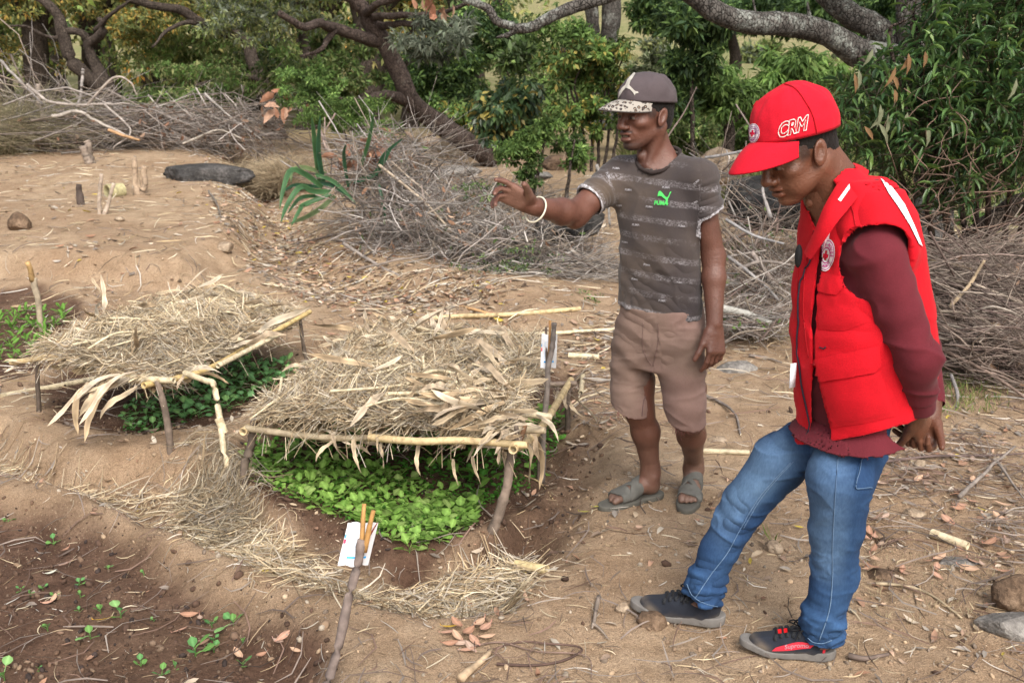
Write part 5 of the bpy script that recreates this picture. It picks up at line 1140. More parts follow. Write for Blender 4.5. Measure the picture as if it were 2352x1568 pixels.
def heap(label, parts_, cols, big, seed, leaves=None, name='brush_heap'):
    r = np.random.default_rng(seed); t = thing(name, label, 'brush heap', parts_[0][0]); b = Buf()
    for c, rad, n, L, R_, dirb, sp in parts_:
        n = int(n * (.42 if c[1] > 13 else .66)); path, l = twig_paths(n, c, rad, L, r, dirb, sp); w = (.42 + 1.9 * r.random(n) ** 3.5)[:, None] * R_ * np.linspace(1, .45, 6)[None]
        cc = np.asarray(cols)[r.integers(0, len(cols), n)] * r.uniform(.5, 1.5, (n, 1)); v, q, tt = tubes(path, w * .82, 3); b.add(v, q, tt, np.repeat(cc, 18, 0))
        # side shoots
        m = n; k = r.integers(1, 5, m); idx = r.integers(0, n, m); st = path[idx, k]; d0 = unit(path[idx, k] - path[idx, k - 1]); d = unit(d0 + rand_dir(m, r) * .8); ll = l[idx] * r.uniform(.2, .5, m)
        tt_ = np.linspace(0, 1, 4)[None, :, None]; pth = st[:, None] + d[:, None] * tt_ * ll[:, None, None] + rand_dir(m, r)[:, None] * tt_ ** 2 * ll[:, None, None] * .25
        g = h(pth[..., 0].ravel(), pth[..., 1].ravel()).reshape(pth.shape[:2]); pth[..., 2] = np.maximum(pth[..., 2], g + .01); v, q, tt2 = tubes(pth, R_ * .5 * np.linspace(1, .4, 4)[None] * np.ones((m, 1)), 3); b.add(v, q, tt2, np.repeat(cc[idx], 12, 0))
    kind(b.build('twigs', M['twig'], t), 'stuff')
    for i, (pts, r0, r1, col) in enumerate(big):
        stick_mesh('branch', np.stack([P(*p) for p in pts]), r0 * .85, r1 * .85, np.asarray(col), t, i + seed, 7, 'wood')
    if leaves:
        lb = Buf(); n = leaves[0]; k = r.integers(0, min(len(parts_), 3), n); T = np.stack([np.asarray(parts_[i][0]) for i in k]) + rand_dir(n, r) * np.stack([np.asarray(parts_[i][1]) for i in k]) * r.random((n, 1)) ** .5; T[:, 2] = np.maximum(T[:, 2], h(T[:, 0], T[:, 1]) + .02)
        l = r.uniform(.6, 1.3, n) * leaves[1]; leaves_into(lb, T, rand_dir(n, r), rand_dir(n, r), l, l * .4, np.asarray(leaves[2])[r.integers(0, len(leaves[2]), n)] * r.uniform(.7, 1.2, (n, 1))); kind(lb.build('withered_leaves', M['litter'], t), 'stuff')
    return t
TW = [(.26, .225, .20), (.36, .325, .30), (.18, .145, .125), (.28, .23, .18), (.42, .385, .35)]; TWR = [(.20, .15, .125), (.15, .105, .09), (.27, .22, .18), (.22, .17, .14)]
def hc(u, v, Y): return P(u, v, Y)
heap('tangled heap of grey cut branches in front of the thicket, beside the agave', [
    (hc(905, 430, 9.6), (.62, .55, .58), 900, (.4, 1.3), .0050, (.5, -.2, -.15), .8), (hc(1010, 530, 8.9), (.8, .5, .38), 800, (.3, 1.1), .0052, (.7, -.2, -.05), .8), (hc(1190, 570, 8.6), (.72, .45, .28), 800, (.3, 1.0), .0048, (.7, .1, .05), .7),
    (hc(1330, 620, 8.2), (.45, .4, .16), 380, (.3, .9), .0048, (.8, 0, .05), .6), (hc(1250, 545, 8.5), (.35, .3, .26), 160, (.25, .7), .0042, (.1, 0, .6), .7), (hc(1120, 450, 9.6), (.75, .5, .20), 330, (.3, 1.0), .0045, (.5, 0, .2), .9), (hc(840, 370, 10), (.3, .35, .32), 130, (.4, 1.0), .005, (-.2, 0, .5), .8)], TW, [
    ([(870, 380, 9.2), (960, 450, 8.9), (1035, 528, 8.6)], .016, .012, (.42, .34, .25)), ([(900, 372, 9.3), (980, 445, 9.0), (1028, 505, 8.7)], .010, .007, (.40, .33, .26)), ([(820, 620, 8.3), (900, 600, 8.3), (985, 585, 8.4)], .014, .009, (.23, .19, .16)),
    ([(790, 560, 8.8), (870, 610, 8.4), (950, 650, 8.0)], .02, .012, (.30, .26, .23)), ([(735, 300, 10.5), (755, 350, 10.3), (800, 410, 10.0), (850, 440, 9.8)], .016, .012, (.25, .19, .16)), ([(745, 270, 10.5), (750, 330, 10.4), (790, 400, 10.1)], .011, .008, (.28, .22, .18)), ([(770, 260, 10.6), (742, 320, 10.5), (760, 380, 10.2)], .010, .007, (.24, .18, .15)),
    ([(1060, 620, 8.2), (1180, 632, 8.1), (1300, 655, 8.0)], .035, .028, (.13, .115, .105)), ([(1260, 620, 8.1), (1350, 650, 8.0), (1425, 690, 7.9)], .022, .018, (.11, .10, .095)), ([(1290, 560, 8.4), (1350, 600, 8.2), (1420, 660, 8.0)], .018, .012, (.33, .28, .23)),
    ([(1010, 520, 8.6), (1100, 510, 8.6), (1200, 560, 8.5)], .010, .006, (.38, .34, .30)), ([(1050, 690, 8.0), (1100, 700, 7.9), (1148, 690, 7.9), (1155, 672, 7.9)], .012, .008, (.24, .19, .16)), ([(1370, 380, 8.8), (1390, 440, 8.6), (1402, 520, 8.5)], .02, .012, (.24, .22, .20))], 3, (650, .07, [(.34, .20, .13), (.28, .16, .10), (.40, .28, .20), (.10, .15, .05)]))
heap('wide heap of pale dead branches along the far edge of the clearing', [
    (hc(230, 295, 15.5), (1.4, .8, .40), 420, (.8, 2.6), .011, (.9, 0, .1), .5), (hc(420, 285, 15.5), (1.2, .8, .34), 380, (.8, 2.4), .010, (.9, 0, -.1), .5), (hc(560, 310, 15.2), (.8, .7, .35), 360, (.6, 1.8), .009, (.7, 0, -.3), .7), (hc(130, 235, 16), (.9, .6, .5), 60, (.8, 2.6), .010, (.7, 0, -.7), .6), (hc(50, 200, 15.5), (.8, .6, .8), 60, (.8, 2.2), .009, (.5, 0, -.8), .6)], [(.30, .265, .24), (.36, .32, .29), (.24, .20, .175), (.27, .215, .175)], [
    ([(120, 268, 15), (180, 256, 15), (225, 280, 14.9), (300, 318, 14.7)], .035, .02, (.36, .32, .28)), ([(60, 195, 15), (120, 235, 15), (220, 240, 15), (300, 238, 15)], .03, .015, (.33, .29, .26)), ([(240, 240, 15), (300, 300, 14.8), (260, 340, 14.7)], .02, .012, (.34, .30, .27)), ([(0, 140, 15.5), (50, 190, 15.3), (100, 240, 15.1)], .028, .016, (.30, .27, .25)), ([(200, 240, 15), (260, 180, 15), (300, 190, 15), (315, 220, 15)], .025, .01, (.34, .29, .25)), ([(470, 215, 15.2), (530, 270, 15), (600, 320, 14.8)], .022, .012, (.36, .33, .30)), ([(190, 160, 16), (185, 220, 15.8), (165, 270, 15.6)], .03, .02, (.28, .25, .23)), ([(420, 330, 14.6), (500, 300, 14.7), (560, 320, 14.6)], .02, .012, (.36, .32, .27)), ([(250, 300, 14.7), (320, 322, 14.6)], .03, .018, (.42, .26, .14))], 4, (420, .10, [(.26, .14, .09), (.22, .13, .09), (.30, .20, .14)]))
heap('dense dark heap of thin twigs behind the red vest at the picture edge', [
    (hc(2270, 700, 5.9), (.42, .42, .28), 800, (.4, 1.3), .0048, (.8, -.1, -.18), .45), (hc(2330, 810, 5.4), (.30, .35, .22), 600, (.4, 1.1), .0046, (.7, -.1, -.3), .5), (hc(2150, 720, 6.2), (.3, .3, .22), 300, (.4, 1.0), .0055, (.8, 0, .1), .5), (hc(2300, 600, 6.4), (.4, .4, .12), 350, (.4, 1.2), .005, (.8, 0, .1), .5)], TWR, [
    ([(2110, 650, 5.9), (2170, 642, 5.8), (2260, 660, 5.7), (2352, 700, 5.6)], .012, .007, (.40, .33, .26)), ([(2140, 670, 5.7), (2148, 720, 5.6), (2180, 770, 5.5)], .013, .008, (.36, .31, .26)), ([(2150, 715, 5.6), (2240, 725, 5.5), (2300, 760, 5.4)], .012, .008, (.34, .28, .22)), ([(2170, 745, 5.5), (2230, 760, 5.4), (2262, 778, 5.3)], .011, .007, (.40, .34, .28)), ([(2180, 705, 5.6), (2230, 650, 5.6), (2260, 598, 5.6)], .013, .009, (.38, .29, .19)), ([(2120, 595, 6.2), (2180, 606, 6.1), (2235, 618, 6.0)], .012, .008, (.40, .30, .18)), ([(2185, 860, 5.2), (2200, 910, 5.0), (2190, 960, 4.9)], .012, .008, (.24, .22, .21)), ([(2230, 720, 5.5), (2290, 705, 5.4), (2380, 740, 5.3)], .010, .006, (.36, .31, .26)), ([(2120, 700, 5.8), (2260, 760, 5.5), (2400, 880, 5.2)], .017, .010, (.20, .15, .12)), ([(2200, 640, 5.9), (2300, 690, 5.6), (2420, 760, 5.4)], .020, .012, (.17, .13, .11)), ([(2160, 800, 5.4), (2260, 850, 5.2), (2380, 930, 5.0)], .013, .008, (.22, .16, .13))], 5, (260, .05, [(.36, .22, .14), (.28, .18, .12), (.44, .33, .23)]))
heap('loose heap of bare grey branches between the two men', [
    (hc(1740, 560, 7.4), (.42, .4, .30), 200, (.4, 1.2), .0055, (.3, 0, -.3), .9), (hc(1760, 650, 6.8), (.38, .35, .14), 330, (.3, .9), .0045, (.6, 0, 0), .8), (hc(1700, 730, 6.3), (.34, .3, .06), 320, (.25, .7), .0045, (.8, 0, .1), .6), (hc(1640, 420, 8.4), (.3, .3, .25), 90, (.4, 1.0), .005, (.2, 0, .3), .9)], TW + TWR, [
    ([(1668, 505, 7.0), (1730, 540, 6.9), (1800, 560, 6.8)], .014, .009, (.27, .26, .26)), ([(1670, 590, 6.8), (1740, 640, 6.6), (1790, 690, 6.5)], .015, .010, (.29, .27, .26)), ([(1725, 580, 6.8), (1770, 640, 6.7), (1812, 700, 6.6)], .020, .014, (.30, .25, .22)), ([(1770, 500, 7), (1752, 430, 7.1), (1780, 395, 7.1)], .015, .008, (.27, .25, .24)), ([(1672, 590, 6.9), (1760, 575, 6.8)], .011, .007, (.30, .26, .23)), ([(1620, 362, 8.6), (1680, 352, 8.5), (1790, 332, 8.4)], .016, .012, (.26, .25, .25)), ([(1660, 712, 6.2), (1720, 722, 6.2), (1770, 742, 6.1)], .032, .022, (.34, .33, .30)), ([(1690, 620, 6.7), (1750, 600, 6.7), (1815, 610, 6.7)], .017, .011, (.20, .17, .15)), ([(1530, 320, 9), (1570, 260, 9), (1600, 200, 9)], .010, .004, (.22, .17, .15)), ([(1690, 240, 9), (1730, 300, 8.8), (1760, 330, 8.6)], .008, .005, (.24, .19, .17))], 6, (160, .045, GREEN))
# --- dry bushy grass and the agave
def dry_bush(label, u, v, Y, ru, rv, n, cols, seed, Lr=(.5, 1.0), name='dry_bush'):
    r = np.random.default_rng(seed); c = P(u, v, Y); s = Y / FU; t = thing(name, label, 'dry bush', c); base = c + np.c_[r.normal(0, ru * s * .55, n), r.normal(0, ru * s * .4, n), np.zeros(n)]; base[:, 2] = h(base[:, 0], base[:, 1]); d = np.stack([r.normal(0, .55, n), r.normal(0, .5, n) - .2, r.uniform(.5, 1.2, n)], -1); d = unit(d); L = r.uniform(*Lr, n) * rv * 2 * s
    tt = np.linspace(0, 1, 6)[None, :, None]; path = base[:, None] + d[:, None] * tt * L[:, None, None]; path[..., 2] -= (tt[..., 0] ** 2) * L[:, None] * .38; path[..., :2] += (d[:, None, :2] * tt ** 2 * L[:, None, None] * .4)
    v_, q, t3 = tubes(path, np.full((n, 6), .004) * np.linspace(1, .4, 6)[None], 3); b = Buf(); b.add(v_, q, t3, np.repeat(np.asarray(cols)[r.integers(0, len(cols), n)] * r.uniform(.6, 1.3, (n, 1)), 18, 0)); kind(b.build('stems', M['straw'], t), 'stuff'); return t
dry_bush('rounded dry tan grass bush between the rock slab and the agave', 640, 395, 13.0, 60, 66, 3000, [(.46, .36, .24), (.36, .28, .18), (.54, .44, .30)], 1, (.6, 1.1))
dry_bush('tall olive and tan dry bush at the far left edge of the clearing', 40, 320, 15.6, 90, 110, 1500, [(.34, .31, .19), (.42, .36, .24), (.27, .25, .14), (.46, .40, .28)], 2, (.5, 1.2))
dry_bush('clump of dry straw grass behind the legs of the striped man', 1740, 745, 6.5, 60, 40, 600, [(.42, .35, .22), (.34, .27, .17)], 3, (.3, .8))
def agave():
    t = thing('agave', 'uprooted agave with long folded green leaves fallen over the bank', 'agave', P(740, 460, 9.4)); Y = 9.5
    L_ = [([(735, 425), (725, 340), (716, 268)], 15, 1), ([(745, 425), (732, 350), (735, 265)], 13, 0), ([(800, 420), (860, 400), (905, 330)], 12, 0), ([(860, 420), (880, 360), (925, 318)], 10, 0), ([(830, 380), (848, 320), (859, 258)], 10, 1), ([(740, 430), (700, 400), (668, 392), (652, 430), (642, 480)], 15, 1), ([(760, 440), (720, 440), (690, 430), (660, 470), (645, 510)], 15, 1), ([(760, 445), (700, 470), (690, 480), (668, 520)], 13, 1), ([(750, 400), (700, 385), (672, 392), (668, 420)], 12, 2), ([(770, 450), (735, 480), (700, 500), (660, 515)], 13, 2), ([(720, 420), (760, 425), (800, 450)], 11, 0), ([(725, 400), (770, 420), (820, 470)], 11, 1), ([(735, 430), (680, 425), (650, 440)], 9, 0), ([(800, 430), (790, 360), (795, 330)], 9, 0), ([(870, 420), (882, 480), (884, 505)], 8, 0), ([(730, 450), (690, 455), (660, 490)], 10, 1)]
    cols = [(.035, .10, .05), (.06, .14, .055), (.15, .20, .09)]
    for i, (pts, w, ci) in enumerate(L_):
        pp = smooth_path(np.stack([P(u, v, Y - .05 * i % .4 - .15 * j) for j, (u, v) in enumerate(pts)]), 14); tg, sd, up_ = frames(pp[None]); s = Y / FU; n = 14; ww = .42 * w * s * np.interp(np.linspace(0, 1, n), [0, .15, .5, .85, 1], [.7, .9, 1, .6, .04]); side = unit(np.cross(tg[0], np.array((0, -1.0, .35)))); nn = unit(np.cross(side, tg[0])); v = []; c = []
        for k in range(n):
            for a, hh in ((-1, .35), (-.5, .08), (0, 0), (.5, .08), (1, .35)): v.append(pp[k] + side[k] * ww[k] * a + nn[k] * ww[k] * hh); c.append(np.array(cols[ci]) * (1.7 if abs(a) == 1 else 1) * (1 + .12 * math.sin(k * 1.7 + i)))
        top_ = len(v); v += [p + nn[k // 5] * -.008 for k, p in enumerate(list(v))]; c = c + c; q = [(5 * k + j, 5 * k + j + 1, 5 * k + j + 6, 5 * k + j + 5) for k in range(n - 1) for j in range(4)]; q += [tuple(x + top_ for x in f[::-1]) for f in q]
        make('leaf', np.array(v), q, None, M['leaf_gloss'], t, True, np.array(c))
agave()
# curled dead leaf bunches that catch the eye on the heap
r_ = np.random.default_rng(21)
for (u, v, Y, n) in ((865, 352, 9.6, 26), (838, 345, 9.7, 22), (800, 385, 9.7, 24), (1000, 12, 12.8, 14), (640, 240, 15, 12)):
    b = Buf(); c = P(u, v, Y); T = c + r_.normal(0, .07, (n, 3)) * Y / 9; l = r_.uniform(.10, .17, n) * Y / 9; leaves_into(b, T, unit(r_.normal(size=(n, 3)) + (0, 0, -.5)), rand_dir(n, r_), l, l * .42, np.array([(.42, .22, .14), (.34, .16, .10), (.48, .30, .21)])[r_.integers(0, 3, n)])
    tag(kind(b.build('dead_leaf_bunch', M['litter']), 'stuff'), 'bunch of curled rusty dead leaves caught on the branches', 'dead leaves', 'bunches of dead leaves on the branches')
# --- grass, weeds and low growth in the field and by the heaps
def tufts(name, n, ulo, uhi, vlo, vhi, L, cols, seed):
    r = np.random.default_rng(seed); U, V = r.uniform(ulo, uhi, n), r.uniform(vlo, vhi, n); p = gp(U, V); b = Buf(); N_ = n
    for j in range(5):
        d = unit(np.stack([r.normal(0, .5, n), r.normal(0, .5, n), np.ones(n)], -1)); l = L * r.uniform(.5, 1.3, n) * np.clip(p[:, 1] / 9, .5, 3); leaves_into(b, p + r.normal(0, .02, (n, 3)) * (1, 1, 0), d, rand_dir(n, r), l, l * .10, np.asarray(cols)[r.integers(0, len(cols), n)] * r.uniform(.7, 1.3, (n, 1)), True)
    return kind(b.build(name, M['leaf']), 'stuff')
tufts('field_grass', 4500, 1430, 2352, 205, 480, .16, [(.16, .20, .06), (.24, .25, .10), (.12, .17, .05), (.32, .28, .15)], 1)
tufts('weeds', 130, 2100, 2300, 860, 950, .10, [(.16, .24, .07), (.30, .30, .12)], 2)
tufts('dry_tufts', 110, 1960, 2330, 1180, 1440, .06, [(.52, .43, .28), (.44, .35, .22)], 3)
shrub('low green weed creeping out of the brush by the striped man', [[(1270, 690, 7.4), (1300, 680, 7.3), (1330, 690, 7.2)]], [dict(u=1340, v=690, Y=7.2, ru=70, rv=22, n=420, L=.03, cols=GREEN + BRIGHT[:1], k=22), dict(u=1180, v=600, Y=8.0, ru=140, rv=35, n=800, L=.028, cols=GREEN + GREY, k=36, rs=(.1, .2)), dict(u=1130, v=440, Y=8.9, ru=100, rv=35, n=900, L=.035, cols=GREEN + GREY, k=30, rs=(.1, .2))], stem_r=2)
# --- the hill
hx, hy = np.meshgrid(np.linspace(-500, 500, 40), np.linspace(150, 700, 30)); hzz = hbase(hx, np.minimum(hy, 300)) * .4 + 12 + (hy - 150) * .42 + 14 * n2(hx, hy, .006, 3, 8)
i_ = np.arange(29 * 40).reshape(29, 40)[:, :-1].ravel(); g = NT('hillside'); n_ = g.noise(.06, 8, .75, g.obj())
kind(make('hill', np.stack([hx, hy, hzz], -1).reshape(-1, 3), np.stack([i_, i_ + 1, i_ + 41, i_ + 40], -1), None, g.bsdf(g.ramp(n_, [(.3, (.13, .10, .085)), (.5, (.21, .16, .135)), (.7, (.28, .22, .18))]), .95), None, True), 'structure')
# ------------------------------------------------------------------ modelling by distance fields (bodies, clothes, shoes)
class Field:
    def __init__(s, lo, hi, hgt):
        s.h = hgt; s.lo = np.asarray(lo, float)
        n = np.ceil((np.asarray(hi, float) - s.lo) / hgt).astype(int) + 1
        s.ax = [s.lo[i] + np.arange(n[i]) * hgt for i in range(3)]; s.d = np.full(n, .2, np.float32)
    def win(s, lo, hi):
        sl = []
        for i in range(3):
            a = int(np.clip(np.floor((lo[i] - s.lo[i]) / s.h), 0, len(s.ax[i]))); b = int(np.clip(np.ceil((hi[i] - s.lo[i]) / s.h) + 1, 0, len(s.ax[i])))
            if b <= a: return None
            sl.append(slice(a, b))
        X, Y, Z = (s.ax[i][sl[i]].astype(np.float32) for i in range(3))
        return tuple(sl), X[:, None, None], Y[None, :, None], Z[None, None, :]
    def put(s, fn, lo, hi, k=0.0, op='add'):
        m = k + 3 * s.h; w = s.win(np.asarray(lo) - m, np.asarray(hi) + m)
        if w is None: return
        sl, X, Y, Z = w; b = fn(X, Y, Z).astype(np.float32); a = s.d[sl]
        if op == 'sub': a = -a
        if k > 0:
            hh = np.clip(.5 + .5 * (b - a) / k, 0, 1); r = b * (1 - hh) + a * hh - k * hh * (1 - hh)
        else: r = np.minimum(a, b)
        s.d[sl] = -r if op == 'sub' else r
    def cone(s, a, b, ra, rb, k=0.0, op='add', flat=None):
        a = np.asarray(a, float); b = np.asarray(b, float); ab = b - a; L2 = max(float(ab @ ab), 1e-12); r = max(ra, rb)
        fx = None
        if flat is not None: fx = (unit(np.asarray(flat[0], float)), flat[1]); r = r * max(1, flat[1])
        def f(X, Y, Z):
            x, y, z = X - a[0], Y - a[1], Z - a[2]
            t = np.clip((x * ab[0] + y * ab[1] + z * ab[2]) / L2, 0, 1)
            x, y, z = x - t * ab[0], y - t * ab[1], z - t * ab[2]
            if fx is not None:
                n, q = fx; c = (x * n[0] + y * n[1] + z * n[2]) * (1 / q - 1); x, y, z = x + n[0] * c, y + n[1] * c, z + n[2] * c
                return (np.sqrt(x * x + y * y + z * z) - (ra + (rb - ra) * t)) * min(1, q)
            return np.sqrt(x * x + y * y + z * z) - (ra + (rb - ra) * t)
        s.put(f, np.minimum(a, b) - r, np.maximum(a, b) + r, k, op)
    def chain(s, pts, rad, k, **kw):
        for i in range(len(pts) - 1): s.cone(pts[i], pts[i + 1], rad[i], rad[i + 1], k, **kw)
    def ell(s, c, r, k=0.0, op='add', Rm=None):
        c = np.asarray(c, float); r = np.asarray(r, float); Rm = np.eye(3) if Rm is None else np.asarray(Rm)
        def f(X, Y, Z):
            x, y, z = X - c[0], Y - c[1], Z - c[2]
            l = [(x * Rm[0, i] + y * Rm[1, i] + z * Rm[2, i]) / r[i] for i in range(3)]
            k0 = np.sqrt(l[0] ** 2 + l[1] ** 2 + l[2] ** 2); k1 = np.sqrt((l[0] / r[0]) ** 2 + (l[1] / r[1]) ** 2 + (l[2] / r[2]) ** 2) + 1e-6
            return k0 * (k0 - 1) / k1
        e = np.abs(Rm) @ r
        s.put(f, c - e, c + e, k, op)
    def loft(s, rows, k=0.0, zlo=None, zhi=None, grow=0.0, p=2.4, op='add'):
        """rows: (z, cx, cy, a, b, ang): ellipse half axes a along ang, b across"""
        rows = np.asarray(sorted(rows), float); z = rows[:, 0]
        zlo = z[0] if zlo is None else zlo; zhi = z[-1] if zhi is None else zhi
        rm = rows[:, 3:5].max() + grow; lo = (rows[:, 1].min() - rm, rows[:, 2].min() - rm, zlo); hi = (rows[:, 1].max() + rm, rows[:, 2].max() + rm, zhi)
        def f(X, Y, Z):
            zz = Z.ravel(); it = [np.interp(zz, z, rows[:, i])[None, None, :] for i in range(1, 6)]
            # smooth the interpolation a little
            cx, cy, a, b, an = it; a = a + grow; b = b + grow; x, y = X - cx, Y - cy; ca, sa = np.cos(an), np.sin(an)
            u, v = np.abs(x * ca + y * sa) / a, np.abs(-x * sa + y * ca) / b
            n = (u ** p + v ** p) ** (1 / p); d = (n - 1) * np.minimum(a, b)
            return np.maximum(d, np.maximum(zlo - Z, Z - zhi))
        s.put(f, lo, hi, k, op)
    def plane(s, pt, n, k=0.0):
        """keep the side away from n"""
        pt = np.asarray(pt, float); n = unit(np.asarray(n, float)); X, Y, Z = s.ax
        f = ((X - pt[0]) * n[0])[:, None, None] + ((Y - pt[1]) * n[1])[None, :, None] + ((Z - pt[2]) * n[2])[None, None, :]
        s.d = np.maximum(s.d, f.astype(np.float32))
    def shell(s, t):
        s.d = np.maximum(s.d, -(s.d + t))
    def grid(s): return s.ax[0][:, None, None], s.ax[1][None, :, None], s.ax[2][None, None, :]
    def mesh(s):
        d = s.d; ins = d < 0; c = np.zeros(tuple(np.array(d.shape) - 1), np.int8)
        off = [(i, j, k) for i in (0, 1) for j in (0, 1) for k in (0, 1)]
        nx, ny, nz = d.shape
        for i, j, k in off: c += ins[i:nx - 1 + i, j:ny - 1 + j, k:nz - 1 + k]
        I, J, K = np.nonzero((c > 0) & (c < 8)); N = len(I)
        idx = np.full(c.shape, -1, np.int32); idx[I, J, K] = np.arange(N)
        acc = np.zeros((N, 3)); cnt = np.zeros(N)
        vals = {o: d[I + o[0], J + o[1], K + o[2]] for o in off}
        for o in off:
            for ax_ in range(3):
                if o[ax_]: continue
                o2 = list(o); o2[ax_] = 1; o2 = tuple(o2); a, b = vals[o], vals[o2]; m = (a < 0) != (b < 0)
                t = a[m] / (a[m] - b[m]); p = np.tile(np.array(o, float), (m.sum(), 1)); p[:, ax_] += t; acc[m] += p; cnt[m] += 1
        v = (np.stack([I, J, K], -1) + acc / cnt[:, None]) * s.h + s.lo
        quads = []
        for ax_ in range(3):
            a = ins.take(range(d.shape[ax_] - 1), ax_); b = ins.take(range(1, d.shape[ax_]), ax_)
            P_ = np.argwhere(a != b); flip = a[tuple(P_.T)]
            o1, o2 = [(1, 2), (2, 0), (0, 1)][ax_]
            ok = (P_[:, o1] > 0) & (P_[:, o2] > 0) & (P_[:, o1] < c.shape[o1]) & (P_[:, o2] < c.shape[o2]); P_ = P_[ok]; flip = flip[ok]
            e1 = np.zeros(3, int); e1[o1] = 1; e2 = np.zeros(3, int); e2[o2] = 1
            g = lambda q: idx[tuple(q.T)]
            q = np.stack([g(P_ - e1 - e2), g(P_ - e2), g(P_), g(P_ - e1)], -1); q[~flip] = q[~flip][:, ::-1]; quads.append(q)
        return v, np.concatenate(quads)
def vnormals(v, q):
    n = np.zeros_like(v); fn = np.cross(v[q[:, 2]] - v[q[:, 0]], v[q[:, 3]] - v[q[:, 1]])
    for i in range(4): np.add.at(n, q[:, i], fn)
    return unit(n)
def relax(v, q, it=2, lam=.5):
    e = np.concatenate([q[:, [0, 1]], q[:, [1, 2]], q[:, [2, 3]], q[:, [3, 0]]]); cnt = np.bincount(e[:, 0], minlength=len(v)) + np.bincount(e[:, 1], minlength=len(v))
    for _ in range(it):
        a = np.stack([np.bincount(e[:, 0], v[e[:, 1], i], len(v)) + np.bincount(e[:, 1], v[e[:, 0], i], len(v)) for i in range(3)], -1) / np.maximum(cnt, 1)[:, None]
        v = v + lam * (a - v)
    return v
def axial(v, pts):
    """position along a polyline (metres) and the radial direction angle, for folds"""
    pts = np.asarray(pts, float); best = np.full(len(v), 1e9); s_ = np.zeros(len(v)); off = np.zeros((len(v), 3)); L = 0
    for a, b in zip(pts[:-1], pts[1:]):
        ab = b - a; l = np.linalg.norm(ab); t = np.clip(((v - a) @ ab) / l ** 2, 0, 1); w = v - (a + t[:, None] * ab); d = np.linalg.norm(w, axis=1); m = d < best
        best[m] = d[m]; s_[m] = L + t[m] * l; off[m] = w[m]; L += l
    return s_, best, off
def crease(v, sc, seed, an=(1, 1, 1), p=3):
    w = v + .03 * np.stack([fbm(v * 6, 2, seed + 7 + i) for i in range(3)], -1); n = fbm(w * sc * np.asarray(an), 2, seed); return (1 - np.clip(np.abs(n) * 3.2, 0, 1)) ** p
def bvh(*objs):
    V, F, n = [], [], 0
    for o in objs:
        me = o.data; a = np.zeros(len(me.vertices) * 3, np.float32); me.vertices.foreach_get('co', a); a = a.reshape(-1, 3); V.append(a)
        F += [tuple(i + n for i in p.vertices) for p in me.polygons]; n += len(a)
    return BVHTree.FromPolygons(np.concatenate(V).tolist(), F)
def stick_on(tree, U, V, off=.003):
    """3D points where the photograph's rays meet a surface, lifted off it"""
    d = ray(np.asarray(U), np.asarray(V)); out = []; last = None
    for r in d.reshape(-1, 3):
        hit = tree.ray_cast(Vector(CAM), Vector(unit(r)))
        if hit[0] is None:
            hit = tree.find_nearest(last if last is not None else Vector(CAM + unit(r) * 3.3))
        n = hit[1]
        if n.dot(Vector(r)) > 0: n = -n
        p = hit[0] + n * off; last = hit[0]; out.append(tuple(p))
    return np.array(out)
def inside2(pts, poly):
    return polysd(pts[:, 0], pts[:, 1], poly) < 0
def tri2d(outline, hole=None, step=None):
    """triangulate a 2D outline with tessellate_polygon"""
    from mathutils.geometry import tessellate_polygon, delaunay_2d_cdt
    o = [Vector((float(x), float(y))) for x, y in outline]
    if step is None:
        t = tessellate_polygon([[v.to_3d() for v in o]]); return np.array(outline, float), np.array(t)
    pts = np.array(outline, float); lo, hi = pts.min(0), pts.max(0); gx_, gy_ = np.meshgrid(np.arange(lo[0], hi[0], step), np.arange(lo[1], hi[1], step)); g = np.c_[gx_.ravel(), gy_.ravel()]
    g = g[polysd(g[:, 0], g[:, 1], outline) < -step * .35]
    allp = o + [Vector((float(a), float(b))) for a, b in g]
    r = delaunay_2d_cdt(allp, [], [list(range(len(o)))], 1, 1e-6)
    return np.array([tuple(v) for v in r[0]]), np.array([f for f in r[2] if len(f) == 3])
def densify(poly, step, closed=True):
    out = []; n = len(poly)
    for i in range(n if closed else n - 1):
        a = np.array(poly[i], float); b = np.array(poly[(i + 1) % n], float); k = max(int(np.linalg.norm(b - a) / step), 1)
        for j in range(k): out.append(tuple(a + (b - a) * j / k))
    return out
def decal(name, tree, outline, mat, parent, off=.003, step=4.0, thick=0.0, col=(1, 1, 1), bulge=0.0, smooth=True):
    """a flat piece (print, badge, pocket) laid on a surface, outline in picture units"""
    o = densify(outline, step); p, t = tri2d(o, None, step); v = stick_on(tree, p[:, 0], p[:, 1], off)
    if bulge:
        sd = -polysd(p[:, 0], p[:, 1], o); dirs = unit(CAM - v); v = v + dirs * (bulge * sstep(0, 14, sd))[:, None]
    b = Buf(); b.add(v, None, t, col)
    if thick:                                               # an edge down to the surface
        # boundary edges
        ed = {}
        for f in t:
            for i in range(3):
                e = (f[i], f[(i + 1) % 3]); ed[e] = 1
        bd = [e for e in ed if (e[1], e[0]) not in ed]; low = v - unit(CAM - v) * thick
        vv = np.concatenate([v, low]); n = len(v); b.add(vv, [(e[1], e[0], e[0] + n, e[1] + n) for e in bd], None, col)
    return b.build(name, mat, parent, smooth)
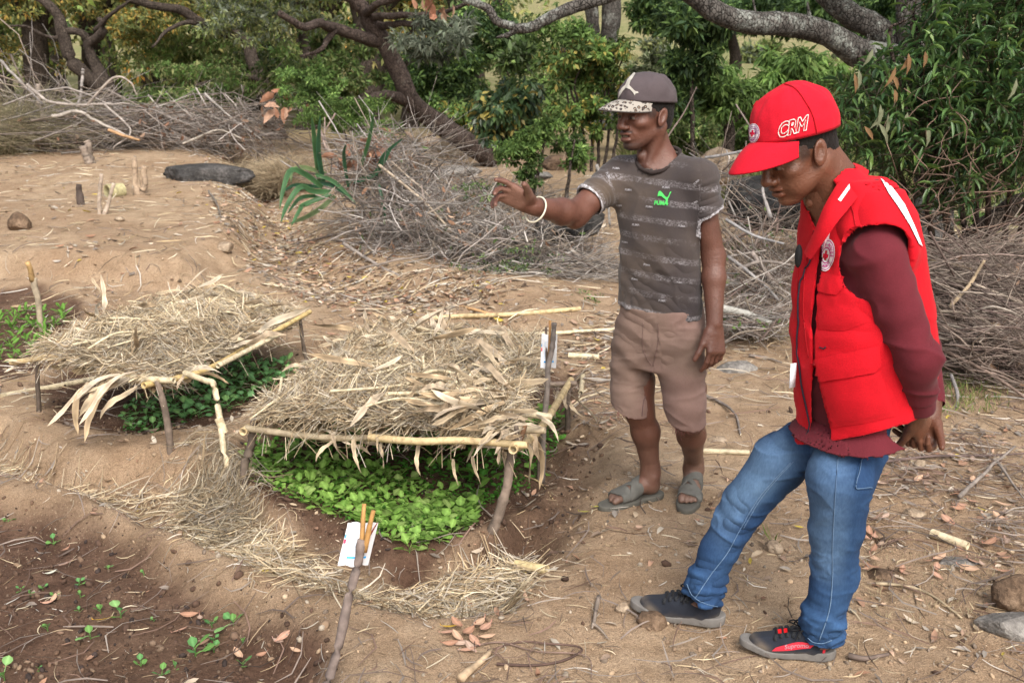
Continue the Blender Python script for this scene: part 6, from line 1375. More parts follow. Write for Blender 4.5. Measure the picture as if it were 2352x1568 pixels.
def text2d(body, bold=0.0, outline=False):
    cu = bpy.data.curves.new('lettering', 'FONT'); cu.body = body; cu.align_x = 'CENTER'; cu.align_y = 'CENTER'; cu.resolution_u = 3
    if outline: cu.fill_mode = 'NONE'; cu.bevel_depth = outline; cu.bevel_resolution = 0
    cu.offset = bold
    o = bpy.data.objects.new('lettering', cu); COL.objects.link(o); dg = bpy.context.evaluated_depsgraph_get(); me = o.evaluated_get(dg).to_mesh()
    v = np.array([tuple(q.co) for q in me.vertices]); f = []
    for p in me.polygons:
        k = list(p.vertices)
        for i in range(1, len(k) - 1): f.append((k[0], k[i], k[i + 1]))
    bpy.data.objects.remove(o); bpy.data.curves.remove(cu)
    return v, np.array(f)
def lettering(buf, tree, body, c, ex, ey, off=.0035, bold=0.0, outline=False, col=(1, 1, 1)):
    """words laid on a surface: c centre, ex / ey the picture vectors of one em to the right and up"""
    v, f = text2d(body, bold, outline)
    U_ = c[0] + v[:, 0] * ex[0] + v[:, 1] * ey[0]; V_ = c[1] + v[:, 0] * ex[1] + v[:, 1] * ey[1]
    buf.add(stick_on(tree, U_, V_, off), None, f, col)
# ---- anatomy
class Fr:
    """a local frame: origin + columns"""
    def __init__(s, o, x, y, z, sc=1.0): s.o = np.asarray(o, float); s.m = np.stack([unit(x), unit(y), unit(z)], -1); s.s = sc
    def __call__(s, x, y, z): return s.o + s.m @ (np.array((x, y, z), float) * s.s)
    def inv(s, p): return (np.asarray(p) - s.o) @ s.m / s.s
def head_frame(o, f, pitch, roll=0.0, sc=1.0):
    """f = horizontal facing, pitch = bowing forward"""
    f = unit(np.array([f[0], f[1], 0.0])); l = np.array([-f[1], f[0], 0.0]); up = np.array([0, 0, 1.0])
    fx = f * math.cos(pitch) - up * math.sin(pitch); uz = up * math.cos(pitch) + f * math.sin(pitch)
    l2 = l * math.cos(roll) + uz * math.sin(roll); uz2 = uz * math.cos(roll) - l * math.sin(roll)
    return Fr(o, fx, l2, uz2, sc)
def head(F, H, mouth=.0012, neck=None, nr=(.056, .060), wide=1.0, young=False):
    s = H.s
    def E(c, r, k, op='add', Rm=None):
        m = H.m if Rm is None else H.m @ Rm; F.ell(H(*c), np.array(r) * s, k * s, op, m)
    def C(a, b, ra, rb, k, op='add', flat=None): F.cone(H(*a), H(*b), ra * s, rb * s, k * s, op, None if flat is None else (H.m @ np.array(flat[0], float), flat[1]))
    E((-.008, 0, .048), (.100, .075, .083), 0)
    E((.030, 0, .000), (.060, .064, .085), .03)
    E((.040, 0, -.052), (.044, .046, .043), .02)
    for y in (-1, 1):
        C((-.008, y * .052, -.038), (.060, y * .020, -.088), .017, .016, .022)
        E((.058, y * .043, -.014), (.024, .022, .017), .016)
        C((.086, y * .012, .030), (.076, y * .048, .026), .0105, .009, .012)
    E((.074, 0, -.090), (.017, .022, .015), .014)
    E((.074, 0, -.050), (.020, .034, .027), .016)
    for y in (-1, 1): E((.098, y * .031, .008), (.016, .019, .011), .010, 'sub')
    C((.090, 0, .020), (.108, 0, -.018), .0085, .0125, .010); E((.110, 0, -.024), (.0135, .015, .012), .007)
    for y in (-1, 1): E((.099, y * .0155 * wide, -.028), (.012, .0105, .0095), .006)
    for y in (-1, 1): E((.110, y * .008, -.037), (.006, .004, .004), .003, 'sub')
    for y in (-1, 1): E((.0795, y * .031, .007), (.0135, .0145, .0115), .002)          # eyeballs under the lids
    for y in (-1, 1): C((.090, y * .018, .0145), (.084, y * .043, .0125), .0042, .0036, .004)   # upper lids
    for y in (-1, 1): C((.090, y * .019, -.001), (.084, y * .042, .000), .003, .003, .004)
    for y in (-1, 1):
        if young: E((.046, y * .038, -.048), (.034, .022, .034), .02)
        else: C((.100, y * .020, -.036), (.084, y * .036, -.060), .002, .002, .010, 'sub')
    up, lo = .0015 + mouth, -.0015 - mouth
    E((.0915, 0, -.0505 + up * .4), (.0115, .027, .0080), .005); E((.0890, 0, -.0640 + lo), (.0125, .024, .0095), .005)
    E((.106, 0, -.0565), (.022, .0235, .0010 + mouth), .003, 'sub')
    for y in (-1, 1):
        e = np.array([[.85, 0, -.35], [0, 1, 0], [.35, 0, .85]]); e = e / np.linalg.norm(e, axis=0)
        E((-.006, y * .079, .002), (.019, .0075, .033), .004, 'add', e)
        E((-.002, y * .0855, .006), (.0105, .006, .020), .003, 'sub', e)
        E((-.010, y * .074, -.006), (.010, .008, .012), .005)
    if neck is not None:
        n0 = H(-.022, 0, -.040); F.cone(n0, neck, nr[0], nr[1], .03)
        for y in (-1, 1): F.cone(H(-.030, y * .055, -.03), neck + H.m @ np.array((.075, y * .02, 0)), .012, .010, .025)
        F.ell(H(.05, 0, -.095) * .45 + np.asarray(neck) * .55 + H.m[:, 0] * .035, (.014, .014, .016), .02)
def hand(F, wrist, D, N, T, curl, sc=1.0, thumb=(.55, .25, .35), spread=.10, k=.006):
    """D fingers' direction, N back of the hand, T thumb side; curl per finger (3 joint bends, towards the palm)"""
    D = unit(D); N = unit(np.asarray(N) - D * (np.asarray(N) @ D)); S = np.cross(D, N); S = S if S @ np.asarray(T) > 0 else -S; w = np.asarray(wrist, float); s = sc
    at = lambda d, t, n: w + s * (D * d + S * t + N * n)
    F.cone(at(-.02, 0, 0), at(.02, 0, 0), .024 * s, .026 * s, .012, flat=(N, .78))
    for t in (-.026, -.009, .009, .026): F.cone(at(.012, t * .72, 0), at(.086, t, .002), .0165 * s, .0145 * s, .012, flat=(N, .85))
    tips = []
    for i, (t, L, c) in enumerate(zip((.029, .010, -.010, -.028), (.082, .090, .084, .066), curl)):
        p = at(.088, t, .002); ang = 0.0; dirS = S * math.tan(spread * (1.5 - i) * .5); r = (.0098, .0088, .0078, .0068)
        for j, fr in enumerate((.46, .30, .24)):
            ang += c[j]; dv = unit(D * math.cos(ang) - N * math.sin(ang) + dirS * (1 if j == 0 else .4)); q = p + dv * L * fr * s
            F.cone(p, q, r[j] * s * (.92 if i == 3 else 1), r[j + 1] * s * (.92 if i == 3 else 1), k if j == 0 else .003); p = q
        tips.append(p)
    p = at(.022, .026, -.006); a, b_, c_ = thumb
    d1 = unit(D * math.cos(a) + S * math.sin(a) - N * b_); q = p + d1 * .046 * s; F.cone(p, q, .0165 * s, .0125 * s, .012)
    d2 = unit(d1 + D * .3 * c_ - N * c_ * .5); q2 = q + d2 * .034 * s; F.cone(q, q2, .0115 * s, .0105 * s, .004)
    d3 = unit(d2 + D * .3 * c_ - N * c_ * .5); q3 = q2 + d3 * .026 * s; F.cone(q2, q3, .0105 * s, .0085 * s, .003)
    return tips + [q3]
def foot(F, G, medial, toes=True, k=.012):
    """G: frame at the heel on the sole, x to the toes, z up; medial = +1 when the big toe is on +y"""
    s = G.s
    C = lambda a, b, ra, rb, kk, flat=None: F.cone(G(*a), G(*b), ra * s, rb * s, kk, flat=None if flat is None else (G.m @ np.array(flat[0], float), flat[1]))
    F.ell(G(.036, 0, .032), np.array((.038, .030, .034)) * s, 0, 'add', G.m)
    C((.045, 0, .055), (.150, .004 * medial, .030), .037, .030, k); C((.06, -.012 * medial, .022), (.165, -.018 * medial, .018), .024, .020, k)
    F.ell(G(.170, 0, .020), np.array((.045, .044, .020)) * s, k, 'add', G.m)
    for i, (y, x, r) in enumerate(((.030, .246, .0135), (.011, .248, .0095), (-.006, .240, .0090), (-.021, .230, .0085), (-.034, .216, .0085))):
        C((.185 - i * .006, y * medial, .019), (x - r - .008, y * 1.04 * medial, .017), r * 1.05, r * 1.1, .005); C((x - r - .010, y * 1.04 * medial, .017), (x - r, y * 1.05 * medial, .012), r * 1.05, r, .004)
def mat_skin(name):
    g = NT(name); v = g.obj(); n = g.noise(9, 4, .6, v); f = g.noise(160, 3, .6, v)
    c = g.mix(1.0, g.attr('col'), g.ramp(n, [(.3, (.82, .80, .80)), (.7, (1.14, 1.12, 1.10))]), 'MULTIPLY')
    p = g.noise(420, 2, .6, v)
    return g.bsdf(c, g.ramp(n, [(.35, (.34,) * 3), (.65, (.52,) * 3)]), g.math('ADD', g.math('MULTIPLY', p, .4), g.math('ADD', f, n)), .0030, .7, .5)
M['skin'] = mat_skin('skin')
def mat_cloth(name, rough=.85, weave=420, wd=.0006, namp=.18, nscale=7, bd=.004, sheen=.05):
    g = NT(name); v = g.obj(); n = g.noise(nscale, 5, .6, v); w = g.noise(weave, 2, .5, v); m = g.noise(30, 4, .6, v)
    c = g.mix(1.0, g.attr('col'), g.ramp(n, [(.3, (1 - namp,) * 3), (.7, (1 + namp * .7,) * 3)]), 'MULTIPLY')
    c = g.mix(.35, c, g.ramp(w, [(.3, (.7, .7, .7)), (.7, (1.25, 1.25, 1.25))]), 'MULTIPLY')
    return g.bsdf(c, rough, g.math('ADD', g.math('MULTIPLY', m, .5), g.math('MULTIPLY', w, .12)), bd, .6, .15, None, sheen)
M['cloth'] = mat_cloth('cloth')
M['print'] = mat_cloth('print', .7, 300, .0004, .10, 30, .001, 0)
M['rubber'] = mat_attr('rubber', .7, 30, .25, 120, .0015, None, .3)
def mat_denim():
    g = NT('denim'); v = g.obj(); n = g.noise(6, 5, .6, v); w = g.noise(190, 3, .6, g.obj((1, 1, .35))); m = g.noise(34, 4, .6, v)
    c = g.mix(1.0, g.attr('col'), g.ramp(n, [(.3, (.72, .76, .82)), (.7, (1.2, 1.16, 1.1))]), 'MULTIPLY')
    c = g.mix(.42, c, g.ramp(w, [(.3, (.6, .64, .7)), (.7, (1.45, 1.38, 1.28))]), 'MULTIPLY')
    return g.bsdf(c, .85, g.math('ADD', g.math('MULTIPLY', m, .6), g.math('MULTIPLY', w, .2)), .004, .6, .2)
M['denim'] = mat_denim()
def cap_crown(H, a, b, hgt, tilt, zc, col, mat, parent, seed=0, wr=.0, name='crown', x0=-.008, flatf=.0):
    """six-panel cap crown; band plane tilted, in the head's frame"""
    nu, nv = 96, 30; v = []; c = []; ct, st = math.cos(tilt), math.sin(tilt)
    th = np.linspace(0, 2 * math.pi, nu, endpoint=False); ph = np.linspace(0, math.pi / 2, nv)
    TH, PH = np.meshgrid(th, ph); w = np.cos(PH) ** .82; hz_ = np.sin(PH) ** .92
    seam = np.abs(((TH / (math.pi / 3)) % 1) - .5); seam = np.exp(-((.5 - seam) / .022) ** 2)
    rr = 1 - .012 * seam + .012 * (1 - seam) * np.cos(6 * TH + math.pi) * 0
    X = a * w * np.cos(TH) * rr * (1 + flatf * hz_ * (np.cos(TH) > 0)); Y = b * w * np.sin(TH) * rr; Z = hgt * hz_ * rr
    pts = np.stack([X, Y, Z], -1); nn = unit(pts / np.array([a * a, b * b, hgt * hgt]))
    wrk = vnoise(np.stack([X * 26 + seed, Y * 26, Z * 16], -1), seed) * wr + vnoise(np.stack([X * 60, Y * 60 + seed, Z * 34], -1), seed + 3) * wr * .45
    pts = pts + nn * (wrk * sstep(0, .25, PH))[..., None]
    R_ = np.array([[ct, 0, st], [0, 1, 0], [-st, 0, ct]]); pts = pts @ R_.T + np.array((x0, 0, zc))
    outer = np.stack([H(*p) for p in pts.reshape(-1, 3)])
    inn = pts.reshape(nv, nu, 3); inn = (inn - inn.mean((0, 1))) * .965 + inn.mean((0, 1)); inner = np.stack([H(*p) for p in inn.reshape(-1, 3)])
    i, j = np.meshgrid(np.arange(nv - 1), np.arange(nu), indexing='ij'); q = np.stack([i * nu + j, i * nu + (j + 1) % nu, (i + 1) * nu + (j + 1) % nu, (i + 1) * nu + j], -1).reshape(-1, 4)
    n = nu * nv; jj = np.arange(nu); rim = np.stack([(jj + 1) % nu, jj, jj + n, (jj + 1) % nu + n], -1)
    cc = np.tile(col, (2 * n, 1)) * 1.0
    o = make(name, np.concatenate([outer, inner]), np.concatenate([q, q[:, ::-1] + n, rim]), None, mat, parent, True, cc)
    return o, (R_, np.array((x0, 0, zc)))
def cap_brim(H, a, b, RT, ext, drop, arch, colt, colu, mat, parent, span=1.05, name='brim', tiltb=0.0):
    R_, t0 = RT; nu, nv = 40, 14; v = []; c = []
    for side in (1, 0):
        for j in range(nv):
            for i in range(nu):
                th = -span + 2 * span * i / (nu - 1); f = j / (nv - 1); e = ext * (max(math.cos(th * 1.40), 0) ** .75)
                x = a * math.cos(th) * .985 + e * f; y = b * math.sin(th) * .985 * (1 + .06 * f * 0)
                z = -drop * f * f - arch * (y / b) ** 2 * (.35 + .65 * f) + .004 - tiltb * (x - a * .5) * f + (.0016 if side else -.0016)
                v.append(H(*(R_ @ np.array((x, y, z)) + t0))); c.append(colt if side else colu)
    n = nu * nv; q = []
    for j in range(nv - 1):
        for i in range(nu - 1):
            k = j * nu + i; q += [(k, k + nu, k + nu + 1, k + 1), (k + n, k + n + 1, k + n + nu + 1, k + n + nu)]
    for i in range(nu - 1): k = (nv - 1) * nu + i; q.append((k, k + n, k + n + 1, k + 1))
    return make(name, np.array(v), q, None, mat, parent, True, np.array(c))
# ------------------------------------------------------------------ the two men
def skin_cols(v, base, H=None, beard=0.0, dusty=None):
    c = np.tile(base, (len(v), 1)) * (1 + .20 * fbm(v * 16, 4, 3))[:, None]
    if H is not None:
        L = np.stack([H.inv(p) for p in v]) if len(v) < 10 else ((v - H.o) @ H.m) / H.s
        x, y, z = L.T; ay = np.abs(y)
        def blend(m, col): return c * (1 - m[:, None]) + np.asarray(col) * m[:, None]
        lips = sstep(.03, .022, ay) * sstep(.086, .094, x) * (np.exp(-((z + .0495) / .0050) ** 2) + np.exp(-((z + .0645) / .0060) ** 2)); c = blend(np.clip(lips, 0, 1) * .55, base * np.array((1.15, .95, 1.0)))
        slit = sstep(.0245, .020, ay) * sstep(.075, .08, x) * np.exp(-((z + .0568) / .0022) ** 2); c = blend(np.clip(slit, 0, 1) * .85, (.02, .008, .007))
        brow = sstep(.012, .016, ay) * sstep(.053, .044, ay) * sstep(.06, .07, x) * np.exp(-((z - .030 + .10 * np.clip(ay - .035, 0, 1)) / .0045) ** 2); c = blend(np.clip(brow, 0, 1) * .75, (.012, .009, .008))
        e = np.stack([x - .0795, ay - .031, z - .007], -1); de = np.linalg.norm(e, axis=1); opn = (de < .0155) & (z > .0005) & (z < .0095) & (x > .084) & (ay > .019) & (ay < .043)
        c[opn] = (.17, .14, .12); iris = opn & (np.abs(ay - .031 + .002) < .0065); c[iris] = (.012, .007, .006)
        lid = sstep(.019, .021, ay) * sstep(.045, .042, ay) * sstep(.08, .084, x) * np.exp(-((z - .0118) / .0016) ** 2); c = blend(np.clip(lid, 0, 1) * .8, (.015, .009, .008))
        if beard:
            mus = sstep(.036, .028, ay) * sstep(.080, .088, x) * np.exp(-((z + .0405 + .25 * np.clip(ay - .018, 0, 1)) / .0042) ** 2)
            gt = sstep(-.072, -.082, z) * sstep(.035, .055, x) * (1 - .3 * sstep(.0, .03, ay)); jaw = sstep(-.055, -.075, z) * sstep(-.01, .03, x) * .35
            c = blend(np.clip(np.maximum.reduce([mus, gt, jaw]), 0, 1) * beard, (.017, .012, .011))
        side = sstep(-.012, .012, z) * sstep(.022, .008, np.abs(x - .030)) * sstep(.055, .062, ay); c = blend(np.clip(side, 0, 1) * .75, (.015, .011, .010))
    if dusty is not None: m = dusty(v)[:, None]; c = c * (1 - m) + np.array((.20, .145, .11)) * m
    return c
def joinmesh(parts):
    V, Q, n = [], [], 0
    for v, q in parts: V.append(v); Q.append(q + n); n += len(v)
    return np.concatenate(V), np.concatenate(Q)
def field_of(pts, r, hgt):
    p = np.asarray(pts); return Field(p.min(0) - r, p.max(0) + r, hgt)

# ================================================== the man in the striped shirt
A0 = gp(1500, 1150); manA = thing('person', 'man in a grey striped t shirt, cut off shorts and sandals holding out one hand', 'person', A0)
SKA = np.array((.128, .054, .036))
fA = np.array((-.52, -.855, 0.)); lA = np.array((.855, -.52, 0.))
HA = head_frame(P(1483, 269, 3.71), (-.83, -.56), R(3), R(-1), 1.06)
neckA = P(1514, 372, 3.74)
parts = []
F = Field(np.minimum(HA.o, neckA) - .17, np.maximum(HA.o, neckA) + .17, .0024)
F.lo = F.lo; head(F, HA, .0034, neckA, (.054, .058))
for t in (-1, 1): F.cone(neckA + lA * .02 * t, neckA + lA * .13 * t - (0, 0, .055), .045, .035, .04)
F.ell(neckA - (0, 0, .06), (.11, .09, .06), .04)
v, q = F.mesh(); v = relax(v, q, 1, .4); parts.append((v, q)); nhead = len(v)
# gesturing arm
shL = P(1418, 402, 3.80); elL = P(1322, 492, 3.62); wrL = P(1224, 474, 3.42)
F = field_of([shL, elL, wrL, P(1120, 430, 3.35), P(1190, 500, 3.35)], .10, .0026)
F.cone(shL, elL * .92 + shL * .08, .056, .047, 0); F.cone(elL * .96 + shL * .04, elL * .66 + wrL * .34, .046, .047, .02); F.cone(elL * .66 + wrL * .34, wrL, .045, .030, .02)
F.ell(elL + np.array((-.005, 0, -.018)), (.036, .036, .036), .02)
Dh = unit(P(1168, 444, 3.38) - wrL); Nh = unit(np.array((-.38, .58, .72)))
hand(F, wrL + Dh * .012, Dh, Nh, (.3, -.8, -.4), [(.22, .22, .12), (.42, .50, .28), (.66, .55, .35), (.60, .60, .35)], 1.10, (.75, .35, .30), .26)
v, q = F.mesh(); parts.append((relax(v, q, 1, .4), q)); narmL = len(parts[-1][0])
# hanging arm
shR = P(1607, 414, 3.63); elR = P(1639, 590, 3.64); wrR = P(1641, 742, 3.56)
F = field_of([shR, elR, wrR, P(1610, 870, 3.55), P(1665, 860, 3.55)], .09, .0026)
F.cone(shR, elR, .042, .042, 0); F.cone(elR, elR * .68 + wrR * .32, .041, .042, .02); F.cone(elR * .68 + wrR * .32, wrR, .041, .0295, .02)
Dr = unit(P(1644, 812, 3.53) - wrR)
hand(F, wrR + Dr * .012, Dr, (.45, -.85, .1), (-1, -.35, 0), [(.35, .35, .2), (.45, .5, .3), (.5, .55, .3), (.55, .6, .3)], 1.04, (.50, .10, .3), .12)
v, q = F.mesh(); parts.append((relax(v, q, 1, .4), q))
# legs and feet
knL = P(1468, 940, 3.74); anL = P(1484, 1098, 3.79); GL = Fr(gp(1516, 1145) + (0, 0, .024), P(1390, 1160, 3.70) * (1, 1, 0) - P(1516, 1140, 3.84) * (1, 1, 0), (0, 0, 1), (0, 0, 1), .93)
def footframe(heel, toe, sc, lift=.026):
    x = np.asarray(toe) - np.asarray(heel); x[2] = 0; x = unit(x); return Fr(np.asarray(heel) + (0, 0, lift), x, (-x[1], x[0], 0), (0, 0, 1), sc)
hl = gp(1512, 1142); tl = gp(1388, 1165); GL = footframe(hl, tl, .98)
hr = gp(1592, 1120); tr_ = gp(1578, 1190); GR = footframe(hr, tr_, .98)
for kn, an, G, med in ((knL, GL(.045, 0, .085), GL, 1), (P(1584, 960, 3.66), GR(.045, 0, .085), GR, -1)):
    F = field_of([kn + (0, 0, .10), an, G(0, 0, 0), G(.25, .05, 0), G(.25, -.05, 0)], .085, .0026)
    F.cone(kn + (0, 0, .12), kn, .060, .056, 0); cal = kn * .66 + an * .34 - unit(G.m[:, 0]) * .012
    F.cone(kn, cal, .052, .054, .03); F.cone(cal, an + (0, 0, .03), .052, .036, .03); F.cone(an + (0, 0, .03), an, .036, .037, .02)
    for y in (-1, 1): F.ell(G(.050, y * .030, .078), (.013, .013, .015), .012)
    foot(F, G, med); F.cone(G(.05, 0, .045), an, .036, .037, .02)
    v, q = F.mesh(); parts.append((relax(v, q, 1, .4), q))
# a plain core joins them under the clothes
F = Field((-9, -9, -9), (-8, -8, -8), .3)
pelv = P(1512, 745, 3.72); core = [(neckA - (0, 0, .07)), pelv]
v, q = joinmesh(parts)
dust = lambda v: np.clip(.75 * sstep(.42, .02, v[:, 2]) * (.5 + .7 * fbm(v * 9, 3, 8)), 0, .8)
cA = np.concatenate([skin_cols(parts[0][0], SKA, HA, .85)] + [skin_cols(p[0], SKA, None, 0, dust) for p in parts[1:]])
# palm and finger pads are paler
hv = parts[1][0]; pm = sstep(.0, .02, ((hv - (wrL + Dh * .03)) @ Dh)) * sstep(.1, .6, -(vnormals(hv, parts[1][1]) @ Nh)); cA[nhead:nhead + len(hv)] = cA[nhead:nhead + len(hv)] * (1 - .5 * pm[:, None]) + .5 * pm[:, None] * np.array((.34, .20, .155))
bodyA = make('body', v, q, None, M['skin'], manA, True, cA)
# teeth
tb = Buf(); tv, tf = ico(1)
for y in (-.011, -.004, .004, .011):
    tb.add(np.stack([HA(*(np.array((.0905, y, -.0520)) + p * (.003, .0034, .0042))) for p in tv]), None, tf, (.55, .50, .40))
for y in (-.008, 0, .008): tb.add(np.stack([HA(*(np.array((.0895, y, -.0615)) + p * (.003, .0036, .004))) for p in tv]), None, tf, (.50, .45, .36))
tb.build('teeth', M['rubber'], bodyA, True)
# nails
def hairshell(H, name, parent, zcut, tilt, xback=-.2, col=(.012, .010, .009), off=.0035, low=-.045):
    F = Field(H.o - .16, H.o + .16, .003); s = H.s
    F.ell(H(-.008, 0, .048), np.array((.100 + off, .075 + off, .083 + off)) * s, 0, 'add', H.m); F.ell(H(-.055, 0, -.005), np.array((.050, .052 + off, .060)) * s, .02, 'add', H.m)
    X, Y, Z = F.grid(); d = [X - H.o[0], Y - H.o[1], Z - H.o[2]]; l = [sum(d[i] * H.m[i, a] for i in range(3)) / s for a in range(3)]
    line = np.maximum(low - l[2], (l[0] + .018 - .25 * np.clip(l[2], 0, 1) - sstep(.0, .03, l[2]) * .045) * .8)
    F.d = np.maximum(F.d, (line * s).astype(np.float32)); F.d = np.maximum(F.d, ((l[2] - .13) * s).astype(np.float32))
    v, q = F.mesh(); v = relax(v, q, 1, .5); n = vnormals(v, q); v = v + n * (.0016 * vnoise(v * 190, 5))[:, None]
    return make(name, v, q, None, M['cloth'], parent, True, np.tile(col, (len(v), 1)))
hairshell(HA, 'hair', manA, 0, 0)
# cap
capm = mat_cloth('cap_cloth', .85, 420, .0006, .22, 6, .003)
crA, RTA = cap_crown(HA, .110, .089, .096, R(-5), .050, np.array((.078, .062, .066)), capm, manA, 3, .0052)
crA.name = 'cap'
def mat_leopard():
    g = NT('spotted_brim'); v = g.obj(); w = g.n('ShaderNodeTexVoronoi', feature='F1'); w.inputs['Scale'].default_value = 76; g.l(v, w.inputs['Vector'])
    d = g.math('ADD', w.outputs['Distance'], g.math('MULTIPLY', g.noise(180, 2, .6, v), .28)); n = g.noise(90, 2, .5, v)
    c = g.ramp(d, [(.30, (.26, .19, .14)), (.38, (.03, .022, .022)), (.58, (.035, .027, .027)), (.64, (.31, .285, .25))])
    c = g.mix(g.ramp(n, [(.58, (0, 0, 0)), (.68, (1, 1, 1))]), c, (.31, .285, .25))
    c = g.mix(g.attr('col'), c, (.045, .035, .035)); return g.bsdf(c, .8, n, .001, .3, .2)
brA = cap_brim(HA, .109, .088, RTA, .094, .008, .034, (0, 0, 0), (1, 1, 1), mat_leopard(), crA, 1.12, 'brim', .18)
btn = HA(*(RTA[0] @ np.array((0, 0, .0955)) + RTA[1])); bv, bf = ico(2)
make('button', bv * (.008, .008, .005) + btn, None, bf, capm, crA, True, np.tile((.16, .13, .13), (len(bv), 1)))
# brim edging
th = np.linspace(-1.12, 1.12, 50); e = .095 * np.clip(np.cos(th * 1.40), 0, 1) ** .75; ed = np.stack([.109 * np.cos(th) * .985 + e, .088 * np.sin(th) * .985, -.008 - .034 * np.sin(th) ** 2 + .004 - .18 * (.109 * np.cos(th) * .985 + e - .0545)], -1)
ev, eq, et = tubes(np.stack([HA(*(RTA[0] @ p + RTA[1])) for p in ed])[None], np.full((1, 50), .0022), 5); make('brim_piping', ev, eq, et, capm, crA, True, np.tile((.10, .09, .085), (len(ev), 1)))

# t-shirt
thA = math.atan2(lA[1], lA[0])
def torso_rows(rows, Yc, b, th):
    """rows of (v, u_near, u_far, depth half axis) measured off the photograph -> loft rows"""
    out = []
    for v_, ul, ur, bb in rows:
        p0, p1 = P(ul, v_, Yc), P(ur, v_, Yc); c = (p0 + p1) / 2; w = abs(p1[0] - p0[0]) / 2; bb = bb or b
        a = math.sqrt(max(w * w - (bb * math.sin(th)) ** 2, .0025)) / max(abs(math.cos(th)), .2)
        out.append((c[2], c[0], c[1], a, bb, th))
    return out
rowsA = torso_rows([(352, 1476, 1562, .055), (372, 1440, 1598, .075), (405, 1414, 1618, .095), (450, 1414, 1610, .110), (500, 1416, 1607, .116), (546, 1424, 1610, .116), (627, 1421, 1616, .116), (695, 1418, 1616, .120), (750, 1416, 1614, .124)], 3.72, .11, thA)
def shirt_field(grow=0.0, hgt=.0052):
    F = Field((-1, -1, -1), (-.9, -.9, -.9), .1)
    lo = np.array([min(r[1] for r in rowsA) - .42, 3.30, rowsA[0][0] - .02]); zs = [r[0] for r in rowsA]
    lo[2] = min(zs) - .02; hi = np.array([max(r[1] for r in rowsA) + .28, 4.05, max(zs) + .08])
    F = Field(lo, hi, hgt); F.loft(rowsA, 0, grow=grow - .007)
    for t, s_, e_, r0, r1 in ((0, P(1428, 400, 3.79), P(1350, 464, 3.68), .066, .064), (1, P(1607, 408, 3.62), P(1633, 500, 3.62), .056, .056)):
        F.cone(s_, e_ + (e_ - s_) * .35, r0 + grow, r1 + grow, .045)
        F.cone(neckA - (0, 0, .03), s_ + (0, 0, .006), .055 + grow, .050 + grow, .05)
    return F
F = shirt_field(); F.shell(.0085)
cufL, dirL = P(1351, 463, 3.68), unit(P(1350, 464, 3.68) - P(1428, 400, 3.79)); cufR, dirR = P(1631, 496, 3.62), unit(P(1633, 500, 3.62) - P(1607, 408, 3.62) + np.array((0.04, 0, 0)))
X, Y, Z = F.grid()
def half(pt, n): n = unit(n); return ((X - pt[0]) * n[0] + (Y - pt[1]) * n[1] + (Z - pt[2]) * n[2]).astype(np.float32)
for pt, n, bp, bn in ((cufL, dirL, P(1405, 470, 3.74), (-1, 0, .3)), (cufR, dirR, P(1606, 500, 3.62), (1, 0, .10))):
    F.d = np.maximum(F.d, np.minimum(half(pt, n), half(bp, np.array(bn, float))))
hemz = [P(1421, 703, 3.72), P(1608, 737, 3.62), (P(1421, 703, 3.72) + P(1608, 737, 3.62)) / 2 + np.array((.05, .25, .0))]; hn = unit(np.cross(hemz[1] - hemz[0], hemz[2] - hemz[0])); hn = hn if hn[2] < 0 else -hn
F.d = np.maximum(F.d, half(hemz[0] + (0, 0, .005 * 0), hn))
nkC = P(1513, 366, 3.71); pl_ = [P(1459, 359, 3.75), P(1490, 398, 3.64), P(1567, 340, 3.72)]; pn = unit(np.cross(pl_[1] - pl_[0], pl_[2] - pl_[0])); pn = pn if pn[2] > 0 else -pn
rx_, ry_ = .078, .078
cyl = ((np.sqrt(((X - nkC[0]) / rx_) ** 2 + ((Y - nkC[1]) / ry_) ** 2) - 1) * .078 + 0 * Z).astype(np.float32); F.d = np.maximum(F.d, np.minimum(-cyl, half(pl_[0], pn)))
v, q = F.mesh(); v = relax(v, q, 2, .5); nrm = vnormals(v, q)
s1, d1, o1 = axial(v, [shL, cufL]); s2, d2, o2 = axial(v, [shR, cufR])
isL = (d1 < .11) & (((v - P(1408, 440, 3.77)) @ np.array((-1, 0, -.35))) > 0); isR = (d2 < .09) & (v[:, 0] > P(1604, 450, 3.6)[0])
tw = fbm(v * (7, 7, 4), 3, 12); wr = .0060 * tw * sstep(P(0, 560, 3.7)[2] + .25, P(0, 560, 3.7)[2] - .25, v[:, 2])
dia = (v[:, 2] * 1.0 + v[:, 0] * .8); wr = wr + .0034 * np.sin(dia * 52 + 4 * fbm(v * 5, 2, 14)) * sstep(.3, .7, fbm(v * 3.2, 2, 15) * .8 + .5) * .8
wr = wr + .0042 * np.sin(s1 * 150 + 3 * fbm(v * 9, 2, 16)) * isL * .6 + .0030 * np.sin(s2 * 140 + 3 * fbm(v * 8, 2, 17)) * isR
wr = wr + .003 * np.exp(-((v[:, 2] - P(0, 700, 3.7)[2]) / .05) ** 2) * np.sin(np.arctan2(v[:, 1] - 3.72, v[:, 0] - .5) * 9 + 2 * tw)
wr = wr + .0060 * crease(v, 5.5, 61, (1, 1, .8)) + .0045 * crease(v, 11, 62, (1, 1, .7)) * sstep(-.2, .3, fbm(v * 3, 2, 63)) - .004
v = v + nrm * wr[:, None]
band = v[:, 2] - .09 * (v[:, 0] - rowsA[4][1]) * -1
band = np.where(isL, s1 * 1.0 + .02, band); band = np.where(isR, s2 + .03 - .3 * (v[:, 0] - shR[0]), band)
edge = np.exp(-(half(cufL, dirL)[0, 0, 0] * 0 + ((v - cufL) @ dirL) / .007) ** 2 * 1.0) * 0
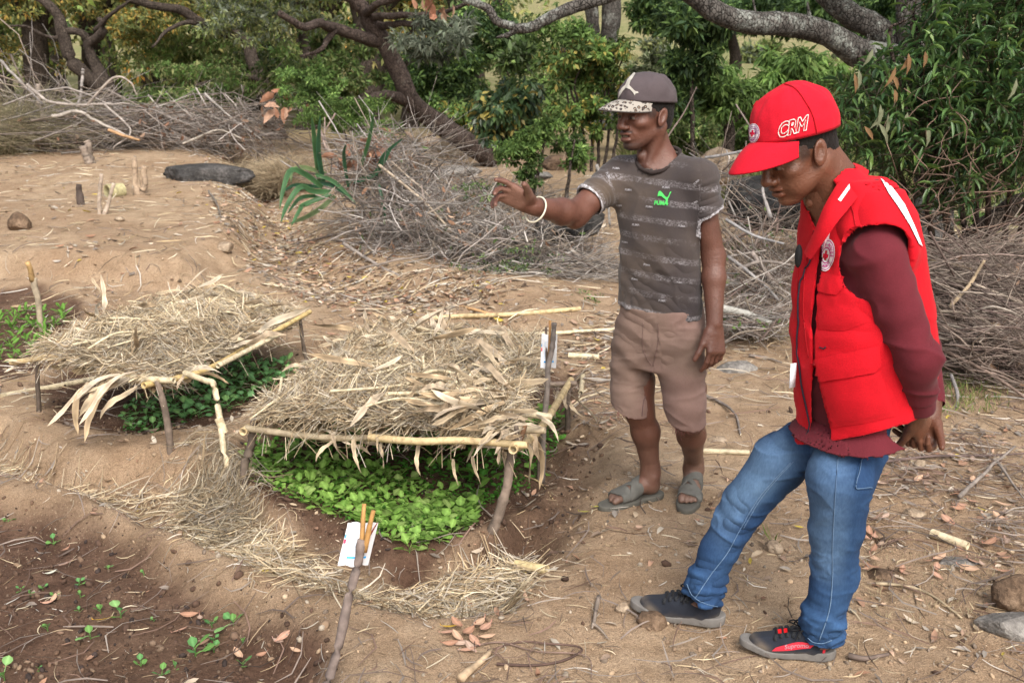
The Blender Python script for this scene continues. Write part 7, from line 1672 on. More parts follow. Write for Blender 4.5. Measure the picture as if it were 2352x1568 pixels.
eL = isL & (((v - cufL) @ unit(dirL)) > -.013); eR = isR & (((v - cufR) @ unit(dirR)) > -.013); eH = ((v - hemz[0]) @ hn) > -.020
def mat_shirt():
    g = NT('striped_shirt'); v_ = g.obj(); b = g.attr('band', True)
    ph = g.math('FRACT', g.math('ADD', g.math('MULTIPLY', b, 14.6), g.math('ADD', .30, g.math('MULTIPLY', g.noise(5, 3, .6, v_), .22))))
    st = g.ramp(ph, [(.10, (0, 0, 0)), (.17, (1, 1, 1)), (.40, (1, 1, 1)), (.50, (0, 0, 0))])
    spk = g.ramp(g.noise(150, 3, .75, g.obj((1, 1, 2.4))), [(.47, (0, 0, 0)), (.56, (1, 1, 1))]); patch = g.ramp(g.noise(8, 5, .65, g.obj((1, 1, .8))), [(.42, (.03, .03, .03)), (.62, (1, 1, 1))])
    m = g.math('MULTIPLY', g.math('MULTIPLY', st, spk), g.math('MULTIPLY', patch, .44))
    n = g.noise(3.2, 5, .6, v_)
    base = g.mix(g.ramp(n, [(.38, (0, 0, 0)), (.66, (1, 1, 1))]), (.060, .051, .052), (.115, .086, .064))
    base = g.mix(g.ramp(g.noise(2.0, 3, .5, g.obj((1, 1, .6))), [(.4, (0, 0, 0)), (.62, (.7, .7, .7))]), base, (.036, .031, .034))
    c = g.mix(m, base, (.46, .44, .47))
    rim = g.attr('rim', True); c = g.mix(g.math('MULTIPLY', rim, g.ramp(g.noise(130, 3, .7, v_), [(.42, (.15, .15, .15)), (.58, (1, 1, 1))])), c, (.52, .51, .54))
    w = g.noise(420, 2, .5, v_); mm = g.noise(28, 4, .6, v_)
    return g.bsdf(c, .88, g.math('ADD', mm, g.math('MULTIPLY', w, .2)), .004, .6, .12, None, .15)
shirt = make('t_shirt', v, q, None, mat_shirt(), manA, True, None, {'band': band, 'rim': np.where(eL | eR, 1.0, np.where(eH, .28, 0.0))})
# neck ribbing, frayed
a = np.linspace(0, 2 * math.pi, 60); ring = np.stack([nkC[0] + rx_ * .97 * np.cos(a), nkC[1] + ry_ * .97 * np.sin(a), np.zeros(60)], -1); ring[:, 2] = pl_[0][2] - ((ring[:, 0] - pl_[0][0]) * pn[0] + (ring[:, 1] - pl_[0][1]) * pn[1]) / pn[2]
tS = bvh(shirt); rg = []
for p in ring:
    hit = tS.find_nearest(Vector(p)); rg.append(np.array(hit[0]) * .5 + p * .5)
rg = np.array(rg) + .0015 * vnoise(np.arange(60)[:, None] * np.array((.9, .3, .1)), 4)[:, None]; rg[-1] = rg[0]
tv, tq, tt = tubes(rg[None], np.full((1, 60), .0075), 8, False); make('neck_ribbing', tv, tq, None, M['cloth'], shirt, True, np.tile((.034, .025, .023), (len(tv), 1)))
# its prints
CAT = [(0, .62), (.03, .80), (.10, .95), (.20, 1.0), (.32, .93), (.46, .72), (.56, .55), (.66, .47), (.74, .49), (.80, .60), (.88, .80), (.95, .93), (1.0, .96), (1.0, .88), (.95, .82), (.88, .62), (.81, .44), (.76, .40), (.75, .28), (.72, .18), (.76, .10), (.77, .02), (.72, -.05), (.70, -.10), (.64, -.06), (.66, .06), (.62, .14), (.58, .30), (.55, .36), (.40, .44), (.30, .55), (.20, .60), (.10, .60), (.05, .56), (0, .55), (.01, .68), (.06, .70), (.05, .74)]
CAT = [(.02, .66), (.03, .80), (.10, .97), (.20, 1.0), (.32, .90), (.46, .72), (.56, .58), (.66, .52), (.74, .54), (.81, .66), (.88, .86), (.95, .95), (1.0, .95), (.99, .87), (.93, .80), (.86, .60), (.79, .46), (.75, .40), (.75, .28), (.72, .18), (.76, .10), (.77, .00), (.74, -.06), (.69, -.04), (.66, .04), (.68, .10), (.63, .22), (.59, .34), (.52, .42), (.40, .50), (.31, .60), (.18, .63), (.08, .63), (.04, .58), (0, .58)]
cat2 = lambda u, v_, w, hgt, sh=0.0: [(u + x * w + sh * y, v_ - y * hgt) for x, y in CAT]
GRN = np.array((.085, .60, .13))
decal('leaping_cat_print', tS, cat2(1511, 469, 31, 30), M['print'], shirt, .004, 1.2, .003, GRN)
b = Buf(); lettering(b, tS, 'PUMA', (1518.5, 466.5), (11.2, .4), (1.6, -12.5), .0045, .045, False, GRN); b.build('green_lettering', M['print'], shirt)
b = Buf()
for (u, v_, s_, a_) in ((1415, 388, 6, 0), (1444, 436, 6.5, .05), (1422, 471, 5.5, .06), (1492, 475, 6, .08), (1530, 431, 6.5, .02), (1461, 516, 6.5, .05), (1565, 519, 6, .12), (1437, 556, 5, .1), (1487, 608, 6, .1), (1459, 641, 5.5, .1), (1521, 690, 6, .1), (1560, 648, 4.5, .1), (1600, 418, 6, -.75), (1596, 465, 6, -.5), (1643, 500, 5, -.1), (1397, 405, 6.5, 1.05)):
    lettering(b, tS, 'PUMA', (u, v_), (s_ * math.cos(a_), s_ * math.sin(a_)), (s_ * 1.1 * math.sin(a_) + .6, -s_ * 1.1 * math.cos(a_)), .004, .02, False, (.34, .33, .35))
b.build('small_lettering', M['print'], shirt)
tC = bvh(crA); decal('leaping_cat_badge', tC, [(1421, 228), (1423, 213), (1430, 202), (1437, 196), (1442, 184), (1450, 175), (1457, 167), (1460, 170), (1455, 178), (1449, 187), (1446, 197), (1452, 203), (1459, 210), (1465, 211), (1467, 214), (1460, 216), (1458, 220), (1455, 214), (1447, 206), (1439, 203), (1432, 209), (1427, 217)], M['print'], crA, .003, 1.5, .003, (.40, .38, .34))

# shorts
rowsS = torso_rows([(690, 1424, 1608, .118), (730, 1421, 1612, .124), (790, 1412, 1613, .128), (835, 1408, 1613, .122), (850, 1406, 1612, .10)], 3.72, .12, thA)
legsA = [[P(1462, 770, 3.76), P(1451, 860, 3.75), P(1447, 905, 3.74), P(1447, 965, 3.73)], [P(1560, 770, 3.66), P(1566, 860, 3.64), P(1574, 925, 3.63), P(1578, 1000, 3.63)]]
zs = [r[0] for r in rowsS]; lo = np.array([min(r[1] for r in rowsS) - .26, 3.42, P(0, 1010, 3.6)[2] - .06]); hi = np.array([max(r[1] for r in rowsS) + .26, 4.0, max(zs) + .02])
F = Field(lo, hi, .0054); F.loft(rowsS, 0, zlo=P(0, 842, 3.7)[2], grow=-.006)
for L_, rr in zip(legsA, ((.086, .077, .073, .078), (.088, .082, .078, .073))): F.chain(L_, rr, .03)
F.shell(.0095); X, Y, Z = F.grid()
hl_ = [P(1400, 925, 3.74), P(1447, 963, 3.66), P(1497, 942, 3.74)]; n1 = unit(np.cross(hl_[1] - hl_[0], hl_[2] - hl_[0])); n1 = n1 if n1[2] < 0 else -n1
hr_ = [P(1538, 962, 3.64), P(1585, 994, 3.56), P(1617, 966, 3.64)]; n2_ = unit(np.cross(hr_[1] - hr_[0], hr_[2] - hr_[0])); n2_ = n2_ if n2_[2] < 0 else -n2_
sp = half(P(1517, 900, 3.7), (1, 0, .12)); F.d = np.maximum(F.d, np.where(sp < 0, half(hl_[0], n1), half(hr_[0], n2_)))
F.d = np.maximum(F.d, Z - P(0, 700, 3.72)[2])
v, q = F.mesh(); v = relax(v, q, 2, .5); nrm = vnormals(v, q); left = (v - P(1517, 900, 3.7)) @ np.array((1, 0, .12)) < 0
crotch = P(1497, 800, 3.62); rc = np.linalg.norm((v - crotch) * (1, .6, 1), axis=1); angc = np.arctan2(v[:, 2] - crotch[2], v[:, 0] - crotch[0])
wr = .0018 * np.sin(angc * 6 + 10 * rc + 4 * fbm(v * 5, 2, 22)) * np.exp(-((rc - .10) / .09) ** 2) + .005 * fbm(v * (9, 9, 14), 3, 23) + .0040 * np.sin((v[:, 2] + .5 * np.where(left, v[:, 0], -v[:, 0])) * 60 + 5 * fbm(v * 4, 2, 24)) * sstep(.2, .7, .5 + fbm(v * 4, 2, 25))
wr = wr + .0046 * crease(v, 5, 64, (.8, .8, 2.0)) + .0030 * crease(v, 12, 65, (.8, .8, 1.8)) * sstep(-.2, .3, fbm(v * 4, 2, 66)) - .003
v = v + nrm * wr[:, None]
frag = np.minimum(np.abs((v - hl_[0]) @ n1) + (~left) * 9, np.abs((v - hr_[0]) @ n2_) + left * 9)
c = np.array((.205, .132, .112)) * (1 + .22 * fbm(v * 4.5, 3, 26))[:, None]; gr_ = sstep(.05, .4, fbm(v * 3.0 + 3, 3, 27)); c = c * (1 - .45 * gr_[:, None]) + .45 * gr_[:, None] * np.array((.175, .13, .098)); e_ = np.exp(-(frag / .006) ** 2)[:, None]; c = c * (1 - .6 * e_) + .6 * e_ * np.array((.13, .04, .045))
shorts = make('shorts', v, q, None, M['cloth'], manA, True, c); tH = bvh(shorts)
# fly and seams
def seam(name, tree, pts, w, col, parent, off=.002, mat='cloth', n=40):
    p = smooth_path(np.array(pts, float), n); w3 = stick_on(tree, p[:, 0], p[:, 1], off); tv, tq, tt = tubes(w3[None], np.full((1, n), w), 5); return make(name, tv, tq, tt, M[mat], parent, True, np.tile(col, (len(tv), 1)))
seam('seam', tH, [(1478, 742), (1476, 790), (1484, 818), (1496, 838)], .0015, (.15, .095, .082), shorts); seam('seam', tH, [(1511, 742), (1512, 780), (1506, 812), (1500, 840)], .0018, (.14, .088, .076), shorts)
seam('seam', tH, [(1496, 850), (1490, 890), (1478, 920), (1474, 955)], .002, (.15, .09, .085), shorts)
rr = np.random.default_rng(9); fb = Buf()
for i in range(70):
    lf = i < 30; u = rr.uniform(1405, 1492) if lf else rr.uniform(1542, 1615); h0, h1, nn = (hl_, None, n1) if lf else (hr_, None, n2_)
    d = ray(u, 950 if lf else 980); t = ((h0[0] - CAM) @ nn) / (d @ nn); p0 = CAM + d * t
    hit = tH.find_nearest(Vector(p0)); p0 = np.array(hit[0]); L_ = rr.uniform(.006, .03) * (1.6 if rr.random() < .15 else 1)
    tv, tq, tt = tubes(np.array([[p0, p0 + (rr.normal(0, .003), rr.normal(0, .003), -L_ * .6), p0 + (rr.normal(0, .008), rr.normal(0, .006), -L_)]]), np.full((1, 3), .0009), 3); fb.add(tv, tq, tt, (.20, .08, .07))
kind(fb.build('frayed_threads', M['cloth'], shorts), 'stuff')
# bracelet
a = np.linspace(0, 2 * math.pi, 48); bx = unit(np.cross(Dh, (0, 0, 1))); by = np.cross(bx, Dh); br = wrL - Dh * .012 + np.array((0, 0, -.006)) + (np.cos(a)[:, None] * bx * .040 + np.sin(a)[:, None] * by * .046) + Dh * (.014 * np.cos(a))[:, None]
tv, tq, tt = tubes(br[None], np.full((1, 48), .0032), 8, False); make('bracelet', tv, tq, None, mat_flat('bangle', (.62, .58, .46), .4, .4), manA, True)
# sandals
def sandal(G, medial, side):
    s = G.s; F = Field((-.05, -.09, -.05), (.34, .09, .12), .0032); L = Fr((0, 0, 0), (1, 0, 0), (0, 1, 0), (0, 0, 1))
    for x, w, y in ((.03, .038, 0), (.08, .036, .002), (.14, .043, .004), (.20, .050, .006), (.245, .040, .010)):
        F.ell((x, y * medial, -.012), (.052, w, .05), .02)
    F.d = np.maximum(F.d, np.maximum(F.grid()[2] - .001, -.024 - F.grid()[2]).astype(np.float32))
    F.ell((.13, .004 * medial, .022), (.20, .052, .021), .004, 'sub')
    v, q = F.mesh(); v = relax(v, q, 1, .5); sole = make('sandal', np.stack([G(*p) for p in v]), q, None, M['rubber'], manA, True, np.tile((.105, .10, .085), (len(v), 1)))
    Ff = Field((-.02, -.09, -.03), (.30, .09, .13), .0026); foot(Ff, L, medial)
    X, Y, Z = Ff.grid(); o = Ff.d - .0068; i_ = Ff.d - .0006; sh = np.maximum(o, -i_)
    yy = Y * medial
    for nm, f in (('toe_strap', np.maximum(np.abs(X - .192 + .22 * yy) - .024, -.004 - Z)), ('instep_strap', np.maximum(np.abs(X - .118 - .75 * yy) - .020, -.004 - Z)), ('cross_strap', np.maximum(np.abs(X - .150 + .85 * yy) - .016, -.004 - Z))):
        Ff.d = np.maximum(sh - (.0016 if nm == 'instep_strap' else 0), f.astype(np.float32)); v, q = Ff.mesh(); v = relax(v, q, 2, .5)
        make(nm, np.stack([G(*p) for p in v]), q, None, M['rubber'], sole, True, np.tile((.115, .112, .10), (len(v), 1)))
    return sole
sandal(GL, 1, 0); sandal(GR, -1, 1)

# ================================================== the man in the red vest
B0 = gp(1890, 1515); manB = thing('person', 'man in a red vest and red cap looking down with hands behind his back', 'person', B0)
SKB = np.array((.130, .052, .029)); aB = R(28)
fB = np.array((-math.cos(aB), -math.sin(aB), 0.)); lB = np.array((math.sin(aB), -math.cos(aB), 0.)); thB = math.atan2(lB[1], lB[0])
HB = head_frame(P(1834, 352, 2.66), (-.93, -.37), R(25), R(2), 1.06)
neckB = P(1930, 448, 2.70); parts = []
F = Field(np.minimum(HB.o, neckB) - .17, np.maximum(HB.o, neckB) + .16, .0024); head(F, HB, .0004, neckB, (.060, .062), .92, True)
F.cone(HB(-.050, 0, -.01), neckB + lB * 0 - fB * .02, .050, .058, .03); F.ell(neckB - (0, 0, .085), (.075, .075, .06), .04)
v, q = F.mesh(); v = relax(v, q, 1, .4); parts.append((v, q)); nB = len(v)
wB = P(2103, 952, 2.60); wB2 = P(2135, 960, 2.72)
F = field_of([wB, wB2, P(2150, 1020, 2.6), P(2060, 930, 2.6)], .10, .0026)
F.cone(P(2090, 900, 2.56), wB, .034, .028, 0); D1 = unit(P(2122, 995, 2.66) - wB)
hand(F, wB, D1, (.55, -.80, .10), (-.2, -.3, -1), [(1.1, .9, .5), (1.1, 1.0, .6), (1.1, 1.0, .6), (1.1, 1.0, .6)], 1.0, (.5, .35, .4), .05)
F.cone(P(2140, 905, 2.78), wB2, .033, .027, .002); hand(F, wB2, unit(P(2120, 1010, 2.68) - wB2), (.6, .75, .1), (.1, -.2, 1), [(.9, .9, .5), (.9, 1.0, .6), (1.0, 1.0, .6), (1.0, 1.0, .6)], .98, (.5, .3, .4), .05)
v, q = F.mesh(); parts.append((relax(v, q, 1, .4), q))
cores = lambda ch: [(lambda a: (a[0], a[1]))(tubes(np.array([c_]), np.full((1, len(c_)), r_), 10)) for c_, r_ in ch]
parts += cores([([HB(-.02, 0, -.06), neckB - (0, 0, .10), P(1960, 700, 2.70), P(1955, 960, 2.70)], .05), ([neckB - (0, 0, .12), P(2016, 592, 2.60), P(2108, 822, 2.50), wB], .024), ([neckB - (0, 0, .12), P(1955, 600, 2.80), P(2110, 800, 2.88), wB2], .024), ([P(1955, 940, 2.70), P(1928, 1095, 2.63), P(1921, 1215, 2.64), P(1888, 1430, 2.635), P(1885, 1480, 2.63)], .032), ([P(1955, 940, 2.70), P(1790, 1060, 2.82), P(1714, 1150, 2.84), P(1618, 1350, 2.81), P(1610, 1390, 2.80)], .032)])
v, q = joinmesh(parts); cB = np.concatenate([skin_cols(parts[0][0], SKB, HB, 0.0)] + [skin_cols(p[0], SKB * .9) for p in parts[1:]])
bodyB = make('body', v, q, None, M['skin'], manB, True, cB)
hairshell(HB, 'hair', manB, 0, 0)
RED = np.array((.52, .006, .015)); redm = mat_cloth('red_cotton', .85, 300, .0006, .20, 5, .005, .03)
crB, RTB = cap_crown(HB, .114, .092, .122, R(-13), .048, RED * (1, 1.3, 1.5), redm, manB, 8, .0050, 'cap', -.010)
cap_brim(HB, .114, .092, RTB, .084, .016, .040, RED * (1, 1.3, 1.5), RED * .8, redm, crB, 1.10, 'brim', .30)
tC = bvh(crB)
def ellipse(c, ru, rv, rot=0.0, n=28): return [(c[0] + ru * math.cos(t) * math.cos(rot) - rv * math.sin(t) * math.sin(rot), c[1] + ru * math.cos(t) * math.sin(rot) + rv * math.sin(t) * math.cos(rot)) for t in np.linspace(0, 2 * math.pi, n, endpoint=False)]
def cross(c, ru, rv, rot=0.0, w=.36):
    p = [(-w, 1), (w, 1), (w, w), (1, w), (1, -w), (w, -w), (w, -1), (-w, -1), (-w, -w), (-1, -w), (-1, w), (-w, w)]; ca, sa = math.cos(rot), math.sin(rot)
    return [(c[0] + x * ru * ca - y * rv * sa, c[1] + x * ru * sa + y * rv * ca) for x, y in p]
def badge(tree, c, ru, rv, rot, parent, ring, crosscol, off=.003, words=('CROIX-ROUGE', 'MALAGASY'), em=4.0):
    WH = (.78, .77, .80); bd = decal('badge', tree, ellipse(c, ru, rv, rot), M['print'], parent, off, 2.0, .003, WH)
    sub = parent if False else bd
    for k, col, dz in ((.93, ring, .0006), (.88, WH, .0012), (.54, ring, .0018), (.47, WH, .0024)):
        decal('badge_ring', tree, ellipse(c, ru * k, rv * k, rot), M['print'], parent, off + dz, 2.0, 0, col)
    decal('cross', tree, cross(c, ru * .34, rv * .34, rot), M['print'], parent, off + .0030, 1.5, 0, crosscol)
    b = Buf(); ca, sa = math.cos(rot), math.sin(rot)
    for word, t0, t1, sgn in ((words[0], math.pi * .98, math.pi * 2.02, 1), (words[1], math.pi * .86, math.pi * .14, -1)):
        for i, ch in enumerate(word):
            if ch == ' ': continue
            t = t0 + (t1 - t0) * (i + .5) / len(word); x, y = .70 * ru * math.cos(t), .70 * rv * math.sin(t); tx, ty = -ru * math.sin(t) * sgn, rv * math.cos(t) * sgn; l = math.hypot(tx, ty); tx, ty = tx / l, ty / l
            ux, uy = (ty, -tx)
            rotv = lambda a_, b_: (a_ * ca - b_ * sa, a_ * sa + b_ * ca)
            ox, oy = rotv(x, y); ex = rotv(tx * em, ty * em); ey = rotv(ux * em, uy * em)
            lettering(b, tree, ch, (c[0] + ox, c[1] + oy), ex, ey, off + .0026, .03, False, ring)
    b.build('badge_lettering', M['print'], parent); return bd
badge(tC, (1732, 306), 14.5, 22, .10, crB, np.array((.30, .03, .22)), np.array((.62, .01, .06)), .003, ('CROIX-ROUGE', 'MALAGASY'), 5.2)
b = Buf(); lettering(b, tC, 'CRM', (1821, 293), (31, -9.2), (6.0, -44), .0042, .045, .026, (.80, .78, .74)); b.build('outline_lettering', M['print'], crB)
seam('seam', tC, [(1790, 190), (1825, 203), (1850, 235), (1868, 270), (1878, 318)], .0016, RED * .8, crB); seam('seam', tC, [(1800, 186), (1760, 210), (1735, 240), (1720, 262)], .0012, RED * .85, crB)
bt = HB(*(RTB[0] @ np.array((0, 0, .1225)) + RTB[1])); make('button', bv * (.009, .009, .004) + bt, None, bf, redm, crB, True, np.tile(RED, (len(bv), 1)))

# sweater, vest, jeans
YB = 2.70
rowsV = torso_rows([(408, 1905, 1990, .075), (430, 1892, 2030, .10), (480, 1868, 2066, .13), (566, 1840, 2108, .155), (682, 1822, 2138, .17), (746, 1819, 2146, .17), (800, 1820, 2150, .17), (880, 1826, 2140, .165), (960, 1838, 2108, .155), (1030, 1832, 2090, .15)], YB, .16, thB)
# the vest's half axes: depth follows the silhouette, width stays
def side_rows(rows, aw):
    out = []
    for z, cx, cy, a, b, th in rows:
        w = math.sqrt((a * math.cos(th)) ** 2 + (b * math.sin(th)) ** 2); aa = aw; bb = math.sqrt(max(w * w - (aa * math.cos(th)) ** 2, .01)) / abs(math.sin(th)); out.append((z, cx, cy, aa, bb, th))
    return out
aws = [.10, .14, .18, .185, .19, .19, .19, .19, .185, .18]
rowsV = [side_rows([r], a)[0] for r, a in zip(rowsV, aws)]
shB = P(2016, 592, 2.555); elB = P(2108, 822, 2.50); cuB = P(2113, 940, 2.58); shB2 = P(1955, 590, 2.80); elB2 = P(2110, 800, 2.88); cuB2 = P(2138, 935, 2.76)
zz = [r[0] for r in rowsV]; lo = np.array([min(r[1] for r in rowsV) - .32, 2.25, P(0, 1050, 2.6)[2] - .05]); hi = np.array([max(r[1] for r in rowsV) + .30, 3.1, max(zz) + .03])
def sweater_field(hgt=.0052):
    F = Field(lo, hi, hgt); F.loft([(r[0], r[1], r[2], r[3] + .074 * (1 if r[0] < P(0, 1000, YB)[2] else 0), r[4] + .074 * (1 if r[0] < P(0, 1000, YB)[2] else 0), r[5]) for r in rowsV], 0, grow=-.031)
    F.chain([shB, elB, cuB], (.076, .053, .042), .03); F.chain([shB2, elB2, cuB2], (.070, .060, .045), .03); return F
F = sweater_field(); X, Y, Z = F.grid()
hemB = [P(1840, 1016, 2.66), P(1940, 1046, 2.55), P(2077, 1004, 2.62)]; nB_ = unit(np.cross(hemB[1] - hemB[0], hemB[2] - hemB[0])); nB_ = nB_ if nB_[2] < 0 else -nB_
F.shell(.010); armr = np.minimum(1, 1)
cut = half(hemB[0], nB_); away = (X - P(2085, 900, 2.6)[0]).astype(np.float32); F.d = np.maximum(F.d, cut)
for c_, d_ in ((cuB, unit(cuB - elB)), (cuB2, unit(cuB2 - elB2))):
    near = ((X - c_[0]) ** 2 + (Y - c_[1]) ** 2 + (Z - c_[2]) ** 2) < .11 ** 2; F.d = np.where(near, np.maximum(F.d, half(c_, d_)), F.d)
F.ell(neckB + fB * .012 + (0, 0, .050), (.066, .064, .060), 0, 'sub')
v, q = F.mesh(); v = relax(v, q, 2, .5); nrm = vnormals(v, q); s_, d_, o_ = axial(v, [shB, elB, cuB]); arm = d_ < .115
La = np.linalg.norm(elB - shB); wr = arm * (.0048 * np.sin(s_ * 64 + 9 * fbm(v * 4, 2, 31) + 1.5 * np.sin(np.arctan2(o_[:, 1], o_[:, 0]))) * np.clip(.15 + 1.1 * fbm(v * 5.5, 2, 37), 0, 1) * (.25 + 1.2 * np.exp(-((s_ - La) / .10) ** 2) + 1.2 * np.exp(-((s_ - .06) / .05) ** 2)) + .006 * fbm(v * 7, 3, 32))
hb = (v - hemB[0]) @ nB_; rib = (hb > -.055) & ~arm; ang_ = np.arctan2(v[:, 1] - YB, v[:, 0] - rowsV[4][1]); wr = wr + rib * (.0009 * np.sin(ang_ * 110) - .005); cf = arm & (((v - cuB) @ unit(cuB - elB)) > -.05); wr = wr - cf * .003
wr = wr + (.0070 * crease(v, 5.5, 67, (1, 1, 1.4)) - .003) * (v[:, 2] > P(0, 930, YB)[2])
v = v + nrm * wr[:, None]
SW = np.array((.105, .014, .021)); sweater = make('sweater', v, q, None, M['cloth'], manB, True, SW * (1 + .10 * fbm(v * 6, 3, 33))[:, None])
F = Field(lo, hi, .0052); F.loft(rowsV, 0, grow=-.010); F.cone(neckB - (0, 0, .035), P(2012, 560, 2.575), .078, .090, .05); F.cone(neckB - (0, 0, .035), P(1955, 560, 2.80), .075, .075, .05)
F.chain([neckB - (0, 0, .03), neckB + (HB(-.05, 0, -.02) - neckB) * .36 + (0, 0, .0)], (.078, .075), .03); F.shell(.010)
X, Y, Z = F.grid(); hemV = [P(1885, 1019, 2.62), P(2000, 998, 2.53), P(2093, 963, 2.62)]; nV = unit(np.cross(hemV[1] - hemV[0], hemV[2] - hemV[0])); nV = nV if nV[2] < 0 else -nV
F.d = np.maximum(F.d, half(hemV[0], nV))
# armholes
for s0, dr in ((P(2026, 606, 2.50), lB), (P(1940, 606, 2.93), -lB)):
    F.cone(s0 - dr * .03, s0 + dr * .2, .082, .090, 0, 'sub', flat=((0, 0, 1), 1.18))
# neck and front opening
F.cone(neckB + fB * .03 - (0, 0, .02), neckB + (HB(-.04, 0, -.02) - neckB) * 1.5 + fB * .05, .058, .070, 0, 'sub')
cxV = np.interp(Z.ravel(), [r[0] for r in sorted(rowsV)], [r[1] for r in sorted(rowsV)])[None, None, :]; cyV = np.interp(Z.ravel(), [r[0] for r in sorted(rowsV)], [r[2] for r in sorted(rowsV)])[None, None, :]
fx = (X - cxV) * fB[0] + (Y - cyV) * fB[1]; lx = (X - cxV) * lB[0] + (Y - cyV) * lB[1]; zt = P(0, 480, YB)[2]; zb = P(0, 1000, YB)[2]
gap = .004 + .040 * sstep(zt - .13, zt + .04, Z) + .035 * sstep(zb + .25, zb - .02, Z)
F.d = np.where(fx > .02, np.maximum(F.d, (gap - np.abs(lx + .0)).astype(np.float32)), F.d)
v, q = F.mesh(); v = relax(v, q, 2, .5); nrm = vnormals(v, q)
wr = .0050 * fbm(v * (7, 7, 3.5), 3, 41) + .006 * np.sin((v @ lB + v[:, 2] * .25) * 46 + 4 * fbm(v * 3, 2, 42)) * sstep(P(0, 700, YB)[2], P(0, 560, YB)[2], v[:, 2]) * sstep(.0, .12, v @ lB - neckB @ lB) + .003 * np.sin(v[:, 2] * 58 + 6 * fbm(v * 3, 2, 43)) * sstep(.1, .6, fbm(v * 3.5, 2, 44) + .3)
wr = wr + .0052 * crease(v, 4.5, 68, (1, 1, .6)) + .0035 * crease(v, 10, 69) * sstep(-.1, .4, fbm(v * 3, 2, 70)) - .003
v = v + nrm * wr[:, None]
vest = make('vest', v, q, None, redm, manB, True, np.tile(RED, (len(v), 1)) * (1 + .05 * fbm(v * 5, 2, 45))[:, None]); tV = bvh(vest)
# pockets, seams, emblem, stripe
decal('pocket', tV, [(1874, 872), (1950, 862), (2022, 852), (2040, 905), (2058, 955), (1980, 972), (1898, 983), (1884, 930)], redm, vest, .002, 5, .006, RED * .97, .004)
decal('pocket_flap', tV, [(1864, 826), (1940, 808), (2017, 791), (2021, 838), (2007, 853), (1940, 866), (1876, 877)], redm, vest, .010, 5, .008, RED * 1.05, .001)
decal('pocket', tV, [(1876, 668), (1920, 674), (1952, 655), (1990, 740), (1940, 760), (1882, 756)], redm, vest, .002, 5, .004, RED * .98, .002)
decal('pocket_flap', tV, [(1877, 618), (1905, 628), (1942, 636), (1947, 655), (1935, 664), (1923, 677), (1898, 673), (1874, 667)], redm, vest, .007, 4, .006, RED * 1.06, .001)
badge(tV, (1901, 586), 18.5, 37, .16, vest, np.array((.55, .02, .25)), np.array((.66, .01, .05)), .004, ('CROIX-ROUGE', 'MALAGASY'), 7.5)
for nm, pts in (('seam', [(1965, 518), (1958, 480), (1945, 455)]), ('seam', [(1836, 572), (1833, 690), (1832, 780), (1838, 870), (1858, 960), (1888, 1010)]), ('seam', [(1890, 1014), (1960, 1002), (2030, 985), (2080, 965)]), ('seam', [(1872, 520), (1852, 610), (1846, 700), (1850, 760), (1858, 820)])):
    seam(nm, tV, pts, .0014, RED * .75, vest)
seam('pen_mark', tV, [(1883, 797), (1893, 800), (1897, 796)], .002, (.03, .015, .03), vest)
decal('reflective_stripe', tV, [(2022, 412), (2048, 432), (2075, 470), (2098, 520), (2116, 566), (2108, 560), (2086, 515), (2060, 474), (2040, 446)], M['print'], vest, .004, 4, .003, (.85, .85, .88))
# zip down the front edge
zp = np.array([(1839, 575), (1824, 640), (1817, 720), (1816, 800), (1822, 880), (1848, 970), (1870, 1010)], float); zw = smooth_path(zp, 60); zz3 = np.stack([np.array(tV.find_nearest(Vector(P(a_, b_, 2.66)))[0]) for a_, b_ in zw]) + fB * .003
tv, tq, tt = tubes(zz3[None], np.full((1, 60), .0024), 6); make('zip', tv, tq, tt, M['rubber'], vest, True, np.tile((.018, .016, .03), (len(tv), 1)))
bx_ = P(1866, 1004, 2.55); make('zip_slider', bv * (.010, .006, .012) + zz3[-3], None, bf, M['rubber'], vest, True, np.tile((.02, .02, .02), (len(bv), 1)))
cv = ico(2)[0]; make('radio_clip', cv * (.010, .012, .032) + P(1834, 588, 2.66), None, ico(2)[1], M['rubber'], vest, True, np.tile((.015, .015, .017), (len(cv), 1)))
# lapel edge and name card
for nm, p_, col in (('inner_placket', [(1876, 480), (1864, 520), (1852, 556), (1848, 578)], (.55, .36, .40)),):
    p3 = np.stack([np.array(tV.find_nearest(Vector(P(a_, b_, 2.60)))[0]) for a_, b_ in p_]) - (0, .012, 0); path = smooth_path(p3, 16); _, sd, u_ = frames(path[None]); vv, qq = ribbons(path[None], np.full((1, 16), .011), sd); make(nm, vv, qq, None, M['print'], vest, False, np.tile(col, (len(vv), 1)))
cc_ = P(1821, 862, 2.66); kv = np.array([(x, y, z) for z in (-.035, .035) for y in (-.0015, .0015) for x in (-.010, .010)]); make('name_card', kv @ np.array([fB, lB, (0, 0, 1)]) + cc_, [(0, 1, 3, 2), (4, 6, 7, 5), (0, 4, 5, 1), (2, 3, 7, 6), (0, 2, 6, 4), (1, 5, 7, 3)], None, M['packet'], manB, False, np.tile((.75, .78, .84), (8, 1)))
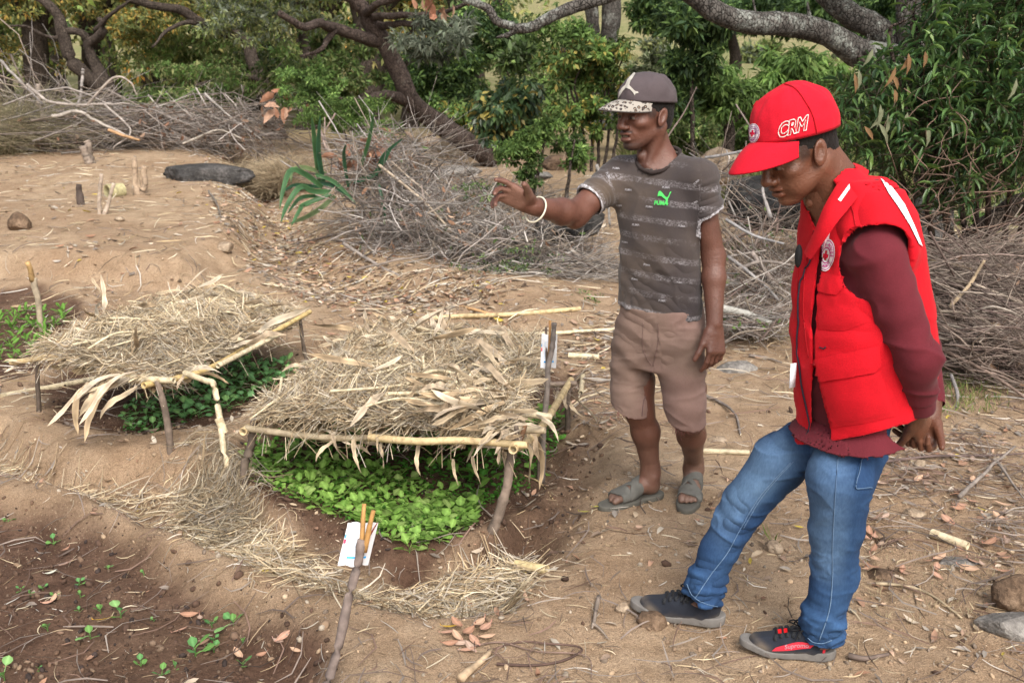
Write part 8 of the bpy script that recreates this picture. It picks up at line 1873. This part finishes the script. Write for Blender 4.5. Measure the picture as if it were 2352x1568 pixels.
# the near side of the stand up collar, running down into the front edge
up_ = smooth_path(np.stack([P(1962, 374, 2.79), P(1950, 378, 2.73), P(1936, 402, 2.635), P(1912, 440, 2.575), P(1890, 480, 2.555), P(1870, 530, 2.56), P(1846, 580, 2.60)]), 40)
lw_ = smooth_path(np.stack([P(1996, 392, 2.80), P(1992, 408, 2.73), P(1978, 440, 2.60), P(1950, 478, 2.545), P(1922, 512, 2.525), P(1896, 550, 2.53), P(1862, 596, 2.56)]), 40)
ins = unit(np.array([neckB + (0, 0, -.02)]) - (up_ + lw_) / 2) * .011; rows_ = [lw_, lw_ * .5 + up_ * .5 - ins * .35, up_, up_ + ins * .7, lw_ * .5 + up_ * .5 + ins, lw_ + ins]
make('collar', np.concatenate(rows_), [(k * 40 + i, k * 40 + i + 1, (k + 1) * 40 + i + 1, (k + 1) * 40 + i) for k in range(5) for i in range(39)], None, redm, vest, True, np.tile(RED * .97, (240, 1)))
decal('collar_lining', bvh(bpy.data.objects['collar']), [(1950, 424), (1951, 434), (1930, 464), (1924, 460)], M['print'], vest, .003, 3, 0, (.72, .72, .76))
# collar band
a = np.linspace(-2.25, 2.25, 50); nb = HB.m[:, 2] * .55 + np.array((0, 0, .45)); nb = unit(nb); cxd = unit(-fB + np.array((0, 0, .15))); cxl = lB
col = Buf(); rings = []
for hh, rad_ in ((-.035, .086), (.0, .078), (.030, .072), (.032, .066), (0, .070), (-.03, .078)):
    rings.append(neckB[None] + np.cos(a)[:, None] * cxd * rad_ + np.sin(a)[:, None] * cxl * rad_ * .95 + (nb * hh)[None] + np.array((0, 0, 1.)) * (-.045 * (1 - np.cos(a)) * .5)[:, None] + np.array((0, 0, .012)) - fB * .004)
vv = np.concatenate(rings); n = len(a); make('collar', vv, [(k * n + i, k * n + i + 1, (k + 1) * n + i + 1, (k + 1) * n + i) for k in range(5) for i in range(n - 1)], None, redm, vest, True, np.tile(RED, (len(vv), 1)))

hipn = P(1955, 990, 2.70); hipf = P(1884, 990, 2.79)
legN = [hipn, P(1928, 1095, 2.62), P(1921, 1215, 2.64), P(1918, 1320, 2.65), P(1888, 1425, 2.635), P(1887, 1492, 2.63)]; rN = (.078, .092, .075, .062, .060, .062)
legF = [hipf, P(1790, 1060, 2.82), P(1714, 1150, 2.84), P(1652, 1262, 2.83), P(1618, 1345, 2.81), P(1611, 1394, 2.80)]; rF = (.072, .084, .069, .058, .057, .062)
rowsJ = [r for r in rowsV if r[0] < P(0, 870, YB)[2]]; rowsJ = torso_rows([(880, 1830, 2080, 0), (960, 1836, 2066, 0), (1030, 1835, 2055, 0), (1080, 1835, 2030, 0)], YB, .13, thB); rowsJ = [side_rows([r], .16)[0] for r in rowsJ]
lo2 = np.minimum.reduce(legN + legF) - .16; hi2 = np.maximum.reduce(legN + legF) + .16; lo2[2] = .02; hi2[2] = P(0, 880, YB)[2]
F = Field(lo2, hi2, .0052); F.loft(rowsJ, 0, grow=-.045); F.chain(legN, rN, .02); F2 = Field(lo2, hi2, .0052); F2.chain(legF, rF, .02)
k = .045; hh = np.clip(.5 + .5 * (F2.d - F.d) / k, 0, 1); zj = sstep(P(0, 1180, 2.7)[2], P(0, 1080, 2.7)[2], F.grid()[2]); kk = k * zj + 1e-4; hh = np.clip(.5 + .5 * (F2.d - F.d) / kk, 0, 1); F.d = (F2.d * (1 - hh) + F.d * hh - kk * hh * (1 - hh)).astype(np.float32)
X, Y, Z = F.grid()
F.shell(.0095)
nearN = ((X - legN[-1][0]) ** 2 + (Y - legN[-1][1]) ** 2) < .14 ** 2
for e_, b_ in ((P(1888, 1482, 2.60), legN[-1] - legN[-2] + np.array((-.012, 0, .0))), (P(1611, 1387, 2.76), P(1609, 1392, 2.82) - P(1640, 1310, 2.82))):
    near = ((X - e_[0]) ** 2 + (Y - e_[1]) ** 2 + (Z - e_[2]) ** 2) < .15 ** 2; F.d = np.where(near, np.maximum(F.d, half(e_, b_)), F.d)
F.d = np.maximum(F.d, (Z - P(0, 905, YB)[2]).astype(np.float32))
v, q = F.mesh(); v = relax(v, q, 2, .5); nrm = vnormals(v, q)
sN, dN, oN = axial(v, legN); sF, dF, oF = axial(v, legF); isN = dN - .0 < dF; s_ = np.where(isN, sN, sF); o_ = np.where(isN[:, None], oN, oF); LN = np.linalg.norm(np.diff(np.array(legN), axis=0), axis=1).sum(); LF = np.linalg.norm(np.diff(np.array(legF), axis=0), axis=1).sum(); fr = s_ / np.where(isN, LN, LF)
phi = np.arctan2(o_ @ lB, o_ @ fB)
amp = .12 + 1.2 * np.exp(-((fr - .56) / .10) ** 2) + 2.6 * sstep(.70, .97, fr) + .7 * np.exp(-((fr - .12) / .10) ** 2)
st = np.sin(s_ * 84 + 1.8 * np.sin(phi + s_ * 9) + 9 * fbm(v * 3.5, 2, 51)); wr = .0062 * amp * st * np.clip(.25 + 1.1 * fbm(np.stack([np.cos(phi) * 1.3, np.sin(phi) * 1.3 + isN * 7, s_ * 7], -1), 2, 52), 0, 1) + .007 * fbm(v * 6, 3, 53) + .004 * amp * fbm(v * (9, 9, 22), 2, 57)
cr_ = crease(v, 8, 71, (.8, .8, 1.8)); wr = wr + .0075 * cr_ * np.clip(.35 + amp * .45, 0, 1.3) + .0045 * crease(v, 16, 72, (1, 1, 1.6)) * np.clip(amp * .6, 0, 1) - .003
v = v + nrm * wr[:, None]
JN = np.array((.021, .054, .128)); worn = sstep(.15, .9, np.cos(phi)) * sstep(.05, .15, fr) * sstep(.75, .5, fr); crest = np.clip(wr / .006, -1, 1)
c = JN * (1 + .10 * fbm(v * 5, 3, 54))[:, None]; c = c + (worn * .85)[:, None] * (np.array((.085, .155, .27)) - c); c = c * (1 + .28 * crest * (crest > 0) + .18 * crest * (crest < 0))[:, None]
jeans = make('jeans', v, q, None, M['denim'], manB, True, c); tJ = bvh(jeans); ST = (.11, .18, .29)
seam('seam', tJ, [(1925, 1050), (1918, 1150), (1913, 1250), (1912, 1330), (1905, 1400), (1882, 1470)], .0016, ST, jeans, .001, 'denim', 70)
seam('seam', tJ, [(1816, 1062), (1775, 1105), (1738, 1150), (1700, 1215), (1670, 1270), (1632, 1320), (1594, 1378)], .0016, ST, jeans, .001, 'denim', 70); seam('seam', tJ, [(1822, 1060), (1780, 1105), (1744, 1150), (1706, 1215)], .0016, ST, jeans, .001, 'denim', 40)
decal('back_pocket', tJ, [(1976, 1048), (1968, 1080), (1960, 1118), (1972, 1124), (2003, 1122), (2008, 1080), (2010, 1044)], M['denim'], jeans, .0025, 5, .003, JN * 1.05); seam('pocket_stitch', tJ, [(1979, 1050), (1971, 1082), (1964, 1116), (1974, 1120), (2000, 1118)], .0013, ST, jeans, .006, 'denim')
seam('hem_stitch', tJ, [(1856, 1464), (1870, 1474), (1890, 1476), (1910, 1470)], .0014, ST, jeans, .0015, 'denim'); seam('hem_stitch', tJ, [(1578, 1340), (1592, 1368), (1620, 1386), (1648, 1392)], .0014, ST, jeans, .0015, 'denim')

# shoes
def shoe(heel, toe, pitch, red, name='shoe'):
    x = np.asarray(toe, float) - np.asarray(heel, float); x = unit(x); y = unit(np.cross((0, 0, 1), x)); z = np.cross(x, y); G = Fr(heel, x, y, z, np.linalg.norm(np.asarray(toe) - np.asarray(heel)) / .285)
    out = lambda v: np.stack([G(*p) for p in v]); F = Field((-.03, -.08, -.02), (.32, .08, .16), .003)
    spring = lambda X: .040 * sstep(.19, .30, X) + .008 * sstep(.03, -.02, X)
    def plan(g=0.0): 
        for x_, w, yy in ((.035, .036, 0), (.09, .034, .002), (.15, .040, .003), (.205, .044, .002), (.248, .034, -.001)): F.ell((x_, yy, .03), (.050 + g, w + g, .09), .02)
    plan(.004); X, Y, Z = F.grid(); top = .034 - .010 * sstep(.06, .16, X) + spring(X) * .55; bot = spring(X) * .45
    F.d = np.maximum(F.d, np.maximum(Z - top, bot - Z).astype(np.float32)); v, q = F.mesh(); v = relax(v, q, 2, .5)
    c = np.array((.165, .155, .145)) * (1 + .2 * fbm(v * 30, 3, 3))[:, None]
    th = None
    U = Field((-.03, -.08, -.02), (.32, .08, .16), .003); U.ell((.04, 0, .05), (.040, .034, .050), 0); U.cone((.05, 0, .070), (.15, .002, .052), .040, .036, .02); U.cone((.15, .002, .045), (.238, 0, .036), .037, .030, .03); U.ell((.20, 0, .025), (.068, .042, .030), .02)
    for y_ in (-1, 1): U.cone((.06, y_ * .008, .03), (.20, y_ * .010, .022), .030, .030, .02)
    U.cone((.035, 0, .08), (.055, 0, .115), .036, .034, .02); U.d = np.maximum(U.d, np.maximum(bot + .006 - U.grid()[2], U.grid()[2] - .108 + .25 * (U.grid()[0] - .05)).astype(np.float32)); U.cone((.045, 0, .085), (.06, 0, .14), .026, .030, 0, 'sub')
    uv_, uq = U.mesh(); uv_ = relax(uv_, uq, 2, .5); du = np.clip(sstep(.055, .02, uv_[:, 2] - spring(uv_[:, 0])) * (.35 + .6 * fbm(uv_ * 22, 3, 9)), 0, .6)[:, None]; cu = np.tile((.018, .021, .030), (len(uv_), 1)) * (1 - du) + du * np.array((.17, .135, .10))
    up = make(name, out(uv_), uq, None, M['cloth'], manB, True, cu); make('sole', out(v), q, None, M['rubber'], up, True, c)
    tU = BVHTree.FromPolygons(uv_.tolist(), uq.tolist())
    def on(p, off=.002):
        hit = tU.find_nearest(Vector(p)); return np.array(hit[0]) + np.array(hit[1]) * off * (1 if hit[1].dot(hit[1]) else 1)
    def topc(x_, y_, off=.003):
        h_ = tU.ray_cast(Vector((x_, y_, .2)), Vector((0, 0, -1))); p = np.array(h_[0]) if h_[0] else np.array((x_, y_, .06)); return p + (0, 0, off)
    lb = Buf()
    for i in range(5):
        x_ = .105 + i * .019; path = np.array([topc(x_ - .002, t, .0035) for t in np.linspace(-.026, .026, 9)]); tv, tq, tt = tubes(out(path)[None], np.full((1, 9), .0032), 5); lb.add(tv, tq, tt, (.012, .012, .014))
        for sd in (-1, 1):
            path = np.array([topc(x_, sd * .022), topc(x_ + .004, sd * .030), topc(x_ + .004, sd * .035, .001)]); tv, tq, tt = tubes(out(path)[None], np.array([[.005, .006, .005]]), 5); lb.add(tv, tq, tt, (.022, .024, .028))
    for sd in (-1, 1):
        p0 = topc(.105, sd * .01, .006); path = smooth_path([p0, p0 + (-.012, sd * .018, .012), p0 + (.006, sd * .034, .004), p0 + (.016, sd * .044, -.018)], 14); tv, tq, tt = tubes(out(path)[None], np.full((1, 14), .0026), 5); lb.add(tv, tq, tt, (.012, .012, .014))
        path = smooth_path([p0, p0 + (.016, sd * .010, .016), p0 + (.034, sd * .016, .006), p0 + (.018, sd * .012, .001), p0], 14); tv, tq, tt = tubes(out(path)[None], np.full((1, 14), .0026), 5); lb.add(tv, tq, tt, (.012, .012, .014))
    lb.build('laces', M['cloth'], up, True)
    if red:
        RS = (.55, .03, .05); tb_ = Buf()
        for x0, x1, y0, y1 in ((.142, .176, -.014, .014), (.098, .108, -.012, .012)):
            pts = [topc(x_, y_, .0024) for x_ in np.linspace(x0, x1, 6) for y_ in np.linspace(y0, y1, 6)]; tb_.add(out(np.array(pts)), [(i * 6 + j, (i + 1) * 6 + j, (i + 1) * 6 + j + 1, i * 6 + j + 1) for i in range(5) for j in range(5)], None, (.75, .015, .02))
        tb_.build('tongue_print', M['print'], up)
        # curved side stripe with its word, on the side that faces the path
        def sidept(x_, z_, off=.002):
            h_ = tU.ray_cast(Vector((x_, .2, z_)), Vector((0, -1, 0))); p = np.array(h_[0]) if h_[0] else np.array((x_, .036, z_)); return p + (0, off, 0)
        n = 26; xs = np.linspace(.195, .070, n); t = np.linspace(0, 1, n); zl = .030 + .0 * t + .022 * t ** 1.2; zu = zl + .004 + .024 * np.sin(np.pi * np.clip(t * .72 + .12, 0, 1)); pts = []
        for i in range(n): pts += [sidept(xs[i] - .012 * f, zl[i] + (zu[i] - zl[i]) * f) for f in (0, .33, .66, 1)]
        make('side_stripe', out(np.array(pts)), [(4 * i + j, 4 * i + j + 1, 4 * i + j + 5, 4 * i + j + 4) for i in range(n - 1) for j in range(3)], None, M['print'], up, True, np.tile(RS, (len(pts), 1)))
        tv2, tf2 = text2d('Supromo', .01); w = tv2[:, 0].max() - tv2[:, 0].min(); sc_ = .078 / w
        pts = []
        for a_, b_, _ in tv2:
            x_ = .115 - a_ * sc_ ; t_ = np.interp(x_, xs[::-1], t[::-1]); pts.append(sidept(x_, np.interp(t_, t, (zl + zu) / 2) + .001 + b_ * sc_ * 1.05, .0034))
        make('side_lettering', out(np.array(pts)), None, tf2, M['print'], up, False, np.tile((.40, .22, .26), (len(pts), 1)))
        pts = [sidept(x_, z_, .003) for x_ in (.020, .029) for z_ in (.030, .040, .050)]; make('heel_tab', out(np.array(pts)), [(0, 1, 4, 3), (1, 2, 5, 4)], None, M['print'], up, True, np.tile(RS, (6, 1)))
    return up
hN = gp(1905, 1512); tN = gp(1708, 1492); shoe(hN + (0, 0, .004), tN + (0, 0, .006), 0, True)
hF = gp(1652, 1436); tF = P(1458, 1402, hF[1] + .07); shoe(hF + (0, 0, .006), tF, 0, False)
# socks / ankles hidden inside the hems keep the legs whole
sk = Buf()
for a_, b_ in ((legN[-2], hN + unit(tN - hN) * .055 + (0, 0, .07)), (legF[-2], hF + unit(tF - hF) * .055 + (0, 0, .07))):
    tv, tq, tt = tubes(np.array([[a_, b_]]), np.array([[.040, .036]]), 12); sk.add(tv, tq, tt, (.02, .02, .025))
sk.build('sock', M['cloth'], manB, True)
